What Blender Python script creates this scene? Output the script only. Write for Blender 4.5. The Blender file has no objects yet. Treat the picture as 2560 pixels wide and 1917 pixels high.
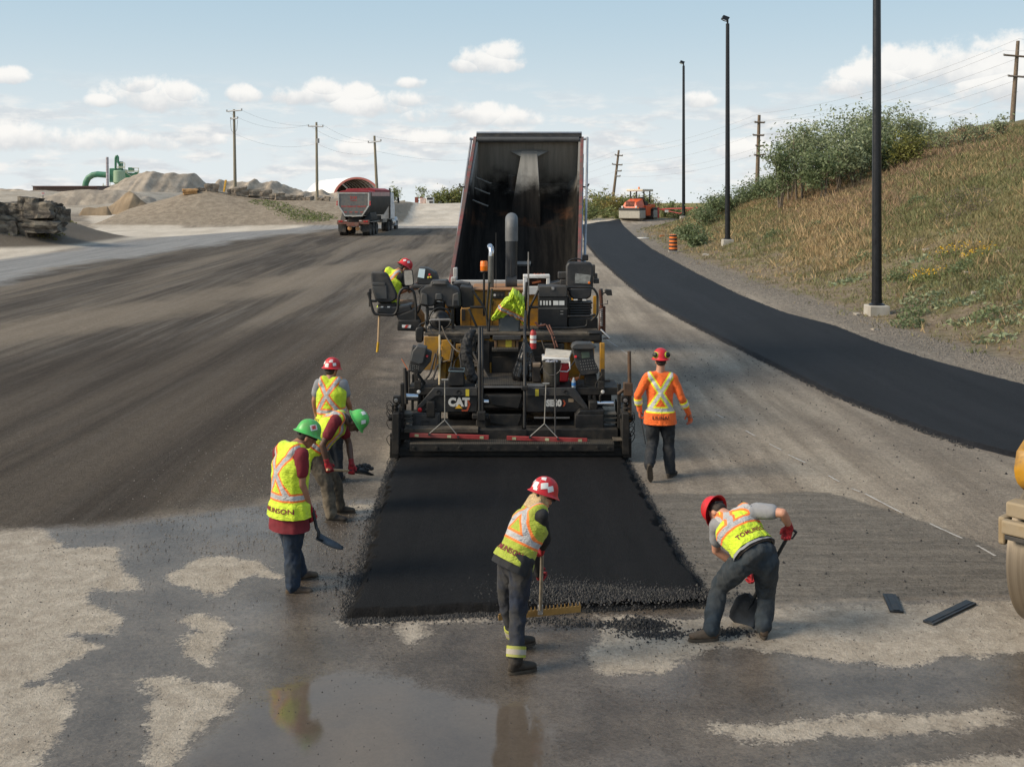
import bpy, bmesh, math, random
import numpy as np
from mathutils import Vector, Matrix, noise as mnoise
from mathutils.bvhtree import BVHTree

random.seed(7); RNG = np.random.default_rng(7)
SC = bpy.context.scene
COL = SC.collection
F, CX, HY, CAMH = 2667.0, 1280.0, 488.0, 4.1      # focal length and horizon in photo pixels, camera height in m

# ---------------------------------------------------------------- camera
cam_data = bpy.data.cameras.new('camera'); cam = bpy.data.objects.new('camera', cam_data); COL.objects.link(cam)
cam.location = (0, 0, CAMH); cam.rotation_euler = (math.radians(90), 0, 0)
cam_data.sensor_width = 36; cam_data.lens = F/2560*36
cam_data.shift_y = -(958.5-HY)/2560
cam_data.clip_start = .1; cam_data.clip_end = 8000
SC.camera = cam
SC.view_settings.view_transform = 'Standard'; SC.view_settings.look = 'None'
SC.view_settings.exposure = 0.45; SC.view_settings.gamma = 1
SC.cycles.max_bounces = 6; SC.cycles.diffuse_bounces = 3; SC.cycles.glossy_bounces = 3
SC.cycles.transparent_max_bounces = 8; SC.cycles.caustics_reflective = False; SC.cycles.caustics_refractive = False

SUN_EL, SUN_AZ = 33.0, -105.0                      # azimuth from +Y towards +X; the sun is to the left

# ---------------------------------------------------------------- node helper
class N:
    def __init__(s, nt): s.nt = nt
    def new(s, t, **kw):
        n = s.nt.nodes.new(t)
        for k, v in kw.items(): setattr(n, k, v)
        return n
    def put(s, sock, v):
        if v is None: return
        if isinstance(v, bpy.types.NodeSocket): s.nt.links.new(v, sock)
        elif isinstance(v, (tuple, list)):
            v = tuple(v)
            if len(sock.default_value) == 4 and len(v) == 3: v = v+(1,)
            sock.default_value = v
        else: sock.default_value = v
    def m(s, op, a, b=None, c=None, clamp=False):
        n = s.new('ShaderNodeMath', operation=op, use_clamp=clamp)
        for i, v in enumerate((a, b, c)):
            if v is not None: s.put(n.inputs[i], v)
        return n.outputs[0]
    def vm(s, op, a, b=None):
        n = s.new('ShaderNodeVectorMath', operation=op)
        s.put(n.inputs[0], a)
        if b is not None: s.put(n.inputs[1], b)
        return n.outputs[0]
    def mix(s, f, a, b, mode='MIX'):
        n = s.new('ShaderNodeMix', data_type='RGBA', blend_type=mode)
        s.put(n.inputs[0], f); s.put(n.inputs[6], a); s.put(n.inputs[7], b)
        return n.outputs[2]
    def noise(s, vec, scale=1., detail=4., rough=.55, dist=0., col=False):
        n = s.new('ShaderNodeTexNoise'); s.put(n.inputs['Vector'], vec)
        n.inputs['Scale'].default_value = scale; n.inputs['Detail'].default_value = detail
        n.inputs['Roughness'].default_value = rough; n.inputs['Distortion'].default_value = dist
        return n.outputs['Color' if col else 'Fac']
    def voro(s, vec, scale=1., feature='F1', out='Distance'):
        n = s.new('ShaderNodeTexVoronoi', feature=feature); s.put(n.inputs['Vector'], vec); n.inputs['Scale'].default_value = scale
        return n.outputs[out]
    def ss(s, v, lo, hi, a=0., b=1.):
        n = s.new('ShaderNodeMapRange', interpolation_type='SMOOTHSTEP'); s.put(n.inputs[0], v)
        for i, x in enumerate((lo, hi, a, b)): s.put(n.inputs[i+1], x)
        return n.outputs[0]
    def lin(s, v, lo, hi, a=0., b=1.):
        n = s.new('ShaderNodeMapRange'); s.put(n.inputs[0], v)
        for i, x in enumerate((lo, hi, a, b)): s.put(n.inputs[i+1], x)
        return n.outputs[0]
    def attr(s, name, out='Fac'):
        n = s.new('ShaderNodeAttribute', attribute_name=name); return n.outputs[out]
    def mapv(s, vec, scale=(1,1,1), rot=(0,0,0), loc=(0,0,0)):
        n = s.new('ShaderNodeMapping'); s.put(n.inputs[0], vec); n.inputs[1].default_value = loc; n.inputs[2].default_value = rot; n.inputs[3].default_value = scale
        return n.outputs[0]
    def sep(s, v):
        n = s.new('ShaderNodeSeparateXYZ'); s.put(n.inputs[0], v); return n.outputs
    def comb(s, x, y, z=0.):
        n = s.new('ShaderNodeCombineXYZ')
        for i, v in enumerate((x, y, z)): s.put(n.inputs[i], v)
        return n.outputs[0]
    def bump(s, h, dist=.01, strength=1.):
        n = s.new('ShaderNodeBump'); s.put(n.inputs['Height'], h); n.inputs['Distance'].default_value = dist; s.put(n.inputs['Strength'], strength)
        return n.outputs[0]

# ---------------------------------------------------------------- world: Nishita daylight with cumulus
world = bpy.data.worlds.new('World'); SC.world = world; world.use_nodes = True
wn = N(world.node_tree); world.node_tree.nodes.clear()
sky = wn.new('ShaderNodeTexSky', sky_type='NISHITA'); sky.sun_disc = False
sky.sun_elevation = math.radians(SUN_EL); sky.sun_rotation = math.radians(SUN_AZ)
sky.air_density = 1.0; sky.dust_density = 2.0; sky.ozone_density = 1.0
SKYK = .084
gen = wn.new('ShaderNodeTexCoord').outputs['Generated']
dx, dy, dz = wn.sep(gen)
az = wn.m('ARCTAN2', dx, dy)
hor = wn.m('SQRT', wn.m('ADD', wn.m('MULTIPLY', dx, dx), wn.m('MULTIPLY', dy, dy)))
el = wn.m('DIVIDE', dz, wn.m('MAXIMUM', hor, .001))
grad = wn.mix(wn.ss(el, .0, .21), (6.8, 7.3, 7.45), (4.35, 5.85, 6.85)); grad = wn.mix(wn.ss(el, .2, .8), grad, (2.2, 3.7, 5.6))
base = wn.mix(wn.ss(el, .02, .2, 1., .82), sky.outputs[0], grad)
warp = wn.noise(gen, 24., 6., .62)
warp2 = wn.noise(wn.vm('ADD', gen, (3.1, 1.7, .4)), 60., 5., .6)
def cl(px, py, rx, ry):
    t = (px-CX)/F; a = math.atan(t); e = (HY-py)/F*math.cos(a)
    return a, e, 1.22*rx/F*math.cos(a)**2, 1.2*ry/F
CL = [(375, 245, 105, 38), (350, 222, 55, 28), (440, 235, 48, 30), (262, 253, 40, 16),
      (772, 240, 88, 26), (800, 228, 50, 24), (925, 262, 98, 32), (905, 240, 48, 28), (1010, 252, 50, 22), (1215, 155, 78, 32), (1250, 135, 52, 28), (1165, 165, 50, 20), (1175, 290, 140, 26), (1280, 298, 60, 24), (1130, 280, 60, 20),
      (500, 347, 52, 18), (885, 372, 50, 22), (1110, 350, 100, 24), (2190, 205, 130, 42), (2330, 170, 180, 50), (2480, 160, 130, 60), (2120, 215, 70, 26),
      (2520, 210, 120, 50), (2250, 160, 60, 40), (60, 348, 160, 30), (300, 352, 130, 26), (1745, 252, 42, 20), (1860, 372, 60, 24), (610, 238, 45, 20), (25, 193, 40, 18), (1030, 210, 40, 14)]
fields = []
for c in CL:
    a0, e0, ra, re = cl(*c)
    u = wn.m('MULTIPLY', wn.m('SUBTRACT', az, a0), 1/ra); v = wn.m('MULTIPLY', wn.m('SUBTRACT', el, e0), 1/re)
    v2 = wn.m('MULTIPLY', v, wn.lin(v, -1.2, .1, 1.5, 1.))
    f = wn.m('SUBTRACT', 1., wn.m('ADD', wn.m('MULTIPLY', u, u), wn.m('MULTIPLY', v2, v2)))
    fields.append((f, v))
fm = fields[0][0]; vv = fields[0][1]
for f, v in fields[1:]:
    g = wn.m('GREATER_THAN', f, fm)
    vv = wn.m('ADD', wn.m('MULTIPLY', g, v), wn.m('MULTIPLY', wn.m('SUBTRACT', 1., g), vv))
    fm = wn.m('MAXIMUM', fm, f)
edge = wn.m('ADD', wn.m('MULTIPLY', wn.m('SUBTRACT', warp, .5), 4.6), wn.m('MULTIPLY', wn.m('SUBTRACT', warp2, .5), 2.0))
cum = wn.ss(wn.m('ADD', fm, edge), -.3, .85)
cum = wn.m('MULTIPLY', cum, wn.ss(fm, -1.6, -.2))
# general cloud deck, seen flatter towards the horizon
ev = wn.m('MAXIMUM', wn.m('ADD', el, .05), .04)
deckv = wn.comb(wn.m('DIVIDE', wn.m('MULTIPLY', az, 1.3), wn.m('ADD', ev, .12)), wn.m('DIVIDE', .9, ev), 0.)
dk = wn.noise(wn.comb(wn.m('MULTIPLY', az, 15.), wn.m('MULTIPLY', el, 62.), 0.), 1., 6., .56)
dkk = wn.ss(dk, .45, .61)
deck = wn.m('MULTIPLY', dkk, wn.ss(el, .05, .12, .85, .0))
behind = wn.ss(wn.noise(gen, 3.2, 7., .6), .48, .62)
outv = wn.m('MAXIMUM', wn.ss(wn.m('ABSOLUTE', az), .55, .9), wn.ss(el, .28, .5))
deck = wn.m('MAXIMUM', deck, wn.m('MULTIPLY', wn.m('MULTIPLY', behind, outv), .8))
shade = wn.ss(wn.m('ADD', vv, wn.m('MULTIPLY', wn.m('SUBTRACT', warp, .5), 3.)), -.9, .55)
ccol = wn.mix(shade, (5.75, 5.95, 6.15), (8.7, 8.5, 8.15))
dcol = wn.mix(wn.ss(wn.noise(wn.comb(wn.m('MULTIPLY', az, 30.), wn.m('MULTIPLY', el, 95.), 2.), 1., 5., .6), .4, .62), (5.9, 6.15, 6.4), (8.2, 8.0, 7.7))
c1 = wn.mix(deck, base, dcol); c2 = wn.mix(wn.m('MULTIPLY', cum, .9), c1, ccol)
bg = wn.new('ShaderNodeBackground'); wn.put(bg.inputs[0], c2); bg.inputs[1].default_value = SKYK
wo = wn.new('ShaderNodeOutputWorld'); world.node_tree.links.new(bg.outputs[0], wo.inputs[0])

# ---------------------------------------------------------------- sun, softened by thin cloud
sl = bpy.data.lights.new('sun', 'SUN'); sl.energy = 3.2; sl.angle = math.radians(24); sl.color = (1, .86, .67)
sun = bpy.data.objects.new('sun', sl); COL.objects.link(sun)
_e, _a = math.radians(SUN_EL), math.radians(SUN_AZ)
SUND = Vector((math.sin(_a)*math.cos(_e), math.cos(_a)*math.cos(_e), math.sin(_e)))
sun.rotation_euler = SUND.to_track_quat('Z', 'Y').to_euler()
sun.location = SUND*60

# ---------------------------------------------------------------- materials
MATS = {}
def mat(name, col, rough=.6, metal=0., var=.15, scale=6., bump=0., bscale=None, dirt=None, dirtf=.5, dscale=3., emit=None, stretch=None, spec=None, coat=0.):
    """procedural material: base colour broken up by noise, optional dirt colour in patches, optional bump"""
    if name in MATS: return MATS[name]
    m = bpy.data.materials.new(name); m.use_nodes = True; nt = m.node_tree; n = N(nt)
    b = nt.nodes['Principled BSDF']
    co = n.new('ShaderNodeTexCoord').outputs['Object']
    if stretch: co = n.mapv(co, stretch)
    nz = n.noise(co, scale, 5., .6)
    lo = tuple(c*(1-var) for c in col); hi = tuple(min(1, c*(1+var)) for c in col)
    c = n.mix(n.ss(nz, .3, .7), lo, hi)
    r = n.lin(nz, .3, .7, max(0, rough-.08), min(1, rough+.08))
    if dirt:
        dn = n.ss(n.noise(co, dscale, 6., .68), .52-dirtf*.3, .72-dirtf*.3)
        c = n.mix(n.m('MULTIPLY', dn, min(1, dirtf+.25)), c, dirt)
        r = n.m('ADD', r, n.m('MULTIPLY', dn, .15), clamp=True)
    n.put(b.inputs['Base Color'], c); n.put(b.inputs['Roughness'], r); b.inputs['Metallic'].default_value = metal
    if spec is not None: b.inputs['Specular IOR Level'].default_value = spec
    if coat: b.inputs['Coat Weight'].default_value = coat
    if bump:
        n.put(b.inputs['Normal'], n.bump(n.noise(co, bscale or scale*4, 5., .6), bump))
    if emit:
        b.inputs['Emission Color'].default_value = tuple(emit[:3])+(1,); b.inputs['Emission Strength'].default_value = emit[3]
    MATS[name] = m
    return m

# ---------------------------------------------------------------- object helpers
def tag(o, label=None, cat=None, group=None, kind=None):
    if label: o['label'] = label
    if cat: o['category'] = cat
    if group: o['group'] = group
    if kind: o['kind'] = kind
    return o
def thing(name, label, cat, loc=(0,0,0), group=None):
    o = bpy.data.objects.new(name, None); COL.objects.link(o); o.location = loc; o.empty_display_size = .2
    return tag(o, label, cat, group)
def adopt(o, parent):
    if parent is not None:
        o.parent = parent
        L = Vector((0,0,0)); p = parent
        while p is not None: L += Vector(p.location); p = p.parent
        # parts are built in world coordinates: move them into the parent's space
        o.location = Vector(o.location)-L
    return o
def mesh_obj(name, verts, faces, material, parent=None, smooth=False):
    me = bpy.data.meshes.new(name)
    me.from_pydata([tuple(v) for v in verts], [], faces); me.update()
    o = bpy.data.objects.new(name, me); COL.objects.link(o)
    if material is not None:
        for mm in (material if isinstance(material, (list, tuple)) else [material]): me.materials.append(mm)
    if smooth: me.shade_smooth()
    return adopt(o, parent)
def frame_to(d):
    d = Vector(d).normalized(); up = Vector((0,0,1)) if abs(d.z) < .95 else Vector((0,1,0))
    x = up.cross(d).normalized(); y = d.cross(x); return x, y, d
def P(px, py, Y):                                   # the point at distance Y that the photo shows at this pixel
    return Vector(((px-CX)/F*Y, Y, CAMH-(py-HY)/F*Y))
class MB:
    """collects shapes for ONE mesh object"""
    def __init__(s): s.v = []; s.f = []; s.mi = []; s.cur = 0
    def add(s, vs, fs):
        k = len(s.v); s.v += [Vector(v) for v in vs]; s.f += [tuple(i+k for i in f) for f in fs]; s.mi += [s.cur]*len(fs); return s
    def box(s, c, size, rot=None):
        hx, hy, hz = (x/2 for x in size); R = rot or Matrix.Identity(3)
        vs = [Vector(c)+R@Vector((x*hx, y*hy, z*hz)) for x in (-1,1) for y in (-1,1) for z in (-1,1)]
        return s.add(vs, [(0,1,3,2),(4,6,7,5),(0,4,5,1),(2,3,7,6),(0,2,6,4),(1,5,7,3)])
    def pbox(s, x0, y0, x1, y1, Y, D):
        a = P(x0, y0, Y); b = P(x1, y1, Y)
        return s.box(((a.x+b.x)/2, Y+D/2, (a.z+b.z)/2), (abs(b.x-a.x), D, abs(a.z-b.z)))
    def pprism(s, pts, Y, D):
        return s.prism([P(x, y, Y) for x, y in pts], (0, D, 0))
    def prism(s, pts, ext):
        pts = [Vector(p) for p in pts]; n = len(pts); e = Vector(ext)
        nn = sum(((pts[i]-pts[0]).cross(pts[(i+1) % n]-pts[0]) for i in range(1, n)), Vector())
        if nn.dot(e) > 0: pts.reverse()
        vs = pts+[p+e for p in pts]
        return s.add(vs, [tuple(range(n)), tuple(range(2*n-1, n-1, -1))]+[(i, i+n, (i+1) % n+n, (i+1) % n) for i in range(n)])
    def tube(s, pts, r, seg=8, cap=True):
        pts = [Vector(p) for p in pts]; n = len(pts); rs = r if isinstance(r, (list, tuple)) else [r]*n
        vs = []; fs = []; px_ = None
        for i, p in enumerate(pts):
            d = (pts[min(i+1, n-1)]-pts[max(i-1, 0)]).normalized()
            if px_ is None: x, y, _ = frame_to(d)
            else:
                x = (px_-d*px_.dot(d)).normalized(); y = d.cross(x)
            px_ = x
            vs += [p+(x*math.cos(2*math.pi*k/seg)+y*math.sin(2*math.pi*k/seg))*rs[i] for k in range(seg)]
        for i in range(n-1):
            for k in range(seg):
                a = i*seg+k; b = i*seg+(k+1) % seg; fs.append((a, b, b+seg, a+seg))
        if cap: fs += [tuple(range(seg-1, -1, -1)), tuple(range((n-1)*seg, n*seg))]
        return s.add(vs, fs)
    def hose(s, pts, r, seg=6):
        p = [Vector(q) for q in pts]; p = [p[0]*2-p[1]]+p+[p[-1]*2-p[-2]]; out = []
        for i in range(1, len(p)-2):
            for k in range(5):
                t = k/5; a, b, c, d = p[i-1:i+3]; out.append(.5*((2*b)+(c-a)*t+(2*a-5*b+4*c-d)*t*t+(3*b-a-3*c+d)*t**3))
        return s.tube(out+[p[-2]], r, seg)
    def ptube(s, pts, r, seg=8): return s.tube([P(*p) for p in pts], r, seg)
    def cyl(s, a, b, r, seg=20, r2=None): return s.tube([a, b], [r, r if r2 is None else r2], seg)
    def lathe(s, c, axis, prof, seg=24):             # prof: (radius, height along the axis)
        x, y, d = frame_to(axis); c = Vector(c); vs = []; fs = []; n = len(prof)
        for r, h in prof: vs += [c+d*h+(x*math.cos(2*math.pi*k/seg)+y*math.sin(2*math.pi*k/seg))*r for k in range(seg)]
        for i in range(n-1):
            for k in range(seg):
                a = i*seg+k; b = i*seg+(k+1) % seg; fs.append((a, b, b+seg, a+seg))
        return s.add(vs, fs)
    def hull(s, pts):
        bm = bmesh.new()
        for p in pts: bm.verts.new(p)
        r = bmesh.ops.convex_hull(bm, input=bm.verts)
        bmesh.ops.delete(bm, geom=[g for g in r['geom_interior'] if isinstance(g, bmesh.types.BMVert)], context='VERTS')
        bm.verts.index_update(); bm.normal_update()
        s.add([v.co.copy() for v in bm.verts], [tuple(v.index for v in f.verts) for f in bm.faces]); bm.free(); return s
    def ell(s, c, r, rot=None, u=14, w=9):
        R = rot or Matrix.Identity(3); c = Vector(c); vs = [c+R@Vector((0,0,r[2]))]; fs = []
        for j in range(1, w):
            t = math.pi*j/w
            for i in range(u):
                p = 2*math.pi*i/u; vs.append(c+R@Vector((r[0]*math.sin(t)*math.cos(p), r[1]*math.sin(t)*math.sin(p), r[2]*math.cos(t))))
        vs.append(c+R@Vector((0,0,-r[2])))
        for i in range(u): fs.append((0, 1+i, 1+(i+1) % u))
        for j in range(w-2):
            for i in range(u):
                a = 1+j*u+i; b = 1+j*u+(i+1) % u; fs.append((a, a+u, b+u, b))
        L = len(vs)-1; o = 1+(w-2)*u
        for i in range(u): fs.append((L, o+(i+1) % u, o+i))
        return s.add(vs, fs)
    def cone(s, p0, r0, p1, r1, u=12):               # round cone: hull of two spheres (radii may be 3-tuples with a rotation)
        pts = []
        for p, r in ((Vector(p0), r0), (Vector(p1), r1)):
            for j in range(7):
                t = math.pi*j/6
                for i in range(u if 0 < j < 6 else 1):
                    a = 2*math.pi*i/u; pts.append(p+Vector((math.sin(t)*math.cos(a), math.sin(t)*math.sin(a), math.cos(t)))*r)
        return s.hull(pts)
    def build(s, name, material, parent=None, bevel=0., smooth=False, seg=2):
        o = mesh_obj(name, s.v, s.f, material, parent)
        if isinstance(material, (list, tuple)): o.data.polygons.foreach_set('material_index', s.mi)
        bm = bmesh.new(); bm.from_mesh(o.data); bmesh.ops.recalc_face_normals(bm, faces=bm.faces); bm.to_mesh(o.data); bm.free()
        if smooth or bevel:
            o.data.polygons.foreach_set('use_smooth', [True]*len(o.data.polygons))
            o.data.set_sharp_from_angle(angle=math.radians(38))
        if bevel:
            b = o.modifiers.new('bevel', 'BEVEL'); b.width = bevel; b.segments = seg; b.limit_method = 'ANGLE'; b.angle_limit = math.radians(40)
            b.harden_normals = False
        return o
def arc_pts(fn, a0, a1, n): return [fn(a0+(a1-a0)*i/n) for i in range(n+1)]
def text_geo(s, size, bold=.0, shear=0., width=1., space=1.):
    c = bpy.data.curves.new('t', 'FONT'); c.body = s; c.size = size; c.align_x = 'CENTER'; c.align_y = 'CENTER'; c.offset = bold; c.shear = shear
    c.space_character = space; c.resolution_u = 3; c.fill_mode = 'FRONT'
    o = bpy.data.objects.new('t', c); me = bpy.data.meshes.new_from_object(o)
    bm = bmesh.new(); bm.from_mesh(me)
    bmesh.ops.triangulate(bm, faces=bm.faces)
    bmesh.ops.subdivide_edges(bm, edges=[e for e in bm.edges if e.calc_length() > size*.25], cuts=2)
    bmesh.ops.triangulate(bm, faces=bm.faces)
    vs = [(v.co.x*width, v.co.y) for v in bm.verts]; bm.verts.index_update(); fs = [tuple(v.index for v in f.verts) for f in bm.faces]
    bm.free(); bpy.data.objects.remove(o); bpy.data.curves.remove(c); bpy.data.meshes.remove(me)
    return vs, fs
def flat_text(name, s, origin, xd, yd, size, material, parent, bold=.0, shear=0., width=1., space=1.):
    vs, fs = text_geo(s, size, bold, shear, width, space); o = Vector(origin); xd = Vector(xd).normalized(); yd = Vector(yd).normalized()
    return mesh_obj(name, [o+xd*x+yd*y for x, y in vs], fs, material, parent)
def copy_tree(o, parent=None, loc=None):
    c = o.copy(); COL.objects.link(c)
    if parent is not None: c.parent = parent
    if loc is not None: c.location = loc
    for ch in [q for q in COL.objects if q.parent == o]: copy_tree(ch, c)
    return c
def vnoise(x, y, seed=0):
    x = np.asarray(x, float); y = np.asarray(y, float)
    xi = np.floor(x).astype(np.int64); yi = np.floor(y).astype(np.int64); fx = x-xi; fy = y-yi
    def h(a, b):
        k = (a*374761393+b*668265263+seed*974711) & 0xffffffff; k = ((k ^ (k >> 13))*1274126177) & 0xffffffff
        return ((k ^ (k >> 16)) & 0xffff)/65535.
    u = fx*fx*(3-2*fx); v = fy*fy*(3-2*fy)
    return (h(xi, yi)*(1-u)+h(xi+1, yi)*u)*(1-v)+(h(xi, yi+1)*(1-u)+h(xi+1, yi+1)*u)*v
def fbm(x, y, seed=0, o=4):
    s = 0; a = .5; t = 0
    for i in range(o): s = s+a*vnoise(np.asarray(x)*2**i, np.asarray(y)*2**i, seed+i*7); t += a; a *= .5
    return s/t
def sst(x, a, b):
    t = np.clip((np.asarray(x, float)-a)/(b-a), 0, 1); return t*t*(3-2*t)

ORD2 = ['highest', 'second highest', 'third highest', 'fourth highest', 'fifth highest', 'lowest']
ORD = ['leftmost', 'second', 'third', 'fourth', 'fifth', 'sixth', 'seventh', 'eighth', 'ninth', 'tenth', 'eleventh', 'twelfth', 'thirteenth', 'fourteenth', 'fifteenth', 'sixteenth', 'seventeenth', 'eighteenth', 'nineteenth', 'twentieth']
def ordl(i, n): return 'leftmost of them' if i == 0 else 'rightmost of them' if i == n-1 else ORD[i]+' from the left' if i < 20 else 'one of many'
# shared materials
RUB = mat('black_rubber', (.018, .018, .019), .75, var=.2, dirt=(.1, .085, .07), dirtf=.35)
BLK = mat('black_painted_steel', (.0095, .0098, .0105), .5, .1, .25, dirt=(.05, .043, .035), dirtf=.24, dscale=5)
BLKD = mat('grimy_black_steel', (.0095, .009, .0085), .65, .1, .3, dirt=(.05, .042, .033), dirtf=.26, dscale=7, bump=.002)
DGR = mat('dark_grey_plastic', (.03, .031, .033), .55, var=.12, dirt=(.075, .066, .056), dirtf=.3, dscale=5)
MGR = mat('mid_grey_plastic', (.055, .058, .06), .55, var=.12, dirt=(.09, .078, .066), dirtf=.3, dscale=5)
STL = mat('bare_steel', (.42, .41, .4), .35, .9, .15, dirt=(.14, .1, .08), dirtf=.25)
CHR = mat('chromed_steel', (.62, .62, .64), .16, 1., .08)
YEL = mat('machine_yellow_paint', (.5, .25, .02), .45, var=.12, dirt=(.12, .085, .05), dirtf=.42, dscale=3, spec=.4)
WHT = mat('white_paint', (.7, .69, .67), .5, var=.06, dirt=(.35, .32, .28), dirtf=.25)
WOOD = mat('worn_wood', (.5, .34, .19), .7, var=.2, stretch=(6, 6, .5), dirt=(.2, .14, .09), dirtf=.3)
REDP = mat('red_paint', (.42, .035, .035), .5, var=.12, dirt=(.16, .1, .08), dirtf=.3)
GLASS = mat('mirror_glass', (.8, .84, .86), .03, 1., .03)
LENSR = mat('red_lens', (.65, .015, .02), .25, var=.05)
# ================================================================ terrain
TOE = ([-40, 15, 25.5, 33.6, 47, 65, 85, 100, 105, 109, 125, 400], [15.5, 13.6, 12.3, 11.6, 10.8, 10.2, 11.0, 12., 13.4, 17, 24, 60])
def zt(X, Y):
    X = np.asarray(X, float); Y = np.asarray(Y, float)
    t = np.clip(Y-24, 0, None); z = .0137*np.minimum(t*t/(t+6.), 95)
    z = z+sst(Y, 106, 150)*1.55*sst(X, -60, -12)*1.0+sst(Y, 106, 150)*1.3*(1-sst(X, -60, -12))
    z = z-np.clip(Y-np.interp(X, [-60, -40, -22, 30], [340, 330, 165, 160]), 0, None)*.02
    # earth bank on the right
    d = np.clip(X-np.interp(Y, *TOE), 0, None)
    h = .515*d*d/(d+6.); h = 12.*(1-np.exp(-h/12.*(1+.3*h/12.)))
    z = z+h*(1-sst(Y, 128, 175))*(1+.10*(fbm(X*.22, Y*.16, 3)-.5)*np.clip(d/6, 0, 1))+np.clip(d/3, 0, 1)*.22*(fbm(X*.8, Y*.8, 5)-.5)
    # long gravel mound on the left, level top
    cr = np.interp(X, [-44.5, -40.8, -37.7, -34.8, -32, -28.5, -24.8, -20, -13.5, -9], [0, 2.46, 3.47, 4.27, 4.5, 4.06, 3.62, 3.5, 3.2, 0]); m = sst(X, -44.5, -40)*(1-sst(X, -14, -9))*sst(Y, 101.5, 113.5)*(1-sst(Y, 140, 165))
    z = z+(np.maximum(cr-z, 0))*m*(1+.05*(fbm(X*.3, Y*.3, 9)-.5))
    # dirt heap under the rock ledge
    e = np.exp(-(((X+42.5)/10.5)**4+((Y-76.5)/7.)**4)); z = z+2.8*e*(1+.3*(fbm(X*.5, Y*.5, 11)-.5))
    # stockpile terraces far left
    w = sst(Y, 134, 150)*(1-sst(Y, 190, 240))*(1-sst(X, -52, -44)); z = z+w*(1.7+.5*fbm(X*.12, Y*.12, 13))
    # rolling detail on loose ground
    far = sst(Y, 100, 116)
    z = z+far*.3*(fbm(X*.25, Y*.25, 17)-.5)
    return z
def zg(x, y): return float(zt(x, y))
def G(px, py, plane=False):                        # where the ray through a photo pixel meets the ground
    Y = F*CAMH/max(py-HY, 14)
    for _ in range(60):
        X = (px-CX)/F*Y
        z = .0137*min(max(Y-24, 0)**2/(max(Y-24, 0)+6.), 95) if plane else zg(X, Y)
        Yn = F*(CAMH-z)/max(py-HY, 6); Y = .6*Y+.4*min(max(Yn, 2), 400)
    return Vector(((px-CX)/F*Y, Y, z))
def Gp(pts): return np.array([G(x, y, True)[:2] for x, y in pts])
def sdpoly(X, Y, poly, lim=2.5):
    """signed distance to a ground polygon in metres, positive inside, clipped"""
    X = X.ravel(); Y = Y.ravel(); n = len(poly); d = np.full(X.shape, 1e9); ins = np.zeros(X.shape, bool)
    for i in range(n):
        ax, ay = poly[i]; bx, by = poly[(i+1) % n]; ex, ey = bx-ax, by-ay; L = ex*ex+ey*ey+1e-12
        t = np.clip(((X-ax)*ex+(Y-ay)*ey)/L, 0, 1); d = np.minimum(d, np.hypot(X-ax-t*ex, Y-ay-t*ey))
        c = (ay > Y) != (by > Y); ins ^= c & (X < ex*(Y-ay)/(ey if abs(ey) > 1e-12 else 1e-12)+ax)
    return np.clip(np.where(ins, d, -d), -lim, lim)
c5 = lambda L: [(x*.5787, 1200+y*.5787) for x, y in L]
c6 = lambda L: [(1280+x*.5787, 1200+y*.5787) for x, y in L]
DRY = [c5([(-700,160),(0,200),(160,215),(300,290),(500,290),(560,400),(600,420),(580,465),(410,475),(370,520),(490,560),(520,600),(500,670),(320,670),(420,690),(440,720),(230,830),(160,880),(290,860),(345,900),(300,1000),(290,1080),(240,1150),(150,1239),(100,1500),(-700,1500)]),
       c5([(720,410),(870,335),(1100,350),(1230,400),(1220,440),(1100,410),(1030,430),(1000,470),(940,510),(830,480),(770,455)]),
       c5([(600,860),(680,840),(760,850),(860,880),(1000,870),(1020,920),(980,1000),(850,1090),(780,1150),(750,1239),(700,1400),(600,1400),(640,1239),(640,1100),(600,980),(640,930)]),
       c5([(790,600),(860,580),(970,620),(960,720),(900,800),(800,760),(770,700),(850,650)]),
       c6([(380,590),(870,600),(1160,545),(2120,515),(2900,500),(2900,740),(2212,745),(1900,760),(1700,800),(1400,780),(1200,750),(1050,735),(900,720),(760,770),(640,830),(400,840),(340,800),(310,740),(380,660)]),
       c6([(860,1080),(880,1050),(1200,1050),(1500,1025),(1800,1005),(2100,1000),(2185,1020),(2100,1050),(1900,1085),(1650,1105),(1350,1100),(1200,1130),(1000,1110)]),
       c6([(1640,1225),(2000,1190),(2212,1165),(2800,1120),(2800,1400),(1600,1400)]),
       c5([(1690,620),(1850,610),(1870,650),(1760,700)]), c5([(1510,110),(1600,98),(1600,130),(1510,135)]), c5([(1480,610),(2212,590),(2212,606),(1480,628)])]
FG = [(-900,1345),(0,1325),(250,1312),(600,1262),(920,1240),(1000,1235),(1560,1240),(1640,1500),(1780,1516),(2080,1500),(2560,1488),(3400,1470),(3400,2300),(-900,2300)]
MILL = [(1500,1237),(2075,1230),(2330,1310),(2560,1398),(3000,1560),(3000,1478),(2560,1487),(2080,1500),(1780,1517),(1500,1530)]
PUD = [[(380,1990),(450,1905),(520,1850),(600,1760),(640,1710),(760,1690),(870,1678),(1050,1700),(1200,1740),(1330,1760),(1400,1830),(1420,1990)]]
SHEEN0 = [[(1560,1650),(1800,1640),(2200,1645),(2700,1660),(2700,1740),(2300,1765),(1900,1770),(1650,1755),(1480,1700)],
       [(1380,1990),(1500,1890),(1800,1880),(2150,1860),(2300,1840),(2200,1900),(1900,1990)]]
SHEEN = SHEEN0+[[(440,1300),(600,1275),(690,1285),(700,1345),(560,1350),(450,1325)], [(560,1500),(690,1500),(900,1600),(1000,1700),(700,1720),(590,1680),(570,1590)],
         [(1290,1560),(1400,1600),(1480,1760),(1420,1900),(1320,1880),(1300,1700)], [(1640,1500),(2560,1495),(2560,1515),(1900,1530),(1640,1530)]]
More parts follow.
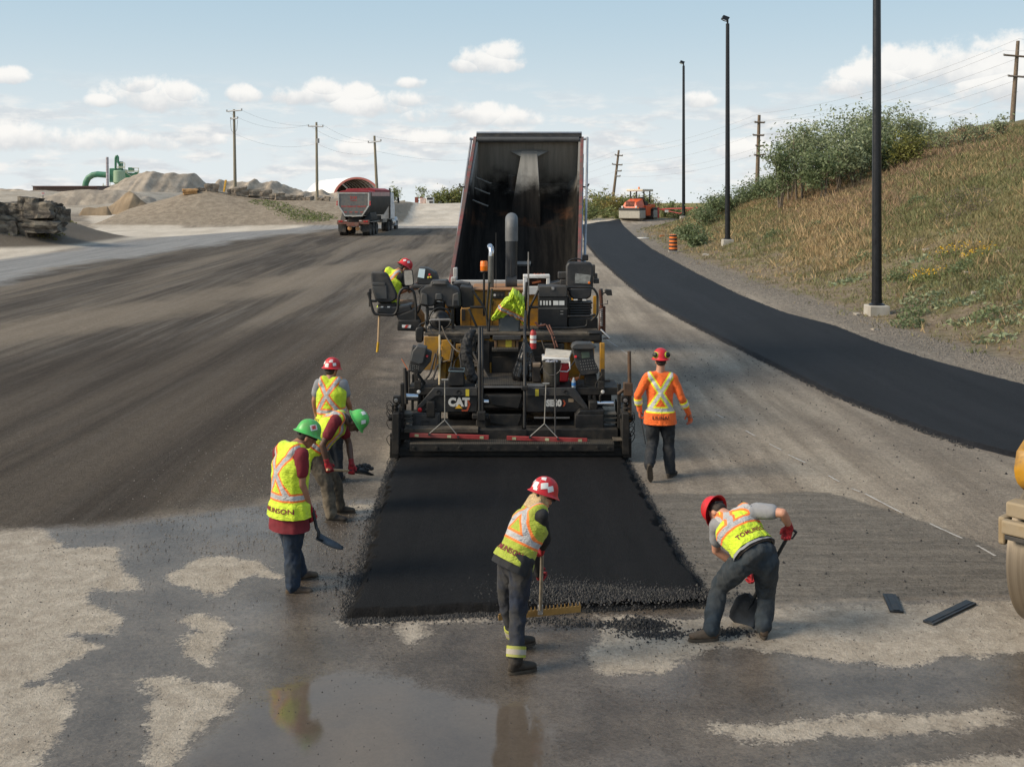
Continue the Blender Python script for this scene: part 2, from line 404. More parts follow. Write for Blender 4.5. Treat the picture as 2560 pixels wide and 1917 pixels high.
BRIGHT = [[(-900,790),(-300,662),(0,617),(150,600),(235,585),(232,560),(190,538),(140,524),(385,524),(420,558),(470,570),(700,567),(830,553),(1160,553),(1160,494),(1640,494),(1640,545),(1545,556),(1440,562),(1150,561),(840,562),(700,574),(400,593),(0,649),(-300,702),(-900,850)]]
GREY = [[(-900,850),(-300,702),(0,649),(400,592),(840,561),(1160,558),(1160,570),(840,572),(560,606),(250,655),(0,700),(-300,780),(-900,960)]]
DARK = [(-900,960),(-300,780),(0,690),(300,640),(560,600),(840,568),(1150,558),(1200,562),(1180,640),(1060,760),(985,900),(950,1240),(920,1240),(600,1262),(250,1312),(0,1325),(-900,1345)]
CHIP = [(1180,700),(1040,790),(950,900),(900,1010),(760,1180),(560,1262),(920,1242),(1010,1240),(1010,1100),(1100,900),(1250,760)]
RDL = [(1380,486),(1420,520),(1451,563),(1461,602),(1494,643),(1551,695),(1621,752),(1737,816),(1852,874),(1968,932),(2084,990),(2200,1036),(2316,1083),(2431,1121),(2560,1149),(2800,1215),(3300,1330)]
RDR = [(1550,555),(1560,566),(1586,590),(1632,625),(1737,683),(1852,741),(1968,787),(2084,816),(2200,863),(2316,901),(2431,932),(2560,967),(2800,1020),(3300,1120)]

def build_ground():
    ys = [-40, -30, -22, -15, -10, -6, -3, 0, 1.5, 3, 4.2, 5.2, 6.0]
    y = 6.0
    while y < 30: y *= 1.0072; ys.append(y)
    while y < 180: y *= 1.0085; ys.append(y)
    while y < 6000: y *= 1.12; ys.append(y)
    us = np.concatenate([[-6, -4, -2.6, -1.8, -1.3, -1.0, -.85, -.74, -.66], np.linspace(-.6, .6, 400), [.66, .74, .85, 1.0, 1.3, 1.8, 2.6, 4, 6]])
    ys = np.array(ys)
    Y, U = np.meshgrid(ys, us, indexing='ij')
    X = U*np.maximum(Y, 7+.25*(7-Y)) * 1.0
    X = np.where(Y < 7, U*(7+.8*(7-Y)), U*Y)
    Z = zt(X, Y)
    # small real relief of the old surface close to the camera
    near = 1-sst(Y, 25, 45)
    Z = Z+near*.012*(fbm(X*.9, Y*.9, 21)-.5)
    nr, nc = Y.shape
    V = np.stack([X.ravel(), Y.ravel(), Z.ravel()], 1)
    i = np.arange(nr*nc).reshape(nr, nc)
    Fq = np.stack([i[:-1, :-1].ravel(), i[:-1, 1:].ravel(), i[1:, 1:].ravel(), i[1:, :-1].ravel()], 1)
    me = bpy.data.meshes.new('ground'); me.vertices.add(len(V)); me.vertices.foreach_set('co', V.ravel())
    me.loops.add(Fq.size); me.loops.foreach_set('vertex_index', Fq.ravel().astype(np.int32)); me.polygons.add(len(Fq))
    me.polygons.foreach_set('loop_start', np.arange(0, Fq.size, 4, dtype=np.int32)); me.polygons.foreach_set('use_smooth', np.ones(len(Fq), bool))
    me.update(calc_edges=True)
    o = bpy.data.objects.new('ground', me); COL.objects.link(o); tag(o, kind='structure')
    def at(name, v):
        a = me.attributes.new(name, 'FLOAT', 'POINT'); a.data.foreach_set('value', np.asarray(v, np.float32).ravel())
    Xr, Yr = X.ravel(), Y.ravel()
    mx = lambda polys, lim=2.5: np.max([sdpoly(Xr, Yr, Gp(p), lim) for p in polys], axis=0)
    at('dry', mx(DRY)); at('fg', mx([FG])); at('mill', mx([MILL])); at('pud', mx(PUD)); at('sheen', mx(SHEEN))
    at('bright', np.maximum(mx(BRIGHT, 8), np.clip(np.minimum(np.minimum(Yr-105.5, 9-Xr), Xr+22), -8, 8))); at('grey', mx(GREY, 8)); at('dark', mx([DARK], 8)); at('chip', mx([CHIP], 4)); at('dark2', mx([[(-900,1000),(0,905),(500,840),(900,800),(1010,790),(990,900),(950,1240),(920,1245),(600,1262),(250,1312),(0,1325),(-900,1345)]], 6)); at('pale_band', mx([[(-400,905),(0,812),(400,752),(800,672),(1100,612),(1110,628),(820,700),(420,790),(0,862),(-400,960)]], 5))
    d = Xr-np.interp(Yr, *TOE); at('bank', np.clip(d, -8, 30)*np.where(Yr > 150, 0, 1)+np.where(Yr > 150, -8, 0))
    at('mound', np.clip((zt(Xr, Yr)-zt(Xr*0, Yr))*(Xr < -9)*(Yr > 60), 0, 5))
    # ---- material
    m = bpy.data.materials.new('ground_surface'); m.use_nodes = True; n = N(m.node_tree); b = m.node_tree.nodes['Principled BSDF']
    co = n.new('ShaderNodeTexCoord').outputs['Object']
    n1 = n.noise(co, 1.1, 6, .6); n2 = n.noise(co, 5., 6, .65); n3 = n.noise(co, 28., 5, .7); n4 = n.noise(co, 110., 3, .7); n0 = n.noise(co, .18, 4, .55)
    c_ = lambda v: n.m('SUBTRACT', v, .5)
    cell = n.sep(n.voro(co, 52., out='Color'))[0]; cell2 = n.sep(n.voro(co, 21., out='Color'))[0]; cellf = n.sep(n.voro(co, 8., out='Color'))[0]
    wob = n.m('ADD', n.m('ADD', n.m('MULTIPLY', c_(n1), .55), n.m('MULTIPLY', c_(n2), .42)), n.m('ADD', n.m('MULTIPLY', c_(n3), .2), n.m('MULTIPLY', c_(cell), .07)))
    wobL = n.m('ADD', n.m('MULTIPLY', c_(n0), 6.), n.m('MULTIPLY', c_(n1), 2.2))
    mask = lambda nm, w, lo, hi: n.ss(n.m('ADD', n.attr(nm), w), lo, hi)
    # base: packed tan gravel between the paver and the finished road, drawn out along the driving direction
    st = n.noise(n.mapv(co, (2.0, .16, 1), (0, 0, .12)), 1., 6, .62); st2 = n.noise(n.mapv(co, (7, .5, 1), (0, 0, .05)), 1., 5, .65)
    tan = n.mix(n.ss(st, .32, .68), (.225, .187, .146), (.385, .33, .262))
    tan = n.mix(n.m('MULTIPLY', n.ss(n0, .42, .62), .6), tan, (.15, .13, .11))
    tan = n.mix(n.m('MULTIPLY', n.ss(n3, .5, .75), .35), tan, (.33, .3, .26))
    # old dark surface left of the paver, streaked by tyres
    dst = n.noise(n.mapv(co, (.55, .028, 1), (0, 0, -.25)), 1., 7, .66, .6); dst2 = n.noise(n.mapv(co, (3.2, .12, 1), (0, 0, -.22)), 1., 6, .7, .4)
    dk_ = n.mix(n.ss(dst, .36, .66), (.052, .042, .033), (.17, .14, .108))
    dk_ = n.mix(n.m('MULTIPLY', n.ss(dst2, .42, .7), .5), dk_, (.17, .152, .132))
    dk_ = n.mix(n.m('MULTIPLY', n.ss(n4, .55, .8), .22), dk_, (.24, .22, .2))
    dk_ = n.mix(n.m('MULTIPLY', mask('pale_band', n.m('MULTIPLY', wobL, .5), -1.2, .8), .55), dk_, (.25, .205, .155))  # band of paler tan ground running across the dark yard
    dk_ = n.mix(n.m('MULTIPLY', mask('dark2', n.m('MULTIPLY', wobL, .8), -2.5, 2.), .55), dk_, (.045, .034, .025))
    chips = n.mix(n.ss(n.voro(co, 38.), .1, .55), (.22, .205, .19), (.05, .046, .042))
    col = n.mix(mask('dark', n.m('MULTIPLY', wobL, .35), -.4, .6), tan, dk_)
    col = n.mix(n.m('MULTIPLY', mask('chip', wobL, -.6, 1.2), .8), col, n.mix(n.ss(n2, .4, .65), chips, (.1, .092, .083)))
    gr = n.mix(n.ss(dst2, .3, .7), (.2, .198, .195), (.3, .295, .285))
    col = n.mix(mask('grey', wobL, -1.2, 1.2), col, gr)
    br = n.mix(n.ss(n.noise(n.mapv(co, (.5, .2, 1)), 1., 6, .65), .3, .7), (.47, .41, .335), (.63, .565, .475))
    col = n.mix(mask('bright', n.m('MULTIPLY', wobL, .4), -.5, .7), col, br)
    # milled band: fine grooves across
    mg = n.noise(n.mapv(co, (.7, 7., 1), (0, 0, -.06)), 1., 7, .75); mg2 = n.noise(n.mapv(co, (2., 34., 1), (0, 0, -.06)), 1., 5, .7)
    mc = n.mix(n.ss(mg, .33, .68), (.115, .105, .092), (.195, .176, .15)); mc = n.mix(n.m('MULTIPLY', n.ss(mg2, .48, .7), .45), mc, (.24, .218, .188))
    mc = n.mix(n.m('MULTIPLY', n.ss(n2, .5, .72), .4), mc, (.235, .2, .16))
    millm = n.m('MULTIPLY', mask('mill', n.m('MULTIPLY', wob, .5), -.05, .07), .92)
    col = n.mix(millm, col, mc)
    # foreground: dusty slab, damp patches and standing water
    dry = n.mix(n.ss(n2, .3, .72), (.35, .3, .24), (.48, .42, .345)); dry = n.mix(n.m('MULTIPLY', n.ss(n4, .52, .8), .4), dry, (.5, .46, .4))
    dry = n.mix(n.m('MULTIPLY', n.ss(n3, .62, .8), .45), dry, (.16, .14, .12))
    dry = n.mix(n.m('MULTIPLY', n.ss(n.noise(co, .9, 6, .7), .48, .68), .5), dry, (.25, .205, .158))
    damp = n.mix(n.ss(n1, .32, .68), (.066, .052, .04), (.125, .1, .077)); damp = n.mix(n.m('MULTIPLY', n.ss(n4, .5, .8), .4), damp, (.19, .165, .14))
    drym = n.ss(n.m('ADD', n.attr('dry'), n.m('MULTIPLY', wob, .8)), n.lin(n0, .35, .6, -.02, -.06), n.lin(n0, .35, .6, .03, .085))
    halo = mask('dry', wob, -.42, -.02)
    damp = n.mix(n.m('MULTIPLY', halo, .4), damp, (.17, .142, .112))
    specks = n.ss(n.voro(co, 14.), .03, .075, 1., 0.)
    fgc = n.mix(drym, damp, dry); fgc = n.mix(n.m('MULTIPLY', specks, .7), fgc, (.05, .045, .04))
    fgm = mask('fg', n.m('MULTIPLY', wob, .9), -.16, .3)
    pudm = n.m('MULTIPLY', mask('pud', wob, -.1, .22), n.m('SUBTRACT', 1., drym))
    fgc = n.mix(n.m('MULTIPLY', pudm, .75), fgc, (.1, .08, .062))
    sh = n.m('MULTIPLY', mask('sheen', wob, -.3, .2), n.m('SUBTRACT', 1., drym))
    col = n.mix(fgm, col, fgc)
    # bank on the right and loose gravel mounds
    bank = n.attr('bank')
    shld = n.ss(n.m('ADD', bank, n.m('MULTIPLY', wobL, .12)), -2.6, -.9)
    grv = n.mix(n.ss(n.voro(co, 17.), .1, .5), (.33, .29, .24), (.15, .13, .108))
    grv = n.mix(n.ss(n2, .4, .65), grv, (.29, .25, .2))
    col = n.mix(shld, col, grv)
    soil = n.mix(n.ss(n2, .35, .7), (.16, .12, .082), (.28, .225, .16))
    grs = n.mix(n.ss(n.noise(co, .35, 6, .65), .38, .62), (.125, .115, .052), (.2, .165, .09))
    bk = n.mix(n.ss(n.m('ADD', n1, n.m('MULTIPLY', n.attr('bank'), .02)), .45, .72), soil, grs)
    col = n.mix(n.ss(n.m('ADD', bank, n.m('MULTIPLY', wobL, .22)), -.4, .9), col, bk)
    pos = n.sep(co)
    fe = n.m('MULTIPLY', n.ss(pos[1], 112., 122.), n.ss(pos[0], 6., 8.5)); fe = n.m('MULTIPLY', fe, n.ss(pos[2], 1.15, 1.7))
    col = n.mix(fe, col, n.mix(n.ss(n2, .35, .65), (.3, .24, .1), (.16, .15, .05)))
    gm = n.mix(n.ss(n.noise(co, 1.6, 7, .7), .35, .68), (.23, .186, .138), (.35, .292, .222))
    gm = n.mix(n.m('MULTIPLY', n.ss(n3, .55, .75), .45), gm, (.12, .1, .085))
    gm = n.mix(n.m('MULTIPLY', n.ss(pos[1], 92., 84.), n.ss(pos[0], -22., -25.)), gm, n.mix(n.ss(n3, .35, .7), (.1, .083, .065), (.21, .18, .145)))
    col = n.mix(n.ss(n.attr('mound'), .08, .3), col, gm)
    col = n.mix(n.m('MULTIPLY', n.ss(pos[1], 124., 132.), n.ss(pos[0], -30., -38.)), col, n.mix(n.ss(n.noise(n.mapv(co, (.5, .5, 3.)), .7, 7, .7), .3, .7), (.3, .26, .21), (.43, .385, .32)))
    gr_ = n.m('ADD', n.m('ADD', n.m('MULTIPLY', c_(cell), .34), n.m('MULTIPLY', c_(cell2), .2)), n.m('ADD', n.m('MULTIPLY', c_(n3), .5), n.m('MULTIPLY', c_(cellf), .1)))
    gr_ = n.m('MULTIPLY', gr_, n.m('SUBTRACT', 1., n.m('MULTIPLY', n.m('MULTIPLY', drym, fgm), .35))); gr_ = n.m('MULTIPLY', gr_, n.m('SUBTRACT', 1., n.m('MULTIPLY', n.m('MULTIPLY', pudm, fgm), .7)))
    col = n.vm('SCALE', col); sc_n = m.node_tree.nodes[-1]; n.put(sc_n.inputs['Scale'], n.m('ADD', 1., gr_))
    n.put(b.inputs['Base Color'], col)
    wet = n.m('MULTIPLY', fgm, n.m('SUBTRACT', 1., drym))
    r = n.m('SUBTRACT', .86, n.m('MULTIPLY', wet, n.lin(n1, .3, .7, .58, .72)))
    r = n.m('SUBTRACT', r, n.m('MULTIPLY', n.m('MULTIPLY', sh, fgm), .17))
    r = n.mix(n.m('MULTIPLY', pudm, fgm), r, n.lin(n2, .35, .7, .03, .1))
    n.put(b.inputs['Roughness'], r)
    n.put(b.inputs['Specular IOR Level'], n.lin(wet, 0., 1., .15, .55))
    h = n.m('ADD', n.m('ADD', n.m('MULTIPLY', n4, .4), n3), n.m('MULTIPLY', cell, .35)); h = n.m('ADD', h, n.m('MULTIPLY', n2, .8))
    h = n.m('ADD', h, n.m('MULTIPLY', n.m('MULTIPLY', millm, mg2), .9))
    pk = n.m('SUBTRACT', 1., n.m('MULTIPLY', n.m('MULTIPLY', pudm, fgm), .99)); pk = n.m('SUBTRACT', pk, n.m('MULTIPLY', n.m('MULTIPLY', wet, n.m('SUBTRACT', 1., n.m('MULTIPLY', pudm, fgm))), .5)); pk = n.m('SUBTRACT', pk, n.m('MULTIPLY', n.m('MULTIPLY', n.m('MULTIPLY', sh, fgm), n.m('SUBTRACT', 1., pudm)), .2))
    n.put(b.inputs['Normal'], n.bump(h, .022, pk))
    me.materials.append(m)
    return o
ground = build_ground()

# ================================================================ asphalt mats (slabs of fresh asphalt)
def asphalt(name, c1, c2, rough, streak=(3, .3, 1), bumpd=.012):
    m = bpy.data.materials.new(name); m.use_nodes = True; n = N(m.node_tree); b = m.node_tree.nodes['Principled BSDF']
    co = n.new('ShaderNodeTexCoord').outputs['Object']
    a = n.noise(n.mapv(co, streak), 1., 6, .65); g = n.noise(co, 90., 3, .8); g2 = n.noise(co, 9., 5, .7); cl_ = n.sep(n.voro(co, 44., out='Color'))[0]; big = n.noise(n.mapv(co, (1.6, .25, 1)), .5, 5, .6)
    c = n.mix(n.ss(a, .3, .7), c1, c2); c = n.mix(n.m('MULTIPLY', n.ss(g, .5, .8), .55), c, tuple(x*2.6 for x in c2)); c = n.mix(n.m('MULTIPLY', n.ss(g2, .55, .8), .3), c, tuple(x*.5 for x in c1))
    c = n.vm('SCALE', c); n.put(m.node_tree.nodes[-1].inputs['Scale'], n.m('ADD', n.lin(big, .3, .7, .7, 1.15), n.m('MULTIPLY', cl_, .9)))
    n.put(b.inputs['Base Color'], c); n.put(b.inputs['Roughness'], n.m('ADD', n.lin(g, .3, .7, rough-.1, rough+.06), n.m('MULTIPLY', cl_, .1))); b.inputs['Specular IOR Level'].default_value = .16
    n.put(b.inputs['Normal'], n.bump(n.m('ADD', n.m('ADD', g, n.m('MULTIPLY', cl_, 1.1)), n.m('MULTIPLY', g2, .5)), bumpd*1.5))
    return m
ASP = asphalt('fresh_asphalt', (.0052, .0052, .0056), (.0085, .0083, .0088), .75)
ASPR = asphalt('rolled_asphalt', (.0078, .0082, .0098), (.0118, .0122, .0142), .66, (2.2, .12, 1), .008)
def slab(name, L, R, mtl, step, ncross, thick, rag=.05, cap0=False):
    """strip between two ground lines, with ragged sloping edges"""
    def resample(Q, n):
        Q = np.array(Q); s = np.concatenate([[0], np.cumsum(np.hypot(*np.diff(Q, axis=0).T))]); t = np.linspace(0, s[-1], n)
        return np.stack([np.interp(t, s, Q[:, 0]), np.interp(t, s, Q[:, 1])], 1)
    n = int(max(np.sum(np.hypot(*np.diff(np.array(L), axis=0).T)), 1)/step)
    L = resample(L, n); R = resample(R, n)
    for q in (L, R):                                # smooth the traced corners
        for _ in range(6*int(1/step) if not cap0 else 2): q[1:-1] = (q[:-2]+2*q[1:-1]+q[2:])/4
    t = np.linspace(0, 1, ncross); X = L[:, :1]*(1-t)+R[:, :1]*t; Y = L[:, 1:]*(1-t)+R[:, 1:]*t
    W = np.hypot(R[:, 0]-L[:, 0], R[:, 1]-L[:, 1])[:, None]
    ed = np.minimum(t, 1-t)[None, :]*W
    rg = rag*(fbm(X*7, Y*7, 31)-.35)
    if cap0:
        s = np.arange(n)[:, None]*step; ed = np.minimum(ed, s+0*ed)
    Z = zt(X, Y)-.02+(thick+.02)*sst(ed, .005, .09+rg)+.006*(fbm(X*6, Y*6, 33)-.5)*(ed > .03)
    lat = (rag*1.6*(fbm(X*9, Y*9, 35)-.5))*(ed < .12)
    X = X+lat
    if cap0: Y = Y+lat*.8+(.16*(fbm(X*1.7, Y*.2, 37)-.5)+.05*(fbm(X*7, Y*.2, 38)-.5))*np.clip(1-np.arange(n)[:, None]*step/.5, 0, 1)
    V = np.stack([X.ravel(), Y.ravel(), Z.ravel()], 1); nr, nc = X.shape; i = np.arange(nr*nc).reshape(nr, nc)
    Fq = np.stack([i[:-1, :-1].ravel(), i[:-1, 1:].ravel(), i[1:, 1:].ravel(), i[1:, :-1].ravel()], 1)
    o = mesh_obj(name, V.tolist(), Fq.tolist(), mtl, None, True); tag(o, kind='structure'); return o
A = lambda pts: [tuple(G(x, y, True)[:2]) for x, y in pts]
road = slab('road', A(RDL[2:]), A(RDR), ASPR, .12, 60, .07, .05)
mL = A([(862, 1553), (905, 1420), (940, 1290), (990, 1130)]); mR = A([(1775, 1508), (1700, 1395), (1640, 1290), (1553, 1130)])
mL.append((-1.86, 19.2)); mR.append((1.78, 19.2))
asphalt_mat = slab('fresh_asphalt_lane', mL, mR, ASP, .03, 150, .09, .09, cap0=True)

# loose crumbs of asphalt along the edges and in small spills
def crumbs(name, spots, mtl, label=None):
    ph = [Vector(v).normalized() for v in ((1,0,-.3),(-1,.2,-.3),(0,1,-.3),(.1,-1,-.3),(.2,.1,1))]
    fc = [(0,2,4),(2,1,4),(1,3,4),(3,0,4)]
    vs = []; fs = []
    for x, y, z, r in spots:
        a = random.random()*6.28; ca, sa = math.cos(a), math.sin(a); k = len(vs); sq = random.uniform(.6, 1.1)
        for p in ph: vs.append((x+r*(p.x*ca-p.y*sa), y+r*(p.x*sa+p.y*ca), z+r*sq*(p.z+.3)))
        fs += [tuple(i+k for i in f) for f in fc]
    o = mesh_obj(name, vs, fs, mtl); tag(o, kind='stuff'); return o
def along(poly, n, spread, r0=.006, r1=.022, z0=0., bias=0.):
    Q = np.array(poly); s = np.concatenate([[0], np.cumsum(np.hypot(*np.diff(Q, axis=0).T))]); out = []
    for _ in range(n):
        t = random.random()*s[-1]; x = np.interp(t, s, Q[:, 0]); y = np.interp(t, s, Q[:, 1])
        k = int(np.searchsorted(s, t)); k = min(max(k, 1), len(Q)-1); d = Q[k]-Q[k-1]; nn = np.array([-d[1], d[0]])/np.hypot(*d)
        g = random.gauss(bias, spread); x += nn[0]*g; y += nn[1]*g
        out.append((x, y, zg(x, y)+z0, r0+(r1-r0)*random.random()**3))
    return out
sp = along(mL[:4], 7000, .035, .005, .017, .003)+along(mR[:4], 6000, .035, .005, .017, .003)+along([mL[0], mR[0]], 9000, .035, .005, .018, .003)
sp += along(mL[:3], 900, .14, .004, .014, .003)+along(mR[:3], 500, .12, .004, .012, .003)+along([mL[0], mR[0]], 1200, .13, .004, .014, .003)
def blob(px, py, n, sx, sy, r0=.005, r1=.02, z0=.0, hh=0.):
    g = G(px, py, True); out = []
    for _ in range(n):
        x = random.gauss(0, sx); y = random.gauss(0, sy)
        out.append((g.x+x, g.y+y, zg(g.x+x, g.y+y)+z0+hh*max(0, 1-(x/sx)**2*.4-(y/sy)**2*.4)*random.random(), r0+(r1-r0)*random.random()**2))
    return out
sp += blob(1605, 1562, 1500, .12, .07, hh=.05)+blob(1650, 1585, 500, .2, .06)+blob(1820, 1580, 420, .12, .05)+blob(1480, 1560, 420, .3, .06)
sp += blob(1350, 1551, 300, .2, .05)+blob(905, 1500, 350, .12, .25)+blob(870, 1430, 200, .15, .3)+blob(940, 1290, 300, .14, .4)+blob(1700, 1600, 160, .35, .12, r1=.012)
sp += [(x, y, z+.083, r) for x, y, z, r in blob(1440, 1500, 5200, .38, .15, .006, .019, .0, .025)+blob(1640, 1505, 3200, .33, .09, .006, .018, .0, .015)+blob(1350, 1480, 700, .2, .15, .006, .02)]
for _ in range(3800):
    y = random.uniform(7.6, 14); x = random.uniform(-5.5, 5.5); sp.append((x, y, 0, random.uniform(.003, .009)))
RDLw = A(RDL[3:14])
sp2 = along(RDLw, 12000, .05, .008, .03, .006)+along(A(RDR[3:12]), 2200, .05, .01, .03, .01)
sp2 += [(random.uniform(3., 9.), y, zg(0, y), random.uniform(.006, .022)) for y in [random.uniform(11, 30) for _ in range(700)]]
CRM = mat('asphalt_crumb', (.013, .013, .014), .62, var=.35, scale=40)
crumbs('asphalt_crumbs', sp, CRM); crumbs('asphalt_crumbs', sp2, CRM)
# light gravel chips scattered left of the paver and on the shoulder
gs = []
for _ in range(6500):
    y = 12.2*math.exp(random.random()*1.1); x = -1.85-abs(random.gauss(0, 1.2))-.04*(y-11)
    gs.append((x, y, zg(x, y), random.uniform(.005, .014)))
for _ in range(7000):
    y = 20*math.exp(random.random()*1.3); x = np.interp(y, *TOE)-abs(random.gauss(.4, .6)); gs.append((x, y, zg(x, y), random.uniform(.012, .04)))
gs += along(A(RDR[2:12]), 5200, .12, .006, .02, .03)+[(x, y, z+.035, r) for x, y, z, r in along(A(RDR[2:12]), 1500, .25, .004, .012, .03)]
crumbs('gravel', gs, mat('gravel_chip', (.165, .148, .128), .85, var=.4, scale=30))

# chalk guide line
def ground_marks(name, segs, w, mtl, dz=.004):
    mb = MB()
    for (x0, y0, x1, y1) in segs:
        a = G(x0, y0, True); b_ = G(x1, y1, True); d = (b_-a); d.z = 0; nrm = Vector((-d.y, d.x, 0)).normalized()*w/2; k = 6; pts = []
        for i in range(k+1): pts.append(a+(b_-a)*i/k+nrm*(random.uniform(.5, 1)))
        for i in range(k, -1, -1): pts.append(a+(b_-a)*i/k-nrm*(random.uniform(.5, 1)))
        for p in pts: p.z = zg(p.x, p.y)+dz+.006
        mb.add(pts, [(i, i+1, 2*k-i, 2*k+1-i) for i in range(k)])
    o = mb.build(name, mtl); return o
tag(ground_marks('chalk_line', [(1507,844,1545,868),(1553,875,1575,890),(1788,1035,1809,1046),(1864,1077,1888,1091),(1924,1111,1953,1126),(1971,1138,2013,1158),(2071,1190,2097,1205),(2129,1222,2150,1231),(2162,1235,2256,1284),(2324,1310,2405,1347),(2443,1365,2489,1391)], .04, mat('chalk', (.42, .4, .37), .9, var=.2, scale=20)), kind='structure')
# ================================================================ people
def remeshed(name, mb, voxel, material, parent, smooth=4, deform=None, clip=None, attrs=None):
    """one continuous closed surface grown over the collected volumes"""
    me = bpy.data.meshes.new('t'); me.from_pydata([tuple(v) for v in mb.v], [], mb.f); me.update()
    o = bpy.data.objects.new('t', me); COL.objects.link(o)
    r = o.modifiers.new('r', 'REMESH'); r.mode = 'VOXEL'; r.voxel_size = voxel
    s = o.modifiers.new('s', 'SMOOTH'); s.iterations = smooth; s.factor = .5
    dg = bpy.context.evaluated_depsgraph_get(); out = bpy.data.meshes.new_from_object(o.evaluated_get(dg))
    bpy.data.objects.remove(o); bpy.data.meshes.remove(me)
    if clip:
        bm = bmesh.new(); bm.from_mesh(out)
        for co, no in clip:
            bmesh.ops.bisect_plane(bm, geom=bm.verts[:]+bm.edges[:]+bm.faces[:], plane_co=co, plane_no=no, clear_outer=True)
        bm.to_mesh(out); bm.free()
    out.update()
    n = len(out.vertices); co = np.empty(n*3); out.vertices.foreach_get('co', co); co = co.reshape(-1, 3)
    no = np.empty(n*3); out.vertices.foreach_get('normal', no); no = no.reshape(-1, 3)
    if deform is not None: co = deform(co, no); out.vertices.foreach_set('co', co.ravel()); out.update()
    if attrs:
        for k, fn in attrs.items():
            a = out.attributes.new(k, 'FLOAT_VECTOR', 'POINT'); a.data.foreach_set('vector', np.asarray(fn(co), np.float32).ravel())
    out.shade_smooth(); out.name = name
    o = bpy.data.objects.new(name, out); COL.objects.link(o); out.materials.append(material)
    return adopt(o, parent)
def folds(amp, sc=14., along=None, k=.35):
    def f(co, no):
        w = co*sc
        a = fbm(w[:, 0]+w[:, 1]*.7, w[:, 2]*k*2+w[:, 1]*.3, 41, 3); b_ = fbm(w[:, 1]*1.3+3, w[:, 2]*k+w[:, 0]*.8, 43, 3)
        r = 1-np.abs(2*a-1)*1.6; q = 1-np.abs(2*b_-1)*1.6
        return co+no*((r+q-.9)*amp*.6)[:, None]
    return f

def vest_mat(name, base, edge, silver=(.5, .5, .5), mesh=True, xc=.45, dirty=.0):
    if name in MATS: return MATS[name]
    m = bpy.data.materials.new(name); m.use_nodes = True; n = N(m.node_tree); b = m.node_tree.nodes['Principled BSDF']
    x, y, z = n.sep(n.attr('vt', 'Vector')); co = n.new('ShaderNodeTexCoord').outputs['Object']
    back = n.m('GREATER_THAN', y, -.01)
    ax = n.m('ABSOLUTE', x)
    zx = n.m('SUBTRACT', z, xc)
    dd = n.m('MULTIPLY', n.m('ABSOLUTE', n.m('SUBTRACT', ax, n.m('MULTIPLY', n.m('ABSOLUTE', zx), .66))), .83)
    fr = n.m('ABSOLUTE', n.m('SUBTRACT', ax, .105))
    dst = n.m('ADD', n.m('MULTIPLY', back, dd), n.m('MULTIPLY', n.m('SUBTRACT', 1., back), fr))
    dst = n.m('ADD', dst, n.m('MULTIPLY', n.m('LESS_THAN', z, .215), 1.))
    bd = n.m('ABSOLUTE', n.m('SUBTRACT', z, .215))
    dst = n.m('MINIMUM', dst, bd)
    si = n.ss(dst, .022, .026, 1., 0.); ed = n.ss(dst, .043, .047, 1., 0.)
    wv = n.noise(co, 9., 4, .6); fine = n.noise(co, 160., 2, .6)
    bc = n.mix(n.ss(wv, .3, .7), tuple(c*.86 for c in base), base); bc = n.mix(n.m('MULTIPLY', n.ss(fine, .45, .6), .18), bc, tuple(c*.6 for c in base))
    if dirty: bc = n.mix(n.m('MULTIPLY', n.ss(n.noise(co, 5., 6, .7), .42, .68), dirty), bc, (.2, .17, .06))
    c = n.mix(ed, bc, edge); c = n.mix(si, c, n.mix(n.ss(wv, .3, .7), tuple(s*.8 for s in silver), silver))
    n.put(b.inputs['Base Color'], c); b.inputs['Roughness'].default_value = .75; b.inputs['Sheen Weight'].default_value = .15
    n.put(b.inputs['Normal'], n.bump(n.m('ADD', n.m('ADD', wv, n.m('MULTIPLY', n.noise(n.mapv(co, (1, 1, 2.2)), 15., 3, .55, 1.2), .9)), n.m('MULTIPLY', fine, .12)), .022))
    MATS[name] = m; return m
HIVIS = vest_mat('lime_vest_fabric', (.68, .88, .03), (.95, .22, .035), dirty=.16)
HIVISD = vest_mat('lime_vest_fabric_worn', (.42, .5, .04), (.9, .22, .04), dirty=.35)
ORNG = vest_mat('orange_shirt_fabric', (1.0, .165, .018), (.8, .85, .02), (.58, .58, .56), xc=.46)
SKINL = mat('light_skin', (.5, .25, .165), .55, var=.1, scale=14, bump=.002)
SKINT = mat('tanned_skin', (.36, .17, .105), .55, var=.12, scale=14, bump=.002)
SKIND = mat('dark_skin', (.1, .052, .035), .5, var=.12, scale=14, bump=.002)
DENIM = mat('blue_denim', (.011, .023, .045), .85, var=.35, scale=9, dirt=(.05, .055, .06), dirtf=.3, dscale=5, bump=.004)
DENIMG = mat('faded_grey_denim', (.02, .03, .04), .85, var=.35, scale=9, dirt=(.065, .068, .068), dirtf=.3, dscale=4, bump=.004)
DENIMK = mat('dark_work_denim', (.013, .016, .021), .85, var=.35, scale=9, dirt=(.05, .05, .05), dirtf=.28, dscale=6, bump=.004)
NAVY = mat('navy_work_trousers', (.012, .018, .034), .85, var=.3, scale=8, dirt=(.06, .055, .045), dirtf=.4, dscale=2.5, bump=.004)
BROWN = mat('muddy_brown_trousers', (.06, .048, .034), .88, var=.3, scale=8, dirt=(.2, .165, .12), dirtf=.4, dscale=3, bump=.004)
KHAKI = mat('khaki_trousers', (.25, .17, .11), .85, var=.15, bump=.003)
MAROON = mat('maroon_cotton', (.16, .012, .02), .85, var=.15, bump=.003)
GREYC = mat('grey_cotton', (.25, .255, .27), .85, var=.12, bump=.003)
BLKC = mat('black_cotton', (.012, .013, .015), .85, var=.3, bump=.004)
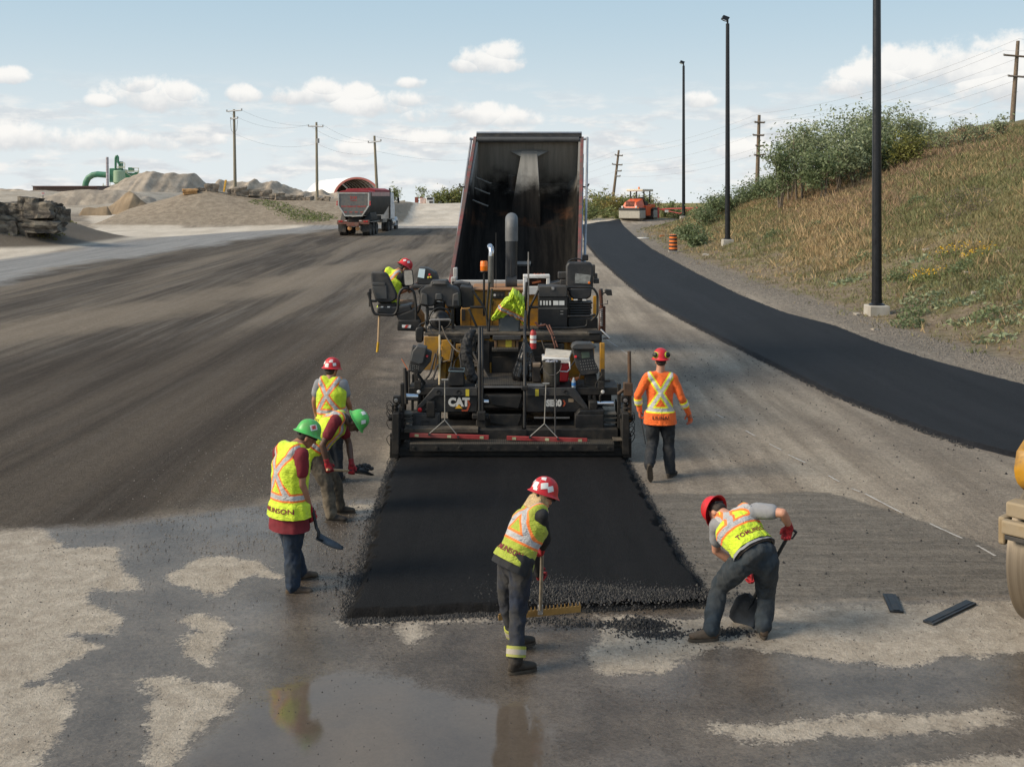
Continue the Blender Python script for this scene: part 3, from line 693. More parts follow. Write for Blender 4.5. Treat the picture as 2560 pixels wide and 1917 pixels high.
LEATH = mat('brown_boot_leather', (.06, .037, .022), .7, var=.3, scale=14, dirt=(.14, .108, .078), dirtf=.35, dscale=8, bump=.003)
BOOTK = mat('dark_boot_leather', (.02, .015, .011), .7, var=.3, scale=14, dirt=(.08, .063, .046), dirtf=.35, dscale=8, bump=.003)
SOLE = mat('boot_sole_rubber', (.055, .044, .033), .85, var=.3, scale=20)
GLR = mat('red_work_glove', (.42, .015, .025), .7, var=.2, scale=20, dirt=(.03, .02, .02), dirtf=.35, dscale=14)
GLO = mat('orange_work_glove', (.6, .12, .03), .7, var=.2, scale=20, dirt=(.15, .14, .13), dirtf=.35, dscale=14)
GREENH = mat('green_hard_hat_plastic', (.085, .5, .1), .42, var=.08, dirt=(.12, .2, .09), dirtf=.3, dscale=12)
REDH = mat('red_hard_hat_plastic', (.6, .014, .022), .42, var=.08, dirt=(.2, .035, .03), dirtf=.3, dscale=12)
HAIRB = mat('blonde_hair', (.52, .38, .2), .55, var=.3, scale=30, stretch=(3, 3, .3), bump=.006)
HAIRD = mat('short_dark_hair', (.03, .02, .015), .7, var=.3, scale=40, bump=.004)
STK = mat('sticker_white', (.7, .7, .68), .5, var=.05)
STKR = mat('sticker_red', (.5, .05, .04), .5, var=.05)
TXT = mat('dark_red_print', (.2, .02, .03), .7, var=.1)
TXTK = mat('dark_print', (.05, .015, .01), .7, var=.1)
LIMEP = mat('lime_plastic', (.5, .75, .03), .45, var=.05)

def basis(fwd, up):
    u = Vector(up).normalized(); f = Vector(fwd); f = (f-u*f.dot(u)).normalized(); r = f.cross(u)
    return Matrix((r, f, u)).transposed()            # columns: right, forward, up
def ellpts(c, r, R, k=1.):
    out = []
    for j in range(7):
        t = math.pi*j/6
        for i in range(12 if 0 < j < 6 else 1):
            a = 2*math.pi*i/12; out.append(Vector(c)+R@Vector((r[0]*k*math.sin(t)*math.cos(a), r[1]*k*math.sin(t)*math.sin(a), r[2]*k*math.cos(t))))
    return out
def hull2(mb, *parts): return mb.hull([p for q in parts for p in q])

def add_hand(mb, wrist, d, lat, side, curl=(50, 60, 45), r=.0095, k=1.):
    """d: wrist to knuckles; lat: from little finger towards the thumb; fingers curl towards the palm normal"""
    d = Vector(d).normalized(); lat = Vector(lat); lat = (lat-d*lat.dot(d)).normalized(); pn = lat.cross(d)*side; w = Vector(wrist)
    K = w+d*.085*k
    pts = []
    for s in (-1, 1):
        for c, rr in ((w+lat*.018*s*k, .02), (K+lat*.030*s*k, .0155)):
            for a in range(6):
                for q in (-1, 0, 1): pts.append(c+(lat*math.cos(a*1.047)+pn*math.sin(a*1.047))*rr*k*(1 if q == 0 else .6)+d*q*rr*.7*k)
    mb.hull(pts)
    L = (.062, .075, .083, .076)
    for i in range(4):
        p = K+lat*(-.031+.0205*i)*k; ang = 0; dirn = d; ln = L[i]
        for j, fr in enumerate((.45, .31, .24)):
            ang += math.radians(curl[j]*(1+.06*(1.5-i))); dirn = d*math.cos(ang)+pn*math.sin(ang); q = p+dirn*ln*fr*k*1.1
            mb.cone(p, r*(1.12-.1*j)*k, q, r*(1.04-.12*j)*k, 8); p = q
    p = w+d*.022*k+lat*.026*k; t1 = (d*.55+lat*.62+pn*.5).normalized(); q = p+t1*.042*k; mb.cone(p, r*1.35*k, q, r*1.15*k, 8)
    t2 = (d*.75+lat*.05+pn*.75).normalized(); q2 = q+t2*.034*k; mb.cone(q, r*1.15*k, q2, r*.95*k, 8)

def person(name, label, base_Y, J, fwd, headf, headup, sex='m', skin=SKINT, shirt=None, sleeve='short', trousers=DENIM, vest=None, vtext=None,
           hat=REDH, boots=LEATH, gloves=None, hands=None, hair=HAIRD, hem=-.05, shirt_hem=None, k=1., stickers=(), muffs=False, voxel=.013, tall_boot=False, bandtr=False, bands=None, foot=None, ktext=None, glass=False):
    """J: joints as (photo x, photo y, metres behind base_Y); every joint sits at its own real distance"""
    j = {q: P(v[0], v[1], base_Y+v[2]) for q, v in J.items()}
    pel, nk, hd = j['pelvis'], j['neck'], j['head']
    S = (nk-pel).normalized(); T = basis(fwd, S); lat, fw, _ = T.col[0].copy(), T.col[1].copy(), T.col[2].copy()
    if 'shL' not in j: j['shL'] = nk-lat*.185*k-S*.055
    if 'shR' not in j: j['shR'] = nk+lat*.185*k-S*.055
    hl = (lat*.6+Vector((lat.x, lat.y, 0)).normalized()*.4).normalized()
    Dn = Vector((0, 0, -1))
    hipL = j.get('hipL', pel-hl*.09*k+Dn*.03); hipR = j.get('hipR', pel+hl*.09*k+Dn*.03)
    root = thing(name, label, 'person', (pel.x, pel.y, 0))
    chest = pel+(nk-pel)*.68+fw*.01; waist = pel+(nk-pel)*.3; f_ = 1. if sex == 'm' else .9
    def torso(mb, g, top=True, low=0., shk=.82):
        Tm = T
        e1 = ellpts(pel-S*low, (.165*k*f_+g, .118*k+g, .09), Tm); e2 = ellpts(waist, (.158*k*f_+g, .112*k+g, .09), Tm)
        e3 = ellpts(chest, (.18*k*f_+g, .122*k+g, .11), Tm); e4 = ellpts(nk-S*.075, (.115*k*f_+g*.5, .075*k+g*.5, .05), Tm)
        hull2(mb, e1, e2); hull2(mb, e2, e3); hull2(mb, e3, e4)
        for s in ('shL', 'shR'): hull2(mb, ellpts(nk-S*.055, (.06, .065, .045+g), Tm), ellpts(j[s]*shk+nk*(1-shk)-S*.012, (.062*f_+g*(shk > .7), .068*f_+g, .062*f_+g), Tm), ellpts(chest+S*.02, (.09, .1, .06), Tm))
    hU = Vector(headup).normalized(); H = basis(headf, hU); hr, hf, hu = H.col[0].copy(), H.col[1].copy(), H.col[2].copy()
    # ---- body: one continuous surface (head with face, neck, trunk, arms, legs)
    mb = MB(); torso(mb, -.02)
    mb.ell(hd+hu*.02, (.075, .094, .098), H); hull2(mb, ellpts(hd+hf*.012-hu*.035, (.062, .075, .05), H), ellpts(hd+hf*.05-hu*.085, (.032, .03, .024), H))
    mb.cone(hd+hf*.088+hu*.012, .010, hd+hf*.112-hu*.024, .0155, 8); mb.cone(hd+hf*.09-hu*.024, .016, hd+hf*.105-hu*.026, .013, 8)
    mb.cone(hd+hf*.078-hu*.055-hr*.02, .013, hd+hf*.078-hu*.055+hr*.02, .013, 8)
    for s in (-1, 1):
        mb.ell(hd+hr*.076*s-hf*.006-hu*.01, (.011, .021, .034), H, 8, 6); mb.cone(hd+hf*.078+hu*.026+hr*.03*s, .016, hd+hf*.07+hu*.022+hr*.05*s, .013, 8)
    mb.cone(nk-S*.05, .068*f_, hd-hu*.03-hf*.015, .057*f_)
    for a in 'LR':
        sh, elb, wr = j['sh'+a], j['el'+a], j['wr'+a]
        mb.cone(sh, .05*k*f_, sh*.45+elb*.55, .045*k*f_); mb.cone(sh*.45+elb*.55, .045*k*f_, elb, .037*k*f_)
        mb.cone(elb, .038*k*f_, elb*.65+wr*.35, .04*k*f_); mb.cone(elb*.65+wr*.35, .04*k*f_, wr, .026*k*f_)
        hp, kn, an = (hipL if a == 'L' else hipR), j['kn'+a], j['an'+a]
        mb.cone(hp, .078, kn, .05); mb.cone(kn, .048, an, .036)
    if hands is None: hands = {}
    if not gloves:
        for a, s in (('L', -1), ('R', 1)):
            if a in hands: d_, l_, c_ = hands[a]; add_hand(mb, j['wr'+a], d_, l_, s, c_, .010)
    remeshed('body', mb, voxel*.72, skin, root, 3)
    # ---- trousers
    mb = MB(); hull2(mb, ellpts(pel+S*.03, (.16*k, .118*k, .05), T), ellpts(pel-S*.05-fw*.01, (.17*k, .133*k, .07), T))
    for a in 'LR':
        hp, kn, an = (hipL if a == 'L' else hipR), j['kn'+a], j['an'+a]
        hull2(mb, ellpts(pel-S*.04, (.15*k, .12*k, .06), T), ellpts(hp*.78+kn*.22, (.092*k,)*3, Matrix.Identity(3)))
        mb.cone(hp, .106*k, hp*.5+kn*.5, .093*k); mb.cone(hp*.5+kn*.5, .093*k, kn, .074*k); mb.cone(kn, .074*k, kn*.5+an*.5, .072*k)
        e = an*.97+kn*.03 if not tall_boot else an*.82+kn*.18
        mb.cone(kn*.5+an*.5, .072*k, e, .066*k if not tall_boot else .068)
    remeshed('trousers', mb, voxel, trousers, root, 4, folds(.024, 11))
    if bandtr:
        for a in 'LR':
            kn, an = j['kn'+a], j['an'+a]; d = (an-kn).normalized(); c = an*.78+kn*.22
            mb = MB(); mb.lathe(c-d*.045, d, [(.074, 0), (.086, .002), (.086, .088), (.074, .09)], 24); bb = mb.build('reflective_band', mat('band_yellow', (.45, .48, .05), .7, var=.3, dirt=(.2, .18, .12), dirtf=.4), root, smooth=True)
            mb = MB(); mb.lathe(c-d*.02, d, [(.084, 0), (.0875, .001), (.0875, .042), (.084, .043)], 24); mb.build('silver_strip', mat('band_silver', (.5, .47, .4), .5, var=.3, dirt=(.2, .16, .12), dirtf=.4), bb, smooth=True)
    # ---- shirt
    if shirt:
        mb = MB(); torso(mb, .014)
        for a in 'LR':
            sh, elb, wr = j['sh'+a], j['el'+a], j['wr'+a]; g = .013
            if sleeve == 'short': mb.cone(sh, .056*k*f_+g, sh*.42+elb*.58, .052*k*f_+g)
            else: mb.cone(sh, .056*k*f_+g*.7, elb, .046*f_+g*.7); mb.cone(elb, .046*f_+g*.7, wr, .032+g*.4)
        hm = hem-.06 if shirt_hem is None else shirt_hem
        cut = [(pel+S*hm, -S)]
        hull2(mb, ellpts(pel+S*.04, (.208*k, .15*k, .06), T), ellpts(pel+S*(hm-.05), (.228*k, .168*k, .05), T))
        if shirt is not ORNG: remeshed('shirt', mb, voxel, shirt, root, 3, folds(.01, 13), clip=cut)
        else:
            o = remeshed('shirt', mb, voxel, shirt, root, 3, folds(.011, 11), clip=cut,
                     attrs={'vt': lambda co: np.stack([(co-np.array(pel))@np.array(lat), -(co-np.array(pel))@np.array(fw)+(np.abs((co-np.array(pel))@np.array(lat)) > .19)*-9, (co-np.array(pel))@np.array(S)-hm+(np.abs((co-np.array(pel))@np.array(lat)) > .195*k)*3], 1)})
            vest_obj = o; hem = hm
    if vest:
        mb = MB(); torso(mb, .036, shk=.6); hull2(mb, ellpts(pel+S*.02, (.222*k*f_, .165*k, .07), T), ellpts(pel+S*(hem-.06), (.248*k*f_, .182*k, .06), T))
        PN, LN, FN, SN = (np.array(q) for q in (pel, lat, fw, S))
        o = remeshed('vest', mb, voxel, vest, root, 3, folds(.016, 9), clip=[(pel+S*hem, -S)],
                     attrs={'vt': lambda co: np.stack([(co-PN)@LN, -(co-PN)@FN, (co-PN)@SN-hem], 1)})
        sd = o.modifiers.new('thick', 'SOLIDIFY'); sd.thickness = .004; sd.offset = 1
        vest_obj = o
    if vtext:
        s_, size_, zt_, mt_ = vtext
        bm = bmesh.new(); bm.from_mesh(vest_obj.data); bv = BVHTree.FromBMesh(bm); off = Vector(vest_obj.location)+Vector(root.location)
        vs, fs = text_geo(s_, size_, .0012, width=1.25, space=1.05); out = []; Rr = .21
        for x, y in vs:
            a = x/Rr; dirn = (-fw*math.cos(a)+lat*math.sin(a)); o0 = pel+S*(hem+zt_+y)-off
            h = bv.ray_cast(o0+dirn*.6, -dirn); p = (h[0] if h[0] is not None else o0+dirn*.16)+dirn*.009
            out.append(p+off)
        mesh_obj('lettering', out, fs, mt_, vest_obj); bm.free()
        if ktext:
            pass
    # ---- hard hat
    hc = hd+hu*.045; c, sn = 0, 0; vs = []; fs = []; seg = 32
    prof = [(1.24, -.012, .03), (1.2, -.006, .03), (1.03, .004, 0), (1.0, .03, 0), (.94, .072, 0), (.8, .108, 0), (.55, .135, 0), (.25, .147, 0), (.02, .15, 0)]
    for q, (rr, hh, fb) in enumerate(prof):
        for i in range(seg):
            a = 2*math.pi*i/seg; ca, sa = math.cos(a), math.sin(a)
            rg = 1+(.012 if q in (4, 5, 6, 7) and abs(sa) > .5 and abs(ca) < .12 else 0)
            rd = rr+(fb*1.5*max(0, sa)**2 if q < 2 else 0)
            vs.append(hc+hr*ca*.112*rd+hf*sa*.133*rd+hu*(hh*rg+(-.012*max(0, sa) if q < 2 else 0)))
    for q in range(len(prof)-1):
        for i in range(seg): a_ = q*seg+i; b_ = q*seg+(i+1) % seg; fs.append((a_, b_, b_+seg, a_+seg))
    hat_o = mesh_obj('hard_hat', vs, fs, hat, root, True); sm = hat_o.modifiers.new('thick', 'SOLIDIFY'); sm.thickness = .004
    sb = hat_o.modifiers.new('sub', 'SUBSURF'); sb.levels = 1; sb.render_levels = 1
    mb = MB(); mb.cone(hc+hf*-.095-hu*.03-hr*.04, .013, hc+hf*-.095-hu*.03+hr*.04, .013, 8); mb.build('hat_strap', BLKC, root, smooth=True)
    for (a, e, sz, mt_) in stickers:
        a = math.radians(a); e = math.radians(e); n_ = (hr*math.sin(a)*math.cos(e)-hf*math.cos(a)*math.cos(e)+hu*math.sin(e)).normalized()
        loc = lambda dd: hc+hr*dd.dot(hr)*.1135+hf*dd.dot(hf)*.1345+hu*(dd.dot(hu)*.149+.004)
        tx, ty, _ = frame_to(n_); vv = []; K = 5
        for u in range(K):
            for w in range(K):
                dd = (n_+tx*(u/(K-1)-.5)*sz*1.35+ty*(w/(K-1)-.5)*sz).normalized(); vv.append(loc(dd)+n_*.004)
        mesh_obj('sticker', vv, [(u*K+w, u*K+w+1, (u+1)*K+w+1, (u+1)*K+w) for u in range(K-1) for w in range(K-1)], mt_, hat_o)
    if muffs:
        for s in muffs:
            p = hc+hr*.085*s-hf*.085+hu*.06; nn = (hr*s*.6-hf*.75+hu*.25).normalized()
            em = MB().lathe(p, nn, [(0, 0), (.036, 0), (.040, .006), (.036, .026), (.022, .034), (0, .036)], 16).build('ear_muff', BLK, hat_o, smooth=True)
            MB().lathe(p+nn*-.004, nn, [(.034, 0), (.045, .002), (.045, .010), (.038, .012)], 18).build('cushion', LIMEP, em, smooth=True)
    if glass:
        mb = MB(); mb.tube([hd-hr*.082-hf*.02+hu*.018, hd-hr*.078+hf*.055+hu*.015, hd-hr*.05+hf*.098+hu*.012, hd+hf*.108+hu*.012, hd+hr*.05+hf*.098+hu*.012, hd+hr*.078+hf*.055+hu*.015, hd+hr*.082-hf*.02+hu*.018], [.004, .006, .015, .013, .015, .006, .004], 8)
        mb.build('safety_glasses', mat('dark_lens', (.01, .01, .012), .15), root, smooth=True)
    # ---- hair
    mb = MB()
    if sex == 'f':
        mb.ell(hd-hf*.03-hu*.0, (.082, .085, .095), H); tl = nk-S*.02-fw*.05
        for q in range(-3, 4): mb.cone(hd+hr*.02*q-hf*.075-hu*.02, .026, tl+hr*.026*q-fw*.02, .018, 8)
        mb.cone(hd+hr*.075-hu*.02, .02, hd+hr*.07-hu*.11-hf*.02, .014, 8); mb.cone(hd-hr*.075-hu*.02, .02, hd-hr*.07-hu*.11-hf*.02, .014, 8)
        remeshed('hair', mb, .009, hair, root, 2, lambda co, no: co+no*(.006*(fbm(co[:, 0]*90, co[:, 2]*8, 3)-.5))[:, None])
    else:
        hull2(mb, ellpts(hd-hf*.02+hu*.03, (.08, .085, .08), H), ellpts(hd-hf*.045-hu*.03, (.066, .055, .03), H)); remeshed('hair', mb, .011, hair, root, 2)
    # ---- gloves
    if gloves:
        for a, s in (('L', -1), ('R', 1)):
            if a in hands:
                d_, l_, c_ = hands[a]; wr = j['wr'+a]; mb = MB(); add_hand(mb, wr, d_, l_, s, c_, .0115, 1.08)
                ad = (j['el'+a]-wr).normalized(); mb.cone(wr+ad*.05, .037, wr-ad*.005, .031, 10)
                remeshed('glove', mb, .0052, gloves, root, 1)
    if bands:
        for a in 'LR':
            elb, wr = j['el'+a], j['wr'+a]; d = (wr-elb).normalized(); c = elb*bands[0]+wr*(1-bands[0])
            mb = MB(); mb.lathe(c-d*.05, d, [(.056, 0), (.062, .001), (.060, .092), (.055, .093)], 22); bb = mb.build('sleeve_band', mat('band_lime', (.8, .85, .02), .7, var=.05), root, smooth=True)
            MB().lathe(c-d*.028, d, [(.061, 0), (.0635, .001), (.0625, .05), (.06, .051)], 22).build('silver_strip', mat('band_silver_new', (.58, .58, .56), .5, var=.08), bb, smooth=True)
    # ---- boots
    foot = foot or {}
    for a in 'LR':
        an = j['an'+a]; ff = foot.get(a, (fwd[0], fwd[1], 0)); ff = Vector(ff).normalized(); up = Vector(foot.get('up'+a, (0, 0, 1)))
        B = basis(ff, up); r_, f1, u1 = (B.col[q].copy() for q in range(3)); base = an-u1*(.095)
        mb = MB(); kk = 1. if sex == 'm' else .92
        hull2(mb, ellpts(an+u1*(.02), (.05, .054, .03), B), ellpts(base+u1*.05-f1*.03, (.041, .045, .04), B))
        hull2(mb, ellpts(base+u1*.05-f1*.03, (.041, .045, .04), B), ellpts(base+u1*.05+f1*.12*kk, (.045, .05, .035), B))
        hull2(mb, ellpts(base+u1*.07+f1*.03, (.038, .05, .04), B), ellpts(base+u1*.046+f1*.165*kk, (.046, .045, .03), B))
        if tall_boot: kn = j['kn'+a]; hull2(mb, ellpts(an, (.058, .062, .04), B), ellpts(an*.78+kn*.22, (.066, .068, .03), B))
        else: hull2(mb, ellpts(an+u1*.02, (.05, .052, .03), B), ellpts(an*.9+j['kn'+a]*.1, (.05, .052, .02), B))
        bt = remeshed('boot', mb, .011, boots, root, 2)
        mb = MB(); pts = []
        for i in range(24):
            t = 2*math.pi*i/24; x = math.cos(t); y = math.sin(t); w = .043+.008*max(0, y)-.004*(abs(y) < .3)
            pts.append(base+r_*x*w+f1*(.068*kk+y*.148*kk)+u1*.0)
        mb.prism(pts, u1*.027); mb.build('sole', SOLE, bt, bevel=.004)
    return root, j, T, vest_obj if (vest or shirt is ORNG) else None

V = Vector
# near left worker: green hard hat, maroon shirt
g1 = person('person', 'man in green hard hat and maroon shirt standing at left with a small shovel', 11.15,
    dict(pelvis=(724, 1262, 0), neck=(726, 1112, .02), head=(766, 1093, .11), shR=(754, 1137, -.12), shL=(700, 1130, .16), elR=(754, 1210, -.14), wrR=(776, 1276, -.02),
         elL=(705, 1205, .32), wrL=(742, 1262, .42), knR=(732, 1372, -.04), anR=(731, 1466, -.12), knL=(728, 1360, .16), anL=(748, 1430, .25)),
    (.72, .69, 0), (.85, .35, -.4), (.33, .22, .92), skin=SKINT, shirt=MAROON, trousers=DENIM, vest=HIVIS, vtext=('TOMLINSON', .068, .085, TXT), hat=GREENH, gloves=GLR,
    hands={'R': ((.35, .15, -.9), (.6, .75, .2), (48, 62, 40)), 'L': ((.5, 0, -.8), (.3, .9, .2), (40, 50, 40))}, hem=-.1, shirt_hem=-.24, k=1.16,
    stickers=[(95, 30, .45, STK), (95, 30, .3, STKR)], foot={'R': (.97, .1, 0), 'L': (.9, .45, 0)}, glass=True)
# bent worker behind him
g2 = person('person', 'man in green hard hat bent low over a shovel beside the fresh mat', 13.6,
    dict(pelvis=(786, 1118, 0), neck=(856, 1032, 0), head=(886, 1056, -.03), shR=(838, 1052, -.19), shL=(852, 1052, .19), elR=(806, 1112, -.24), wrR=(818, 1158, -.22),
         elL=(872, 1108, .22), wrL=(879, 1160, .12), knR=(818, 1212, -.16), anR=(828, 1286, -.2), knL=(838, 1208, .14), anL=(848, 1266, .15)),
    (.98, -.1, 0), (.62, -.12, -.75), (.78, .0, .5), skin=SKIND, shirt=MAROON, trousers=BROWN, vest=HIVIS, hat=GREENH, gloves=GLR, boots=BOOTK,
    hands={'R': ((.35, 0, -.9), (.85, .1, .35), (55, 65, 40)), 'L': ((.0, -.1, -1), (.9, .1, -.1), (55, 65, 40))}, hem=-.14, k=1.1, stickers=[(60, 55, .4, STK), (120, 30, .35, STK)],
    foot={'R': (.98, -.1, 0), 'L': (.97, .1, 0)}, glass=True)
# worker standing behind them
g3 = person('person', 'man in red hard hat and grey tee shirt standing behind the bent shoveller', 15.2,
    dict(pelvis=(829, 1048, 0), neck=(826, 948, .0), head=(829, 927, .05), shL=(797, 959, .02), shR=(858, 960, 0), elL=(786, 1000, .0), wrL=(790, 1036, .1), elR=(869, 1002, .04), wrR=(878, 1030, .2),
         knL=(815, 1122, .02), anL=(814, 1192, 0), knR=(842, 1122, .05), anR=(845, 1190, .05)),
    (.25, .97, 0), (.5, .86, -.1), (.08, .1, 1), skin=SKINT, shirt=GREYC, trousers=DENIMK, vest=HIVIS, vtext=('TOMLINSON', .066, .085, TXT), hat=REDH, gloves=None,
    hands={'L': ((0, .1, -1), (0, 1, 0), (20, 25, 20)), 'R': ((.2, .4, -.8), (.3, .8, 0), (25, 30, 20))}, k=1.08, hem=-.08,
    stickers=[(-30, 25, .3, STK), (30, 40, .35, STK), (5, 12, .4, STK), (60, 20, .3, STK)])
# orange shirt, walking away
g4 = person('person', 'man in orange reflective shirt walking away to the right of the paver', 15.5,
    dict(pelvis=(1650, 1036, 0), neck=(1650, 926, .02), head=(1652, 903, .03), shL=(1619, 943, 0), shR=(1683, 945, 0), elL=(1594, 988, -.02), wrL=(1599, 1026, .06), elR=(1704, 995, -.03), wrR=(1722, 1033, .08),
         knL=(1631, 1106, .06), anL=(1623, 1164, -.26), knR=(1671, 1108, .08), anR=(1675, 1178, .02)),
    (.06, 1, 0), (.05, 1, -.05), (0, 0, 1), skin=SKINL, shirt=ORNG, sleeve='long', trousers=DENIMK, vtext=('LIUNA!', .07, .105, TXTK), hat=REDH, gloves=GLO, boots=BOOTK,
    hands={'L': ((.05, .1, -1), (0, .9, 0), (55, 60, 40)), 'R': ((.3, .15, -1), (-.5, .8, 0), (30, 35, 30))}, shirt_hem=-.13, muffs=(-1, 1), bands=(.62,),
    foot={'L': (.1, .35, -.93), 'upL': (0, .93, .35), 'R': (.55, .83, 0)}, k=1.08)
# woman with the lute
g5 = person('person', 'woman with blonde hair and red hard hat pushing a wide lute at the mat edge', 9.35,
    dict(pelvis=(1287, 1395, 0), neck=(1342, 1268, .12), head=(1356, 1245, .2), shR=(1355, 1288, -.04), shL=(1318, 1280, .28), elR=(1363, 1348, .06), wrR=(1357, 1366, .22),
         elL=(1334, 1362, .42), wrL=(1345, 1432, .52), knR=(1296, 1532, -.06), anR=(1289, 1655, -.2), knL=(1268, 1510, .18), anL=(1290, 1592, .28)),
    (.78, .62, 0), (.75, .6, -.25), (.3, .2, .93), sex='f', skin=SKINL, shirt=BLKC, sleeve='long', trousers=NAVY, vest=HIVISD, vtext=('TOMLINSON', .064, .085, TXT), hat=REDH, gloves=GLR, boots=BOOTK,
    hands={'R': ((-.1, .7, -.6), (.0, -.4, .9), (50, 65, 45)), 'L': ((.1, .8, -.5), (.0, -.3, .9), (50, 65, 45))}, hem=-.04, hair=HAIRB, voxel=.012, tall_boot=True, bandtr=True, k=.96,
    stickers=[(0, 20, .4, STK), (-35, 30, .28, STK), (20, 50, .35, STK), (45, 25, .4, STK), (-60, 20, .3, STK), (75, 20, .35, STK), (10, 2, .3, STK)], foot={'R': (.93, .35, 0), 'L': (.9, .42, 0)}, glass=True)
# bent man with the square shovel
g6 = person('person', 'man in grey tee shirt bent double shovelling beside the mat corner at right', 9.85,
    dict(pelvis=(1890, 1382, 0), neck=(1822, 1290, .30), head=(1796, 1281, .42), shR=(1893, 1276, .20), shL=(1793, 1312, .37), elR=(1957, 1282, .05), wrR=(1974, 1316, .2), elL=(1790, 1375, .5), wrL=(1862, 1425, .5),
         hipL=(1862, 1400, .0), hipR=(1915, 1400, 0), knL=(1797, 1468, .22), anL=(1777, 1574, -.02), knR=(1914, 1488, .22), anR=(1909, 1566, .06)),
    (-.45, .89, -.2), (-.25, .2, -.95), (-.5, .8, .12), skin=SKINL, shirt=GREYC, trousers=DENIMG, vest=HIVIS, vtext=('TOMLINSON', .058, .085, TXT), hat=REDH, gloves=GLR,
    hands={'R': ((-.2, .35, -.9), (-.8, .2, .3), (50, 65, 45)), 'L': ((.6, .2, -.6), (.2, -.7, .4), (50, 65, 45))}, hem=.05, shirt_hem=.02, k=1.12, voxel=.012,
    foot={'L': (-.98, -.12, 0), 'R': (.12, .99, 0)})
# operator in the left seat of the paver
g7 = person('person', 'paver operator in red hard hat leaning over the left seat console', 19.25,
    dict(pelvis=(972, 768, 0), neck=(983, 679, .1), head=(1009, 671, .18), shL=(965, 679, .14), shR=(1003, 692, -.02), elL=(990, 735, .4), wrL=(1030, 720, .55), elR=(1024, 728, .06), wrR=(1046, 705, .28),
         knL=(1025, 758, .5), anL=(1040, 812, .6), knR=(1032, 764, .3), anR=(1046, 818, .42)),
    (.55, .8, 0), (.7, .4, -.62), (.45, .2, .75), skin=SKINT, shirt=BLKC, sleeve='short', trousers=KHAKI, vest=HIVIS, hat=REDH,
    hands={'L': ((.7, .5, 0), (0, .3, 1), (30, 30, 20)), 'R': ((.8, .5, .1), (-.5, .5, .6), (25, 35, 25))}, hem=-.03, muffs=(-1,), stickers=[(40, 30, .3, STK), (80, 35, .3, STK)])

# ---- belt of the bent man, radio of the walking man
def ring_on(parent, c, T, rx, ry, w, mtl, name):
    mb = MB(); n = 28; o_ = []
    for h, g in ((0, -.006), (.001, .004), (w-.001, .004), (w, -.006)):
        for i in range(n):
            a = 2*math.pi*i/n; o_.append(c+T.col[0]*math.cos(a)*(rx+g)+T.col[1]*math.sin(a)*(ry+g)+T.col[2]*h)
    mb.add(o_, [(q*n+i, q*n+(i+1) % n, (q+1)*n+(i+1) % n, (q+1)*n+i) for q in range(3) for i in range(n)]); return mb.build(name, mtl, parent, smooth=True)
r_, j_, T_, _ = g6; ring_on(r_, j_['pelvis']+T_.col[2]*.005, T_, .205, .155, .035, mat('brown_leather_belt', (.06, .042, .03), .6, var=.2), 'belt')
r_, j_, T_, _ = g4; MB().box(j_['pelvis']+T_.col[0]*.2+V((0, 0, -.02)), (.035, .05, .13)).build('radio', BLK, r_, bevel=.006)
# ================================================================ hand tools and small things
def shovel(label, grip, neck, face, blade=(.26, .32), d_grip=True, handle=WOOD, loadn=None, name='shovel', group=None):
    grip = Vector(grip); neck = Vector(neck); d = (neck-grip).normalized(); root = thing(name, label, 'shovel', (neck.x, neck.y, 0), group)
    mb = MB().tube([grip, neck], .0165, 10); mb.build('shaft', handle, root, smooth=True)
    n_ = Vector(face); n_ = (n_-d*n_.dot(d)).normalized(); w = d.cross(n_)
    if d_grip:
        q = grip-d*.1; MB().tube([grip, grip-d*.03+w*.045, q+w*.05], .009, 8).tube([grip, grip-d*.03-w*.045, q-w*.05], .009, 8).tube([q+w*.055, q-w*.055], .013, 8).build('grip', RUB, root, smooth=True)
    # pressed blade: dished sheet with raised sides
    B, L = blade; vs = []; U, W = 9, 11
    for i in range(W):
        t = i/(W-1)
        for k in range(U):
            s = k/(U-1)*2-1; wd = B/2*(.55+.45*min(1, t*4))*(1-.12*max(0, t-.7)/.3); ed = max(0, abs(s)-.7)/.3
            vs.append(neck+d*(L*t-(.0 if t < .9 else .03*s*s))+w*s*wd-n_*(.035*math.sin(t*1.6)-.05*ed*(1-t*.75)-.02*s*s))
    fs = [(i*U+k, i*U+k+1, (i+1)*U+k+1, (i+1)*U+k) for i in range(W-1) for k in range(U-1)]
    o = mesh_obj('blade', vs, fs, mat('blued_blade_steel', (.06, .072, .09), .4, .6, .3, dirt=(.012, .012, .012), dirtf=.45), root, True); m = o.modifiers.new('t', 'SOLIDIFY'); m.thickness = .004
    MB().tube([neck-d*.12, neck+d*.05-n_*.01, neck+d*.16-n_*.03], [.02, .02, .006], 10).build('socket', mat('blued_blade_steel', (0,0,0)), root, smooth=True)
    return root
# near left worker: short shovel, blade hanging to the right
j = g1[1]; h = j['wrR']+V((.35, .15, -.9)).normalized()*.1
shovel('small shovel with black blade hanging from the red glove of the near left man', h+V((-.02, 0, .12)), P(792, 1322, 11.1), (.2, -.1, .97), (.17, .27), False, RUB)
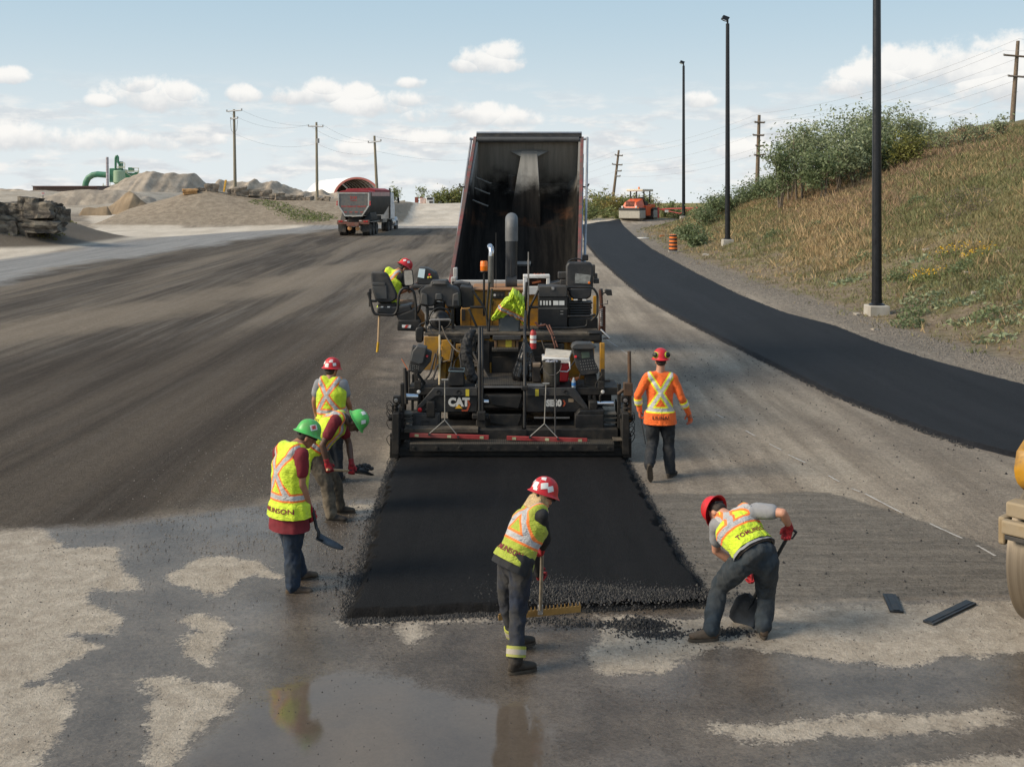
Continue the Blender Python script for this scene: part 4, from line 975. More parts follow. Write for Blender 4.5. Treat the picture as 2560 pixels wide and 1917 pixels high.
# put its blade flat, pointing right
for o in [q for q in COL.objects if q.name.startswith('shovel') and q.type == 'EMPTY'][:1]:
    for ch in [c for c in COL.objects if c.parent == o and c.name.split('.')[0] in ('blade', 'socket')]: bpy.data.objects.remove(ch)
    nk_ = P(790, 1345, 11.1); d_ = V((.95, .05, -.30)).normalized(); n_ = V((.28, .05, .93)); n_ = (n_-d_*n_.dot(d_)).normalized(); w_ = d_.cross(n_); vs = []; U, W = 9, 11
    for i in range(W):
        t = i/(W-1)
        for k in range(U):
            s = k/(U-1)*2-1; wd = .115*(1-max(0, t-.55)**2*3.2); vs.append(nk_+d_*.3*t+w_*s*wd-n_*(.03*math.sin(t*1.8)-.035*s*s*(1-t*.6)))
    fs = [(i*U+k, i*U+k+1, (i+1)*U+k+1, (i+1)*U+k) for i in range(W-1) for k in range(U-1)]
    b_ = mesh_obj('blade', vs, fs, MATS['blued_blade_steel'], o, True); m_ = b_.modifiers.new('t', 'SOLIDIFY'); m_.thickness = .005
    MB().tube([P(790, 1316, 11.1), P(797, 1330, 11.1), P(795, 1345, 11.1), nk_+d_*.08], [.017, .018, .018, .01], 10).build('socket', MATS['blued_blade_steel'], o, smooth=True)
# bent worker: wooden shovel with a load of asphalt
j = g2[1]; hR = j['wrR']+V((.35, 0, -.9)).normalized()*.085; hL = j['wrL']+V((0, -.1, -1)).normalized()*.085
dd = (hL-hR).normalized(); s2 = shovel('wooden shovel loaded with asphalt held by the bent man in green hard hat', hR-dd*.05+V((0, 0, 0)), hL+dd*.06, (.1, -.1, 1), (.25, .3), False)
mb = MB(); c_ = hL+dd*.2+V((.02, 0, .03))
for i in range(60):
    a = random.random()*6.28; rr = random.random()**.6; mb.ell(c_+V((math.cos(a)*rr*.13, math.sin(a)*rr*.09, .05*(1-rr*rr)+random.uniform(-.01, .01))), (random.uniform(.012, .028),)*3, u=6, w=4)
tag(mb.build('asphalt_load', CRM), 'heap of black asphalt lying on the lifted shovel blade', 'asphalt load')
# bent man at right: square shovel
s3 = shovel('square shovel with dark blue blade standing on the slab between the bent man\'s legs', P(1967, 1345, 10.1), P(1886, 1492, 10.16), (-.45, -.8, .3), (.27, .34), True, RUB)
# woman's lute
lr = thing('asphalt_lute', 'wide golden toothed lute with long shaft held by the woman', 'lute', tuple(P(1350, 1530, 10.25)))
hp = g5[1]
a_ = P(1356, 1362, 9.58); b_ = P(1351, 1524, 10.0)
MB().tube([a_, b_], .0165, 12).build('shaft', mat('dusty_shaft', (.3, .26, .2), .6, .2, .25, stretch=(4, 4, .6)), lr, smooth=True)
MB().tube([a_-(b_-a_).normalized()*.004, a_+(b_-a_).normalized()*.006], [.021, .021], 12).build('end_ring', STL, lr, smooth=True)
e0, e1 = P(1246, 1540, 9.98), P(1452, 1519, 10.12); ax = (e1-e0).normalized(); up = V((0, -.35, .94)); bk = ax.cross(up)
GOLD = mat('golden_magnesium', (.62, .38, .13), .5, .2, .25, dirt=(.1, .06, .03), dirtf=.35, dscale=6)
pts = [e0-up*.045, e1-up*.045, e1+up*.025]; n = 22; Lh = (e1-e0).length
for i in range(n, 0, -1):
    t1, t0 = i/n, (i-.5)/n; pts += [e0+ax*Lh*t1+up*(.03), e0+ax*Lh*(t1*.25+t0*.75)+up*.075, e0+ax*Lh*t0+up*.03]
pts.append(e0+up*.025)
MB().prism(pts, bk*.006).build('toothed_blade', GOLD, lr)
MB().prism([e0-up*.03, e1-up*.03, e1-up*.018, e0-up*.018], -bk*.03).build('flange', GOLD, lr, bevel=.002)
MB().box(P(1351, 1524, 10.0), (.05, .03, .09)).build('bracket', STL, lr, bevel=.004)
# rod of the walking man
j = g4[1]; MB().tube([j['wrL']+V((.02, .02, -.09)), P(1614, 1110, 15.5)], .006, 8).build('rod', BLK, None); tag(COL.objects['rod'], 'thin dark measuring rod held by the man in orange', 'rod')
# two flat bars lying on the slab, seen at right
def flat_bar(label, a, b, w, t, mtl):
    a = G(*a, True); b = G(*b, True); d = (b-a).normalized(); nrm = V((-d.y, d.x, 0)); c = (a+b)/2+V((0, 0, .004+t/2)); R = Matrix((d, nrm, V((0, 0, 1)))).transposed()
    mb = MB().box(c, ((b-a).length, w, t), R); mb.box(c+V((0, 0, t/2+.003)), ((b-a).length*.96, w*.5, .005), R)
    return tag(mb.build('flat_bar', mtl, bevel=.003), label, 'bar', 'flat bars on the slab')
FB = mat('tarred_bar_steel', (.022, .026, .032), .5, .4, .3, dirt=(.09, .09, .09), dirtf=.3, dscale=9)
flat_bar('long black flat bar lying aslant on the dusty slab', (2320, 1560), (2428, 1508), .11, .02, FB)
flat_bar('short dark flat bar lying on the edge of the milled strip', (2223, 1489), (2242, 1532), .13, .02, FB)
# ================================================================ asphalt paver with screed
pv = thing('asphalt_paver', 'yellow and black asphalt paver with wide black screed laying the fresh mat', 'paver', (0, 18, 0))
def pm(fn, name, mtl, bevel=.012, parent=None, smooth=False):
    mb = MB(); fn(mb); return mb.build(name, mtl, pv if parent is None else parent, bevel=bevel, smooth=smooth)
PBLK = mat('satin_black_plate', (.009, .0095, .011), .42, .05, .25, dirt=(.045, .04, .034), dirtf=.25, dscale=4)
TREAD = None
def tread_mat():
    m = bpy.data.materials.new('diamond_tread_plate'); m.use_nodes = True; n = N(m.node_tree); b = m.node_tree.nodes['Principled BSDF']
    co = n.new('ShaderNodeTexCoord').outputs['Object']; x, y, z = n.sep(co)
    a = n.m('SINE', n.m('MULTIPLY', n.m('ADD', x, y), 110.)); c = n.m('SINE', n.m('MULTIPLY', n.m('SUBTRACT', x, y), 110.)); h = n.ss(n.m('MULTIPLY', a, c), .25, .6)
    d = n.noise(co, 6., 5, .65); col = n.mix(h, (.03, .027, .024), (.17, .155, .13)); col = n.mix(n.ss(d, .45, .7), col, (.1, .082, .06))
    n.put(b.inputs['Base Color'], col); b.inputs['Roughness'].default_value = .55; b.inputs['Metallic'].default_value = .3; n.put(b.inputs['Normal'], n.bump(h, .006)); return m
TREAD = tread_mat()
DUST = mat('dusty_steel_deck', (.06, .05, .039), .85, .1, .35, scale=12, dirt=(.16, .13, .095), dirtf=.35, dscale=5, bump=.003)
SCRN = mat('lcd_screen', (.35, .42, .44), .25, var=.05, emit=(.45, .55, .58, .35)); SCRG = mat('green_lcd_screen', (.1, .14, .1), .3, var=.05)
YLAB = mat('yellow_label', (.6, .48, .04), .5, var=.1)
# ---- screed: footwalk, bumper, skirt
pm(lambda m: m.box((.0, 16.44, .305), (3.12, .26, .018)), 'footwalk', TREAD, .004)
pm(lambda m: (m.box((.0, 16.31, .245), (3.12, .03, .11)), [m.cyl((x, 16.297, .245), (x, 16.28, .245), .022, 12) for x in (-1.5, -1.15, -.8, -.35, .4, .9, 1.3, 1.48)]), 'bumper', BLKD, .004)
pm(lambda m: m.box((1.655, 16.46, .34), (.2, .2, .02)), 'side_step', DUST, .004)
pm(lambda m: (m.box((0, 16.62, .15), (3.6, .42, .13)), m.box((0, 16.44, .115), (3.3, .05, .05)), m.cyl((-1.12, 16.39, .17), (-1.12, 16.43, .17), .03), m.cyl((1.12, 16.39, .16), (1.12, 16.43, .16), .03)), 'screed_plate', BLKD, .008)
pm(lambda m: m.box((-.77, 16.72, .38), (2.0, .3, .16)), 'rear_frame', BLKD, .01); pm(lambda m: m.box((.9, 16.74, .38), (1.5, .3, .16)), 'rear_frame', BLKD, .01)
pm(lambda m: m.pbox(1010, 1072, 1195, 1082, 16.5, .25), 'deck_strip', DUST, .004)
# back panels with sloping ends
Y0 = 16.9
lp = pm(lambda m: m.pprism([(1046, 1031), (1040, 1022), (1096, 971), (1194, 971), (1194, 1031)], Y0, .5), 'rear_panel', PBLK, .015)
pm(lambda m: m.pprism([(1084, 969), (1194, 969), (1194, 990), (1090, 990), (1050, 1022), (1040, 1020)], Y0-.03, .03), 'panel_trim', DGR, .01)
rp = pm(lambda m: m.pprism([(1316, 1031), (1316, 971), (1432, 971), (1474, 1022), (1470, 1031)], Y0, .5), 'rear_panel', PBLK, .015)
pm(lambda m: m.pprism([(1474, 1022), (1460, 1022), (1424, 990), (1316, 990), (1316, 969), (1436, 969)], Y0-.03, .03), 'panel_trim', DGR, .01)
for x in (1096, 1146, 1364, 1414):
    p = P(x, 980, Y0-.035); MB().lathe(p, (0, -1, 0), [(0, .004), (.018, .002), (.03, .008), (.034, 0)], 16).build('bolt_cap', BLK, pv, smooth=True)
for (x0, x1) in ((1164, 1173), (1338, 1347)): pm(lambda m: m.pbox(x0, 973, x1, 990, Y0-.034, .003), 'warning_label', YLAB, 0)
# marks on the panels
O = P(1147, 1009, Y0-.006); U_ = (1, 0, 0); W_ = (0, 0, 1)
flat_text('lettering', 'CAT', O+V((0, -.004, .02)), U_, W_, .175, mat('letter_white', (.62, .6, .56), .5, var=.08), lp, bold=.012, width=.95)
MB().prism([O+V((-.06, -.007, -.075)), O+V((.06, -.007, -.075)), O+V((0, -.007, -.012))], (0, .002, 0)).build('triangle_mark', mat('letter_yellow', (.7, .4, .03), .5, var=.05), lp)
hx = lambda q, sc: O+V((q[0]*sc+.02, -.003, q[1]*sc-.01))
outer = [(.085, .085), (.13, .085), (.165, 0), (.12, -.11), (.03, -.11), (.02, -.085), (.1, -.085), (.13, 0), (.1, .06)]
MB().prism([hx(q, 1.) for q in outer], (0, .002, 0)).build('hexagon_mark', mat('letter_rust', (.35, .06, .02), .5, var=.1), lp)
O2 = P(1386, 1008, Y0-.006)
flat_text('lettering', 'SE60', O2+V((-.01, -.004, 0)), U_, W_, .135, MATS['letter_white'], rp, bold=.01, width=.9)
MB().prism([O2+V(q) for q in ((.13, -.003, .05), (.155, -.003, .05), (.18, -.003, 0), (.155, -.003, -.05), (.13, -.003, -.05), (.155, -.003, 0))], (0, .002, 0)).build('hexagon_mark', MATS['letter_rust'], rp)
pm(lambda m: m.pbox(1421, 996, 1434, 1005, Y0-.006, .003), 'small_label', mat('label_tan', (.3, .22, .14), .6), 0)
for x in (1050, 1462): MB().lathe(P(x, 1024 if x < 1200 else 1027, Y0-.03), (0, -1, 0), [(.033, 0), (.033, .015), (.025, .022), (0, .024)], 18).build('tail_lamp', LENSR, pv, smooth=True)
pm(lambda m: (m.pbox(1064, 1022, 1090, 1024, Y0-.004, .004), m.pbox(1335, 1042, 1424, 1046, Y0+.05, .02)), 'silver_strip', STL, 0)
# lower lockers
ll = pm(lambda m: m.pprism([(1031, 1032), (1100, 1032), (1100, 1071), (1031, 1071)], 16.83, .3), 'locker', DGR, .012)
pm(lambda m: (m.pprism([(1038, 1037), (1095, 1037), (1095, 1066), (1074, 1066), (1074, 1053), (1054, 1053), (1054, 1066), (1038, 1066)], 16.81, .03)), 'locker_relief', MGR if False else DGR, .006, ll)
pm(lambda m: (m.pbox(1438, 1037, 1510, 1076, 16.7, .4), m.pprism([(1440, 1037), (1450, 1026), (1511, 1026), (1510, 1037)], 16.72, .35)), 'locker', BLK, .012)
pm(lambda m: (m.pbox(1210, 987, 1305, 1020, 16.95, .4), m.pprism([(1220, 990), (1305, 990), (1296, 1022), (1230, 1012)], 16.9, .05), m.pprism([(1222, 1036), (1305, 1036), (1294, 1070), (1226, 1058)], 16.85, .05), m.pbox(1205, 1035, 1310, 1100, 17.05, .3)), 'centre_housing', BLKD, .01)
for a, b_ in (((1207, 1004), (1220, 1004)), ): pm(lambda m: m.cyl(P(1196, 1004, 17.0), P(1222, 1004, 17.0), .065), 'guide_tube', CHR, 0, smooth=True)
pm(lambda m: m.cyl(P(1490, 1008, 17.0), P(1534, 1008, 17.0), .047), 'guide_tube', CHR, 0, smooth=True)
pm(lambda m: m.cyl(P(1016, 991, 17.0), P(1046, 991, 17.0), .06), 'guide_tube', CHR, 0, smooth=True)
pm(lambda m: [m.pbox(x0, 985, x1, 1026, 16.98, .06) for x0, x1 in ((1028, 1034), (1046, 1052), (1470, 1477), (1482, 1489))], 'clamp', BLKD, .006)
for x0, x1 in ((1006, 1034), (1508, 1540)):
    pm(lambda m: [m.box(((P(x0, 0, 16.9).x+P(x1, 0, 16.9).x)/2, 16.9, z), (abs(P(x0, 0, 16.9).x-P(x1, 0, 16.9).x), .3, .018)) for z in (.36, .44, .53, .6, .66)], 'cooling_fins', mat('finned_steel', (.11, .1, .085), .6, .4, .2), .003)
# tread deck across the tow frame
pm(lambda m: (m.box((-.05, 17.55, 1.075), (1.05, 1.1, .02))), 'step_deck', TREAD, .003)
pm(lambda m: (m.box((-.05, 17.02, 1.055), (1.07, .03, .05)), m.box((.38, 16.98, 1.08), (.28, .05, .04))), 'deck_edge', STL, .003)
pm(lambda m: (m.box((-1.1, 17.35, .98), (1.1, .75, .12)), m.box((1.15, 17.35, .98), (1.1, .75, .12)), m.box((0, 17.4, .85), (3.2, .5, .12))), 'screed_frame', BLKD, .01)
# end gates with height screws
def endgate(x, s):
    mb = MB(); mb.box((x, 16.9, .45), (.1, 1.2, .62)); mb.box((x+.03*s, 16.55, .22), (.13, .35, .3)); mb.box((x-.06*s, 16.75, .8), (.05, .12, .7)); mb.box((x+.06*s, 16.62, .6), (.06, .1, .5))
    for dx_, dy_, h0, h1, r_ in ((-.05, .0, .3, 1.12, .02), (.02, -.2, .3, .98, .028), (.07, .15, .2, .86, .02)): mb.cyl((x+dx_*s, 16.75+dy_, h0), (x+dx_*s, 16.75+dy_, h1), r_, 10)
    for k in range(9): mb.cyl((x+.02*s, 16.55, .36+k*.06), (x+.02*s, 16.55, .385+k*.06), .045, 12)
    mb.box((x+.0*s, 16.5, .95), (.11, .12, .1)); mb.box((x+.09*s, 16.6, .35), (.05, .08, .1)); mb.cyl((x+.03*s, 16.5, .66), (x+.13*s, 16.5, .66), .05, 12)
    for k in range(10):
        a = random.uniform(.3, .9); mb.box((x+random.uniform(-.07, .08), 16.42+random.uniform(0, .1), a), (random.uniform(.03, .07), random.uniform(.03, .08), random.uniform(.03, .09)))
    o = mb.build('end_gate', BLKD, pv, bevel=.006)
    for k in range(5):
        z0 = random.uniform(.35, .9); MB().hose([(x+.06*s, 16.45, z0), (x+.11*s, 16.4, z0+.05), (x+.15*s, 16.42, z0-.02), (x+.1*s, 16.45, z0-.12), (x+.05*s, 16.48, z0-.1)], .006, 6).build('hose', RUB, o, smooth=True)
    MB().lathe((x-.0*s, 16.38, .95), (0, -1, 0), [(0, .02), (.028, .018), (.032, 0)], 14).build('knob', STL, o, smooth=True)
endgate(-1.78, -1); endgate(1.74, 1)
for s, x in ((-1, -1.5), (1, 1.42)):
    pm(lambda m: (m.tube([(x, 17.0, .62), (x-.02*s, 16.97, .9), (x+.06*s, 17.0, 1.02)], .02), m.box((x, 17., 1.08), (.1, .1, .12)), m.box((x+.03*s, 17.05, 1.2), (.06, .06, .24)), m.box((x-.12*s, 17.1, .9), (.1, .1, .25)), m.tube([(x, 17, 1.0), (x-.3*s, 17.05, 1.07), (x-.5*s, 17.05, 1.03)], .012), m.tube([(x+.02*s, 16.98, 1.25), (x-.08*s, 17.02, 1.1), (x-.1*s, 16.98, .8), (x-.02*s, 16.95, .7)], .013)), 'side_linkage', BLKD, .004)
    MB().lathe((x+.02, 16.93, .98), (0, -1, 0), [(0, .02), (.025, .017), (.03, 0)], 14).build('gauge', WHT, pv, smooth=True)
# outer stake on the right end gate
pm(lambda m: (m.ptube([(1573, 878, 16.5), (1574, 960, 16.5), (1575, 1036, 16.5)], .03), m.pbox(1560, 958, 1582, 990, 16.45, .12), m.ptube([(1545, 985, 16.55), (1562, 972, 16.5)], .03)), 'grade_post', mat('rusty_brown_steel', (.075, .05, .035), .7, .3, .35, dirt=(.16, .09, .05), dirtf=.4, dscale=9), .008)
pm(lambda m: m.pbox(1566, 1036, 1579, 1057, 16.46, .08), 'post_foot', mat('rubbed_brass', (.2, .11, .04), .6, .3), .01)
# hydraulic hoses between tractor and screed, many
random.seed(21)
mbh = MB()
for k in range(16):
    s = random.choice((-1, 1)); x = s*random.uniform(.45, 1.35); x2 = x+random.uniform(-.3, .3)
    mbh = MB(); mbh.hose([(x, 18.2, random.uniform(1.35, 1.7)), (x+.06*s, 18.0, random.uniform(1.2, 1.45)), ((x+x2)/2, 17.85, random.uniform(1.1, 1.25)), (x2, 17.7, 1.0)], random.choice((.01, .014, .018)), 6); mbh.build('hose', RUB, pv, smooth=True)
pm(lambda m: (m.hose([P(*q) for q in [(1104, 815, 18.2), (1120, 850, 18.1), (1150, 880, 17.9), (1180, 850, 18.1), (1176, 820, 18.2)]], .013), m.ptube([(1105, 905, 18.1), (1125, 900, 18), (1130, 870, 18)], .012)), 'loose_hose', mat('tan_hose', (.1, .08, .06), .7), 0, smooth=True)
pm(lambda m: (m.ptube([(1366, 812, 18.3), (1378, 835, 18.2), (1388, 868, 18.1), (1384, 880, 18.1)], .014), m.ptube([(1373, 812, 18.3), (1384, 838, 18.2), (1394, 868, 18.1)], .014), m.ptube([(1338, 805, 18.3), (1346, 815, 18.3), (1364, 812, 18.3)], .02)), 'copper_hose', mat('reddish_hose', (.16, .06, .035), .6), 0, smooth=True)
# tow arms and rear legs of the tractor, tracks
pm(lambda m: [m.box((s*1.28, 17.9, .72), (.14, 2.2, .26)) for s in (-1, 1)]+[m.box((s*1.28, 20.4, .7), (.12, 3.0, .2)) for s in (-1, 1)], 'tow_arm', BLKD, .02)
for s in (-1, 1):
    pts = []
    for i in range(36):
        t = i/36*2*math.pi; c, q = math.cos(t), math.sin(t); pts.append((s*.95-.2, 20.3+1.35*math.copysign(abs(c)**.35, c), .42+.40*math.copysign(abs(q)**.6, q)))
    pm(lambda m: m.prism(pts, (.4, 0, 0)), 'crawler_track', RUB, .01)
# ---- tractor body
ybody = pm(lambda m: (m.box((0, 19.6, 1.28), (1.7, 2.6, .78)), m.box((0, 18.34, 1.35), (1.9, .2, .6)), m.box((-1.05, 18.6, 1.2), (.35, .5, 1.0)), m.box((1.12, 18.6, 1.2), (.42, .5, 1.05)), m.box((1.33, 18.3, 1.15), (.14, .3, .9)), m.box((-1.18, 18.35, 1.05), (.12, .25, .8))), 'chassis', YEL, .02)
pm(lambda m: (m.box((.0, 18.28, 1.42), (1.65, .1, .36)), m.box((-.75, 18.2, 1.4), (.28, .12, .5)), m.box((.72, 18.2, 1.35), (.34, .12, .45)), m.box((-.45, 18.22, 1.32), (.14, .1, .6)), m.box((.1, 18.24, 1.2), (.9, .08, .3))), 'rear_machinery', BLKD, .015)
for (x0, y0, x1, y1) in ((1060, 842, 1100, 925), (1104, 850, 1128, 905), (1500, 858, 1512, 955), (1140, 860, 1165, 885)): pm(lambda m: m.pbox(x0, y0, x1, y1, 18.12, .1), 'side_plate', YEL, .01)
dk_ = pm(lambda m: (m.box((-.0, 18.75, 1.725), (3.0, 1.1, .03))), 'platform', DUST, .004)
pm(lambda m: (m.box((-.9, 18.19, 1.68), (1.05, .03, .06)), m.box((.95, 18.19, 1.67), (1.1, .03, .09)), m.box((-.78, 18.16, 1.63), (.62, .03, .07)), m.box((.95, 18.16, 1.63), (.5, .03, .07))), 'platform_edge', BLKD, .006)
# rear steps with yellow sticker
pm(lambda m: (m.pbox(1232, 840, 1302, 850, 18.1, .18), ), 'upper_step', DGR, .006)
pm(lambda m: (m.pbox(1230, 872, 1296, 879, 17.95, .25)), 'lower_step', TREAD, .004)
pm(lambda m: (m.pbox(1236, 846, 1242, 872, 18.15, .04), m.pbox(1290, 846, 1296, 872, 18.15, .04)), 'step_bracket', mat('brown_bracket', (.14, .08, .04), .7), .004)
pm(lambda m: m.pbox(1244, 848, 1288, 870, 18.18, .03), 'step_back', YEL, .003); pm(lambda m: m.pbox(1264, 847, 1279, 870, 18.172, .006), 'warning_label', YLAB, 0)
# engine cowl
cw = pm(lambda m: (m.pprism([(1151, 828), (1151, 772), (1180, 768), (1180, 726), (1350, 726), (1420, 740), (1420, 828)], 19.9, 1.6)), 'engine_cowl', YEL, .025)
pm(lambda m: (m.pbox(1154, 773, 1163, 802, 19.885, .01)), 'grille_slot', DGR, .002)
pm(lambda m: [m.pbox(x, 728, x+1.2, 826, 19.893, .006) for x in (1176, 1230, 1318)]+[m.pbox(1228, 752, 1234, 762, 19.88, .012)], 'door_seam', mat('seam_dark', (.05, .03, .01), .8), 0)
pm(lambda m: m.pbox(1180, 722, 1422, 727, 19.86, 1.6), 'cowl_top', mat('worn_orange_top', (.35, .16, .06), .6, dirt=(.2, .15, .1), dirtf=.4), .01)
gp = pm(lambda m: m.pbox(1230, 729, 1262, 747, 19.87, .02), 'gauge_panel', BLK, .004)
for x in (1237, 1246, 1255): MB().lathe(P(x, 738, 19.865), (0, -1, 0), [(0, .006), (.022, .005), (.024, 0)], 14).build('dial', WHT if x == 1237 else DGR, gp, smooth=True)
pm(lambda m: [m.pbox(x, 731, x+9, 741, 19.87, .01) for x in (1272, 1284, 1306, 1388)], 'small_label', STK, 0)
# hopper back and white beam of the truck's tail is separate; paver hopper wings
pm(lambda m: (m.box((-1.3, 21.3, 1.7), (.12, 1.9, 1.0)), m.box((1.3, 21.3, 1.7), (.12, 1.9, 1.0)), m.box((0, 20.9, 1.0), (2.6, .8, .3))), 'hopper_wing', YEL, .02)
pm(lambda m: (m.pprism([(1128, 722), (1132, 710), (1150, 707), (1172, 710), (1178, 722)], 19.7, .5), m.pprism([(1368, 722), (1374, 710), (1398, 705), (1420, 712), (1424, 722)], 19.7, .5)), 'hopper_flap', RUB, .01)
# stacks and ducts
pm(lambda m: m.tube(arc_pts(lambda t: P(1279, 560, 20.4)+V((0, .28*(1-math.cos(t)), .0+.19*math.sin(t)-.1)), 0, 1.9, 10)[::-1]+[P(1279, 603, 20.4)], .122, 24), 'duct_elbow', mat('grey_duct_elbow', (.13, .135, .14), .6, .1), 0, smooth=True)
pm(lambda m: m.tube([P(1279, 600, 20.4), P(1278, 722, 20.4)], .113, 24), 'fume_duct', mat('dark_duct_steel', (.035, .038, .042), .45, .3), 0, smooth=True)
pm(lambda m: (m.ptube([(1278, 650, 20.27), (1277, 722, 20.27)], .012), m.tube([P(1266, 706, 20.35), P(1292, 706, 20.35)], .13, 24)), 'duct_clamp', DGR, 0, smooth=True)
ex = pm(lambda m: m.tube([P(1227, 722, 20.2), P(1228, 640, 20.2)], .056, 20), 'exhaust_pipe', mat('sooty_pipe', (.14, .14, .13), .4, .6, .2), 0, smooth=True)
pm(lambda m: m.tube([P(1228, 641, 20.2), P(1229, 628, 20.2), P(1227.5, 621, 20.24), P(1225, 616, 20.34)], [.052, .054, .056, .056], 20), 'exhaust_tip', CHR, 0, ex, smooth=True)
bc = pm(lambda m: m.tube([P(1210, 790, 19.5), P(1210, 682, 19.5)], .02), 'beacon_pole', BLK, 0, smooth=True)
MB().lathe(P(1210, 679, 19.5), (0, 0, 1), [(.07, -.01), (.075, 0), (.07, .012)], 22).build('beacon_base', BLK, bc, smooth=True)
MB().lathe(P(1210, 677, 19.5), (0, 0, 1), [(.064, 0), (.068, .01), (.068, .08), (.07, .085), (.068, .09), (.066, .165), (.058, .178), (0, .18)], 24).build('amber_lens', mat('amber_lens', (.85, .2, .02), .25, var=.05), bc, smooth=True)
pm(lambda m: m.ptube([(1240, 722, 20), (1240, 582, 20)], .004), 'whip_antenna', DGR, 0)
pm(lambda m: (m.ptube([(1321, 790, 19.2), (1321, 650, 19.2)], .016), m.ptube([(1321, 655, 19.2), (1321, 630, 19.2)], .011)), 'mast', STL, 0, smooth=True)
# whitish air intake box behind the controls
bx_ = MB()
for (x0, y0, x1, y1) in ((1308, 688, 1375, 696), (1308, 696, 1318, 737), (1366, 696, 1375, 737), (1318, 716, 1366, 737)): bx_.pbox(x0, y0, x1, y1, 19.8, .3)
bx_.build('intake_frame', WHT, pv, bevel=.01)
pm(lambda m: m.pbox(1318, 697, 1366, 716, 19.95, .1), 'intake_screen', mat('rusty_dark', (.06, .025, .015), .8, var=.5, scale=18), 0)
pm(lambda m: [m.ptube([(1328+8*i, 690-(i % 3), 20), (1336+8*i, 686, 20.1), (1345+7*i, 691, 20)], .02) for i in range(4)]+[m.ptube([(1330, 708, 19.86), (1352, 703, 19.86)], .02)], 'orange_cable', mat('orange_cable', (.45, .13, .05), .7), 0, smooth=True)
# ---- right control locker, seat with bellows
cb = pm(lambda m: m.pbox(1346, 741, 1419, 819, 18.8, .5), 'control_locker', PBLK, .012)
pm(lambda m: m.pbox(1346, 716, 1418, 743, 18.78, .5), 'locker_lid', DGR, .015); pm(lambda m: (m.pbox(1379, 718, 1386, 725, 18.765, .02)), 'latch', STL, .004)
for i, (x0, w_) in enumerate(((1350, 4.5), (1358, 4.5), (1365, 4.5), (1373, 4.5), (1383, 13), (1398, 13))): pm(lambda m: m.pbox(x0, 752, x0+w_, 763, 18.795, .005), 'white_label', STK, 0)
pm(lambda m: (m.pbox(1346, 770.5, 1419, 771.5, 18.794, .006), m.pbox(1401, 777, 1408, 779, 18.79, .01), m.pbox(1401, 784, 1408, 786, 18.79, .01), m.pbox(1350, 808, 1355, 813, 18.795, .006)), 'locker_trim', STL, 0)
def seat(cx, y0, y1, wpx, Yb, tilt=0.):
    st = MB().pprism([(cx-wpx*.4, y0), (cx+wpx*.4, y0), (cx+wpx*.5, y0+10), (cx+wpx*.5, y1-12), (cx+wpx*.42, y1), (cx-wpx*.42, y1), (cx-wpx*.5, y1-12), (cx-wpx*.5, y0+10)], Yb, .11).build('seat_backrest', mat('seat_black_vinyl', (.022, .023, .025), .5, var=.15, dirt=(.09, .08, .07), dirtf=.25), pv, bevel=.035, seg=3)
    return st
sr = seat(1449, 655, 730, 68, 19.0)
pm(lambda m: m.pprism([(1438, 683), (1477, 688), (1474, 710), (1437, 708)], 18.985, .01), 'reflective_patch', mat('scuffed_clear_pocket', (.3, .31, .3), .15, .5, .35, scale=9), 0)
MB().lathe(P(1473, 707, 18.98), (0, -1, 0), [(0, .01), (.02, .008), (.022, 0)], 12).build('orange_reflector', MATS['amber_lens'], pv)
pm(lambda m: m.pprism([(1425, 720), (1480, 720), (1478, 742), (1465, 750), (1435, 750), (1424, 740)], 18.98, .45), 'seat_cushion', MATS['seat_black_vinyl'], .03)
bl = MB()
for i in range(7): bl.box(P(1449, 755+i*6.2, 19.2), (.44-.02*(i % 2)-.008*i, .4, .035))
bl.build('seat_bellows', DGR, pv, bevel=.014)
pm(lambda m: (m.pbox(1420, 795, 1495, 836, 18.9, .5), m.pbox(1419, 745, 1424, 795, 18.9, .5)), 'seat_pedestal', BLK, .015)
pm(lambda m: (m.pbox(1434, 748, 1444, 751, 18.8, .01), m.pbox(1456, 748, 1466, 752, 18.8, .01)), 'seat_tag', STK, 0)
pm(lambda m: (m.pbox(1483, 740, 1491, 830, 18.95, .05)), 'yellow_side_post', YEL, .006)
pm(lambda m: (m.pbox(1395, 680, 1424, 697, 19.2, .12), m.pbox(1400, 699, 1420, 712, 19.2, .12)), 'arm_rest', DGR, .015)
pm(lambda m: (m.pbox(1480, 662, 1488, 690, 19.2, .15), m.pbox(1484, 684, 1494, 702, 19.2, .15), m.pbox(1484, 697, 1498, 709, 19.15, .15)), 'joystick_console', DGR, .012)
pm(lambda m: (m.tube([P(1418+22*(1-math.cos(t)), 662-15*math.sin(t), 19.35) for t in [i*math.pi/8 for i in range(9)]], .014), ), 'steering_wheel', BLK, 0, smooth=True)
pm(lambda m: m.pbox(1455, 637, 1471, 652, 19.4, .06), 'mirror', BLK, .012)
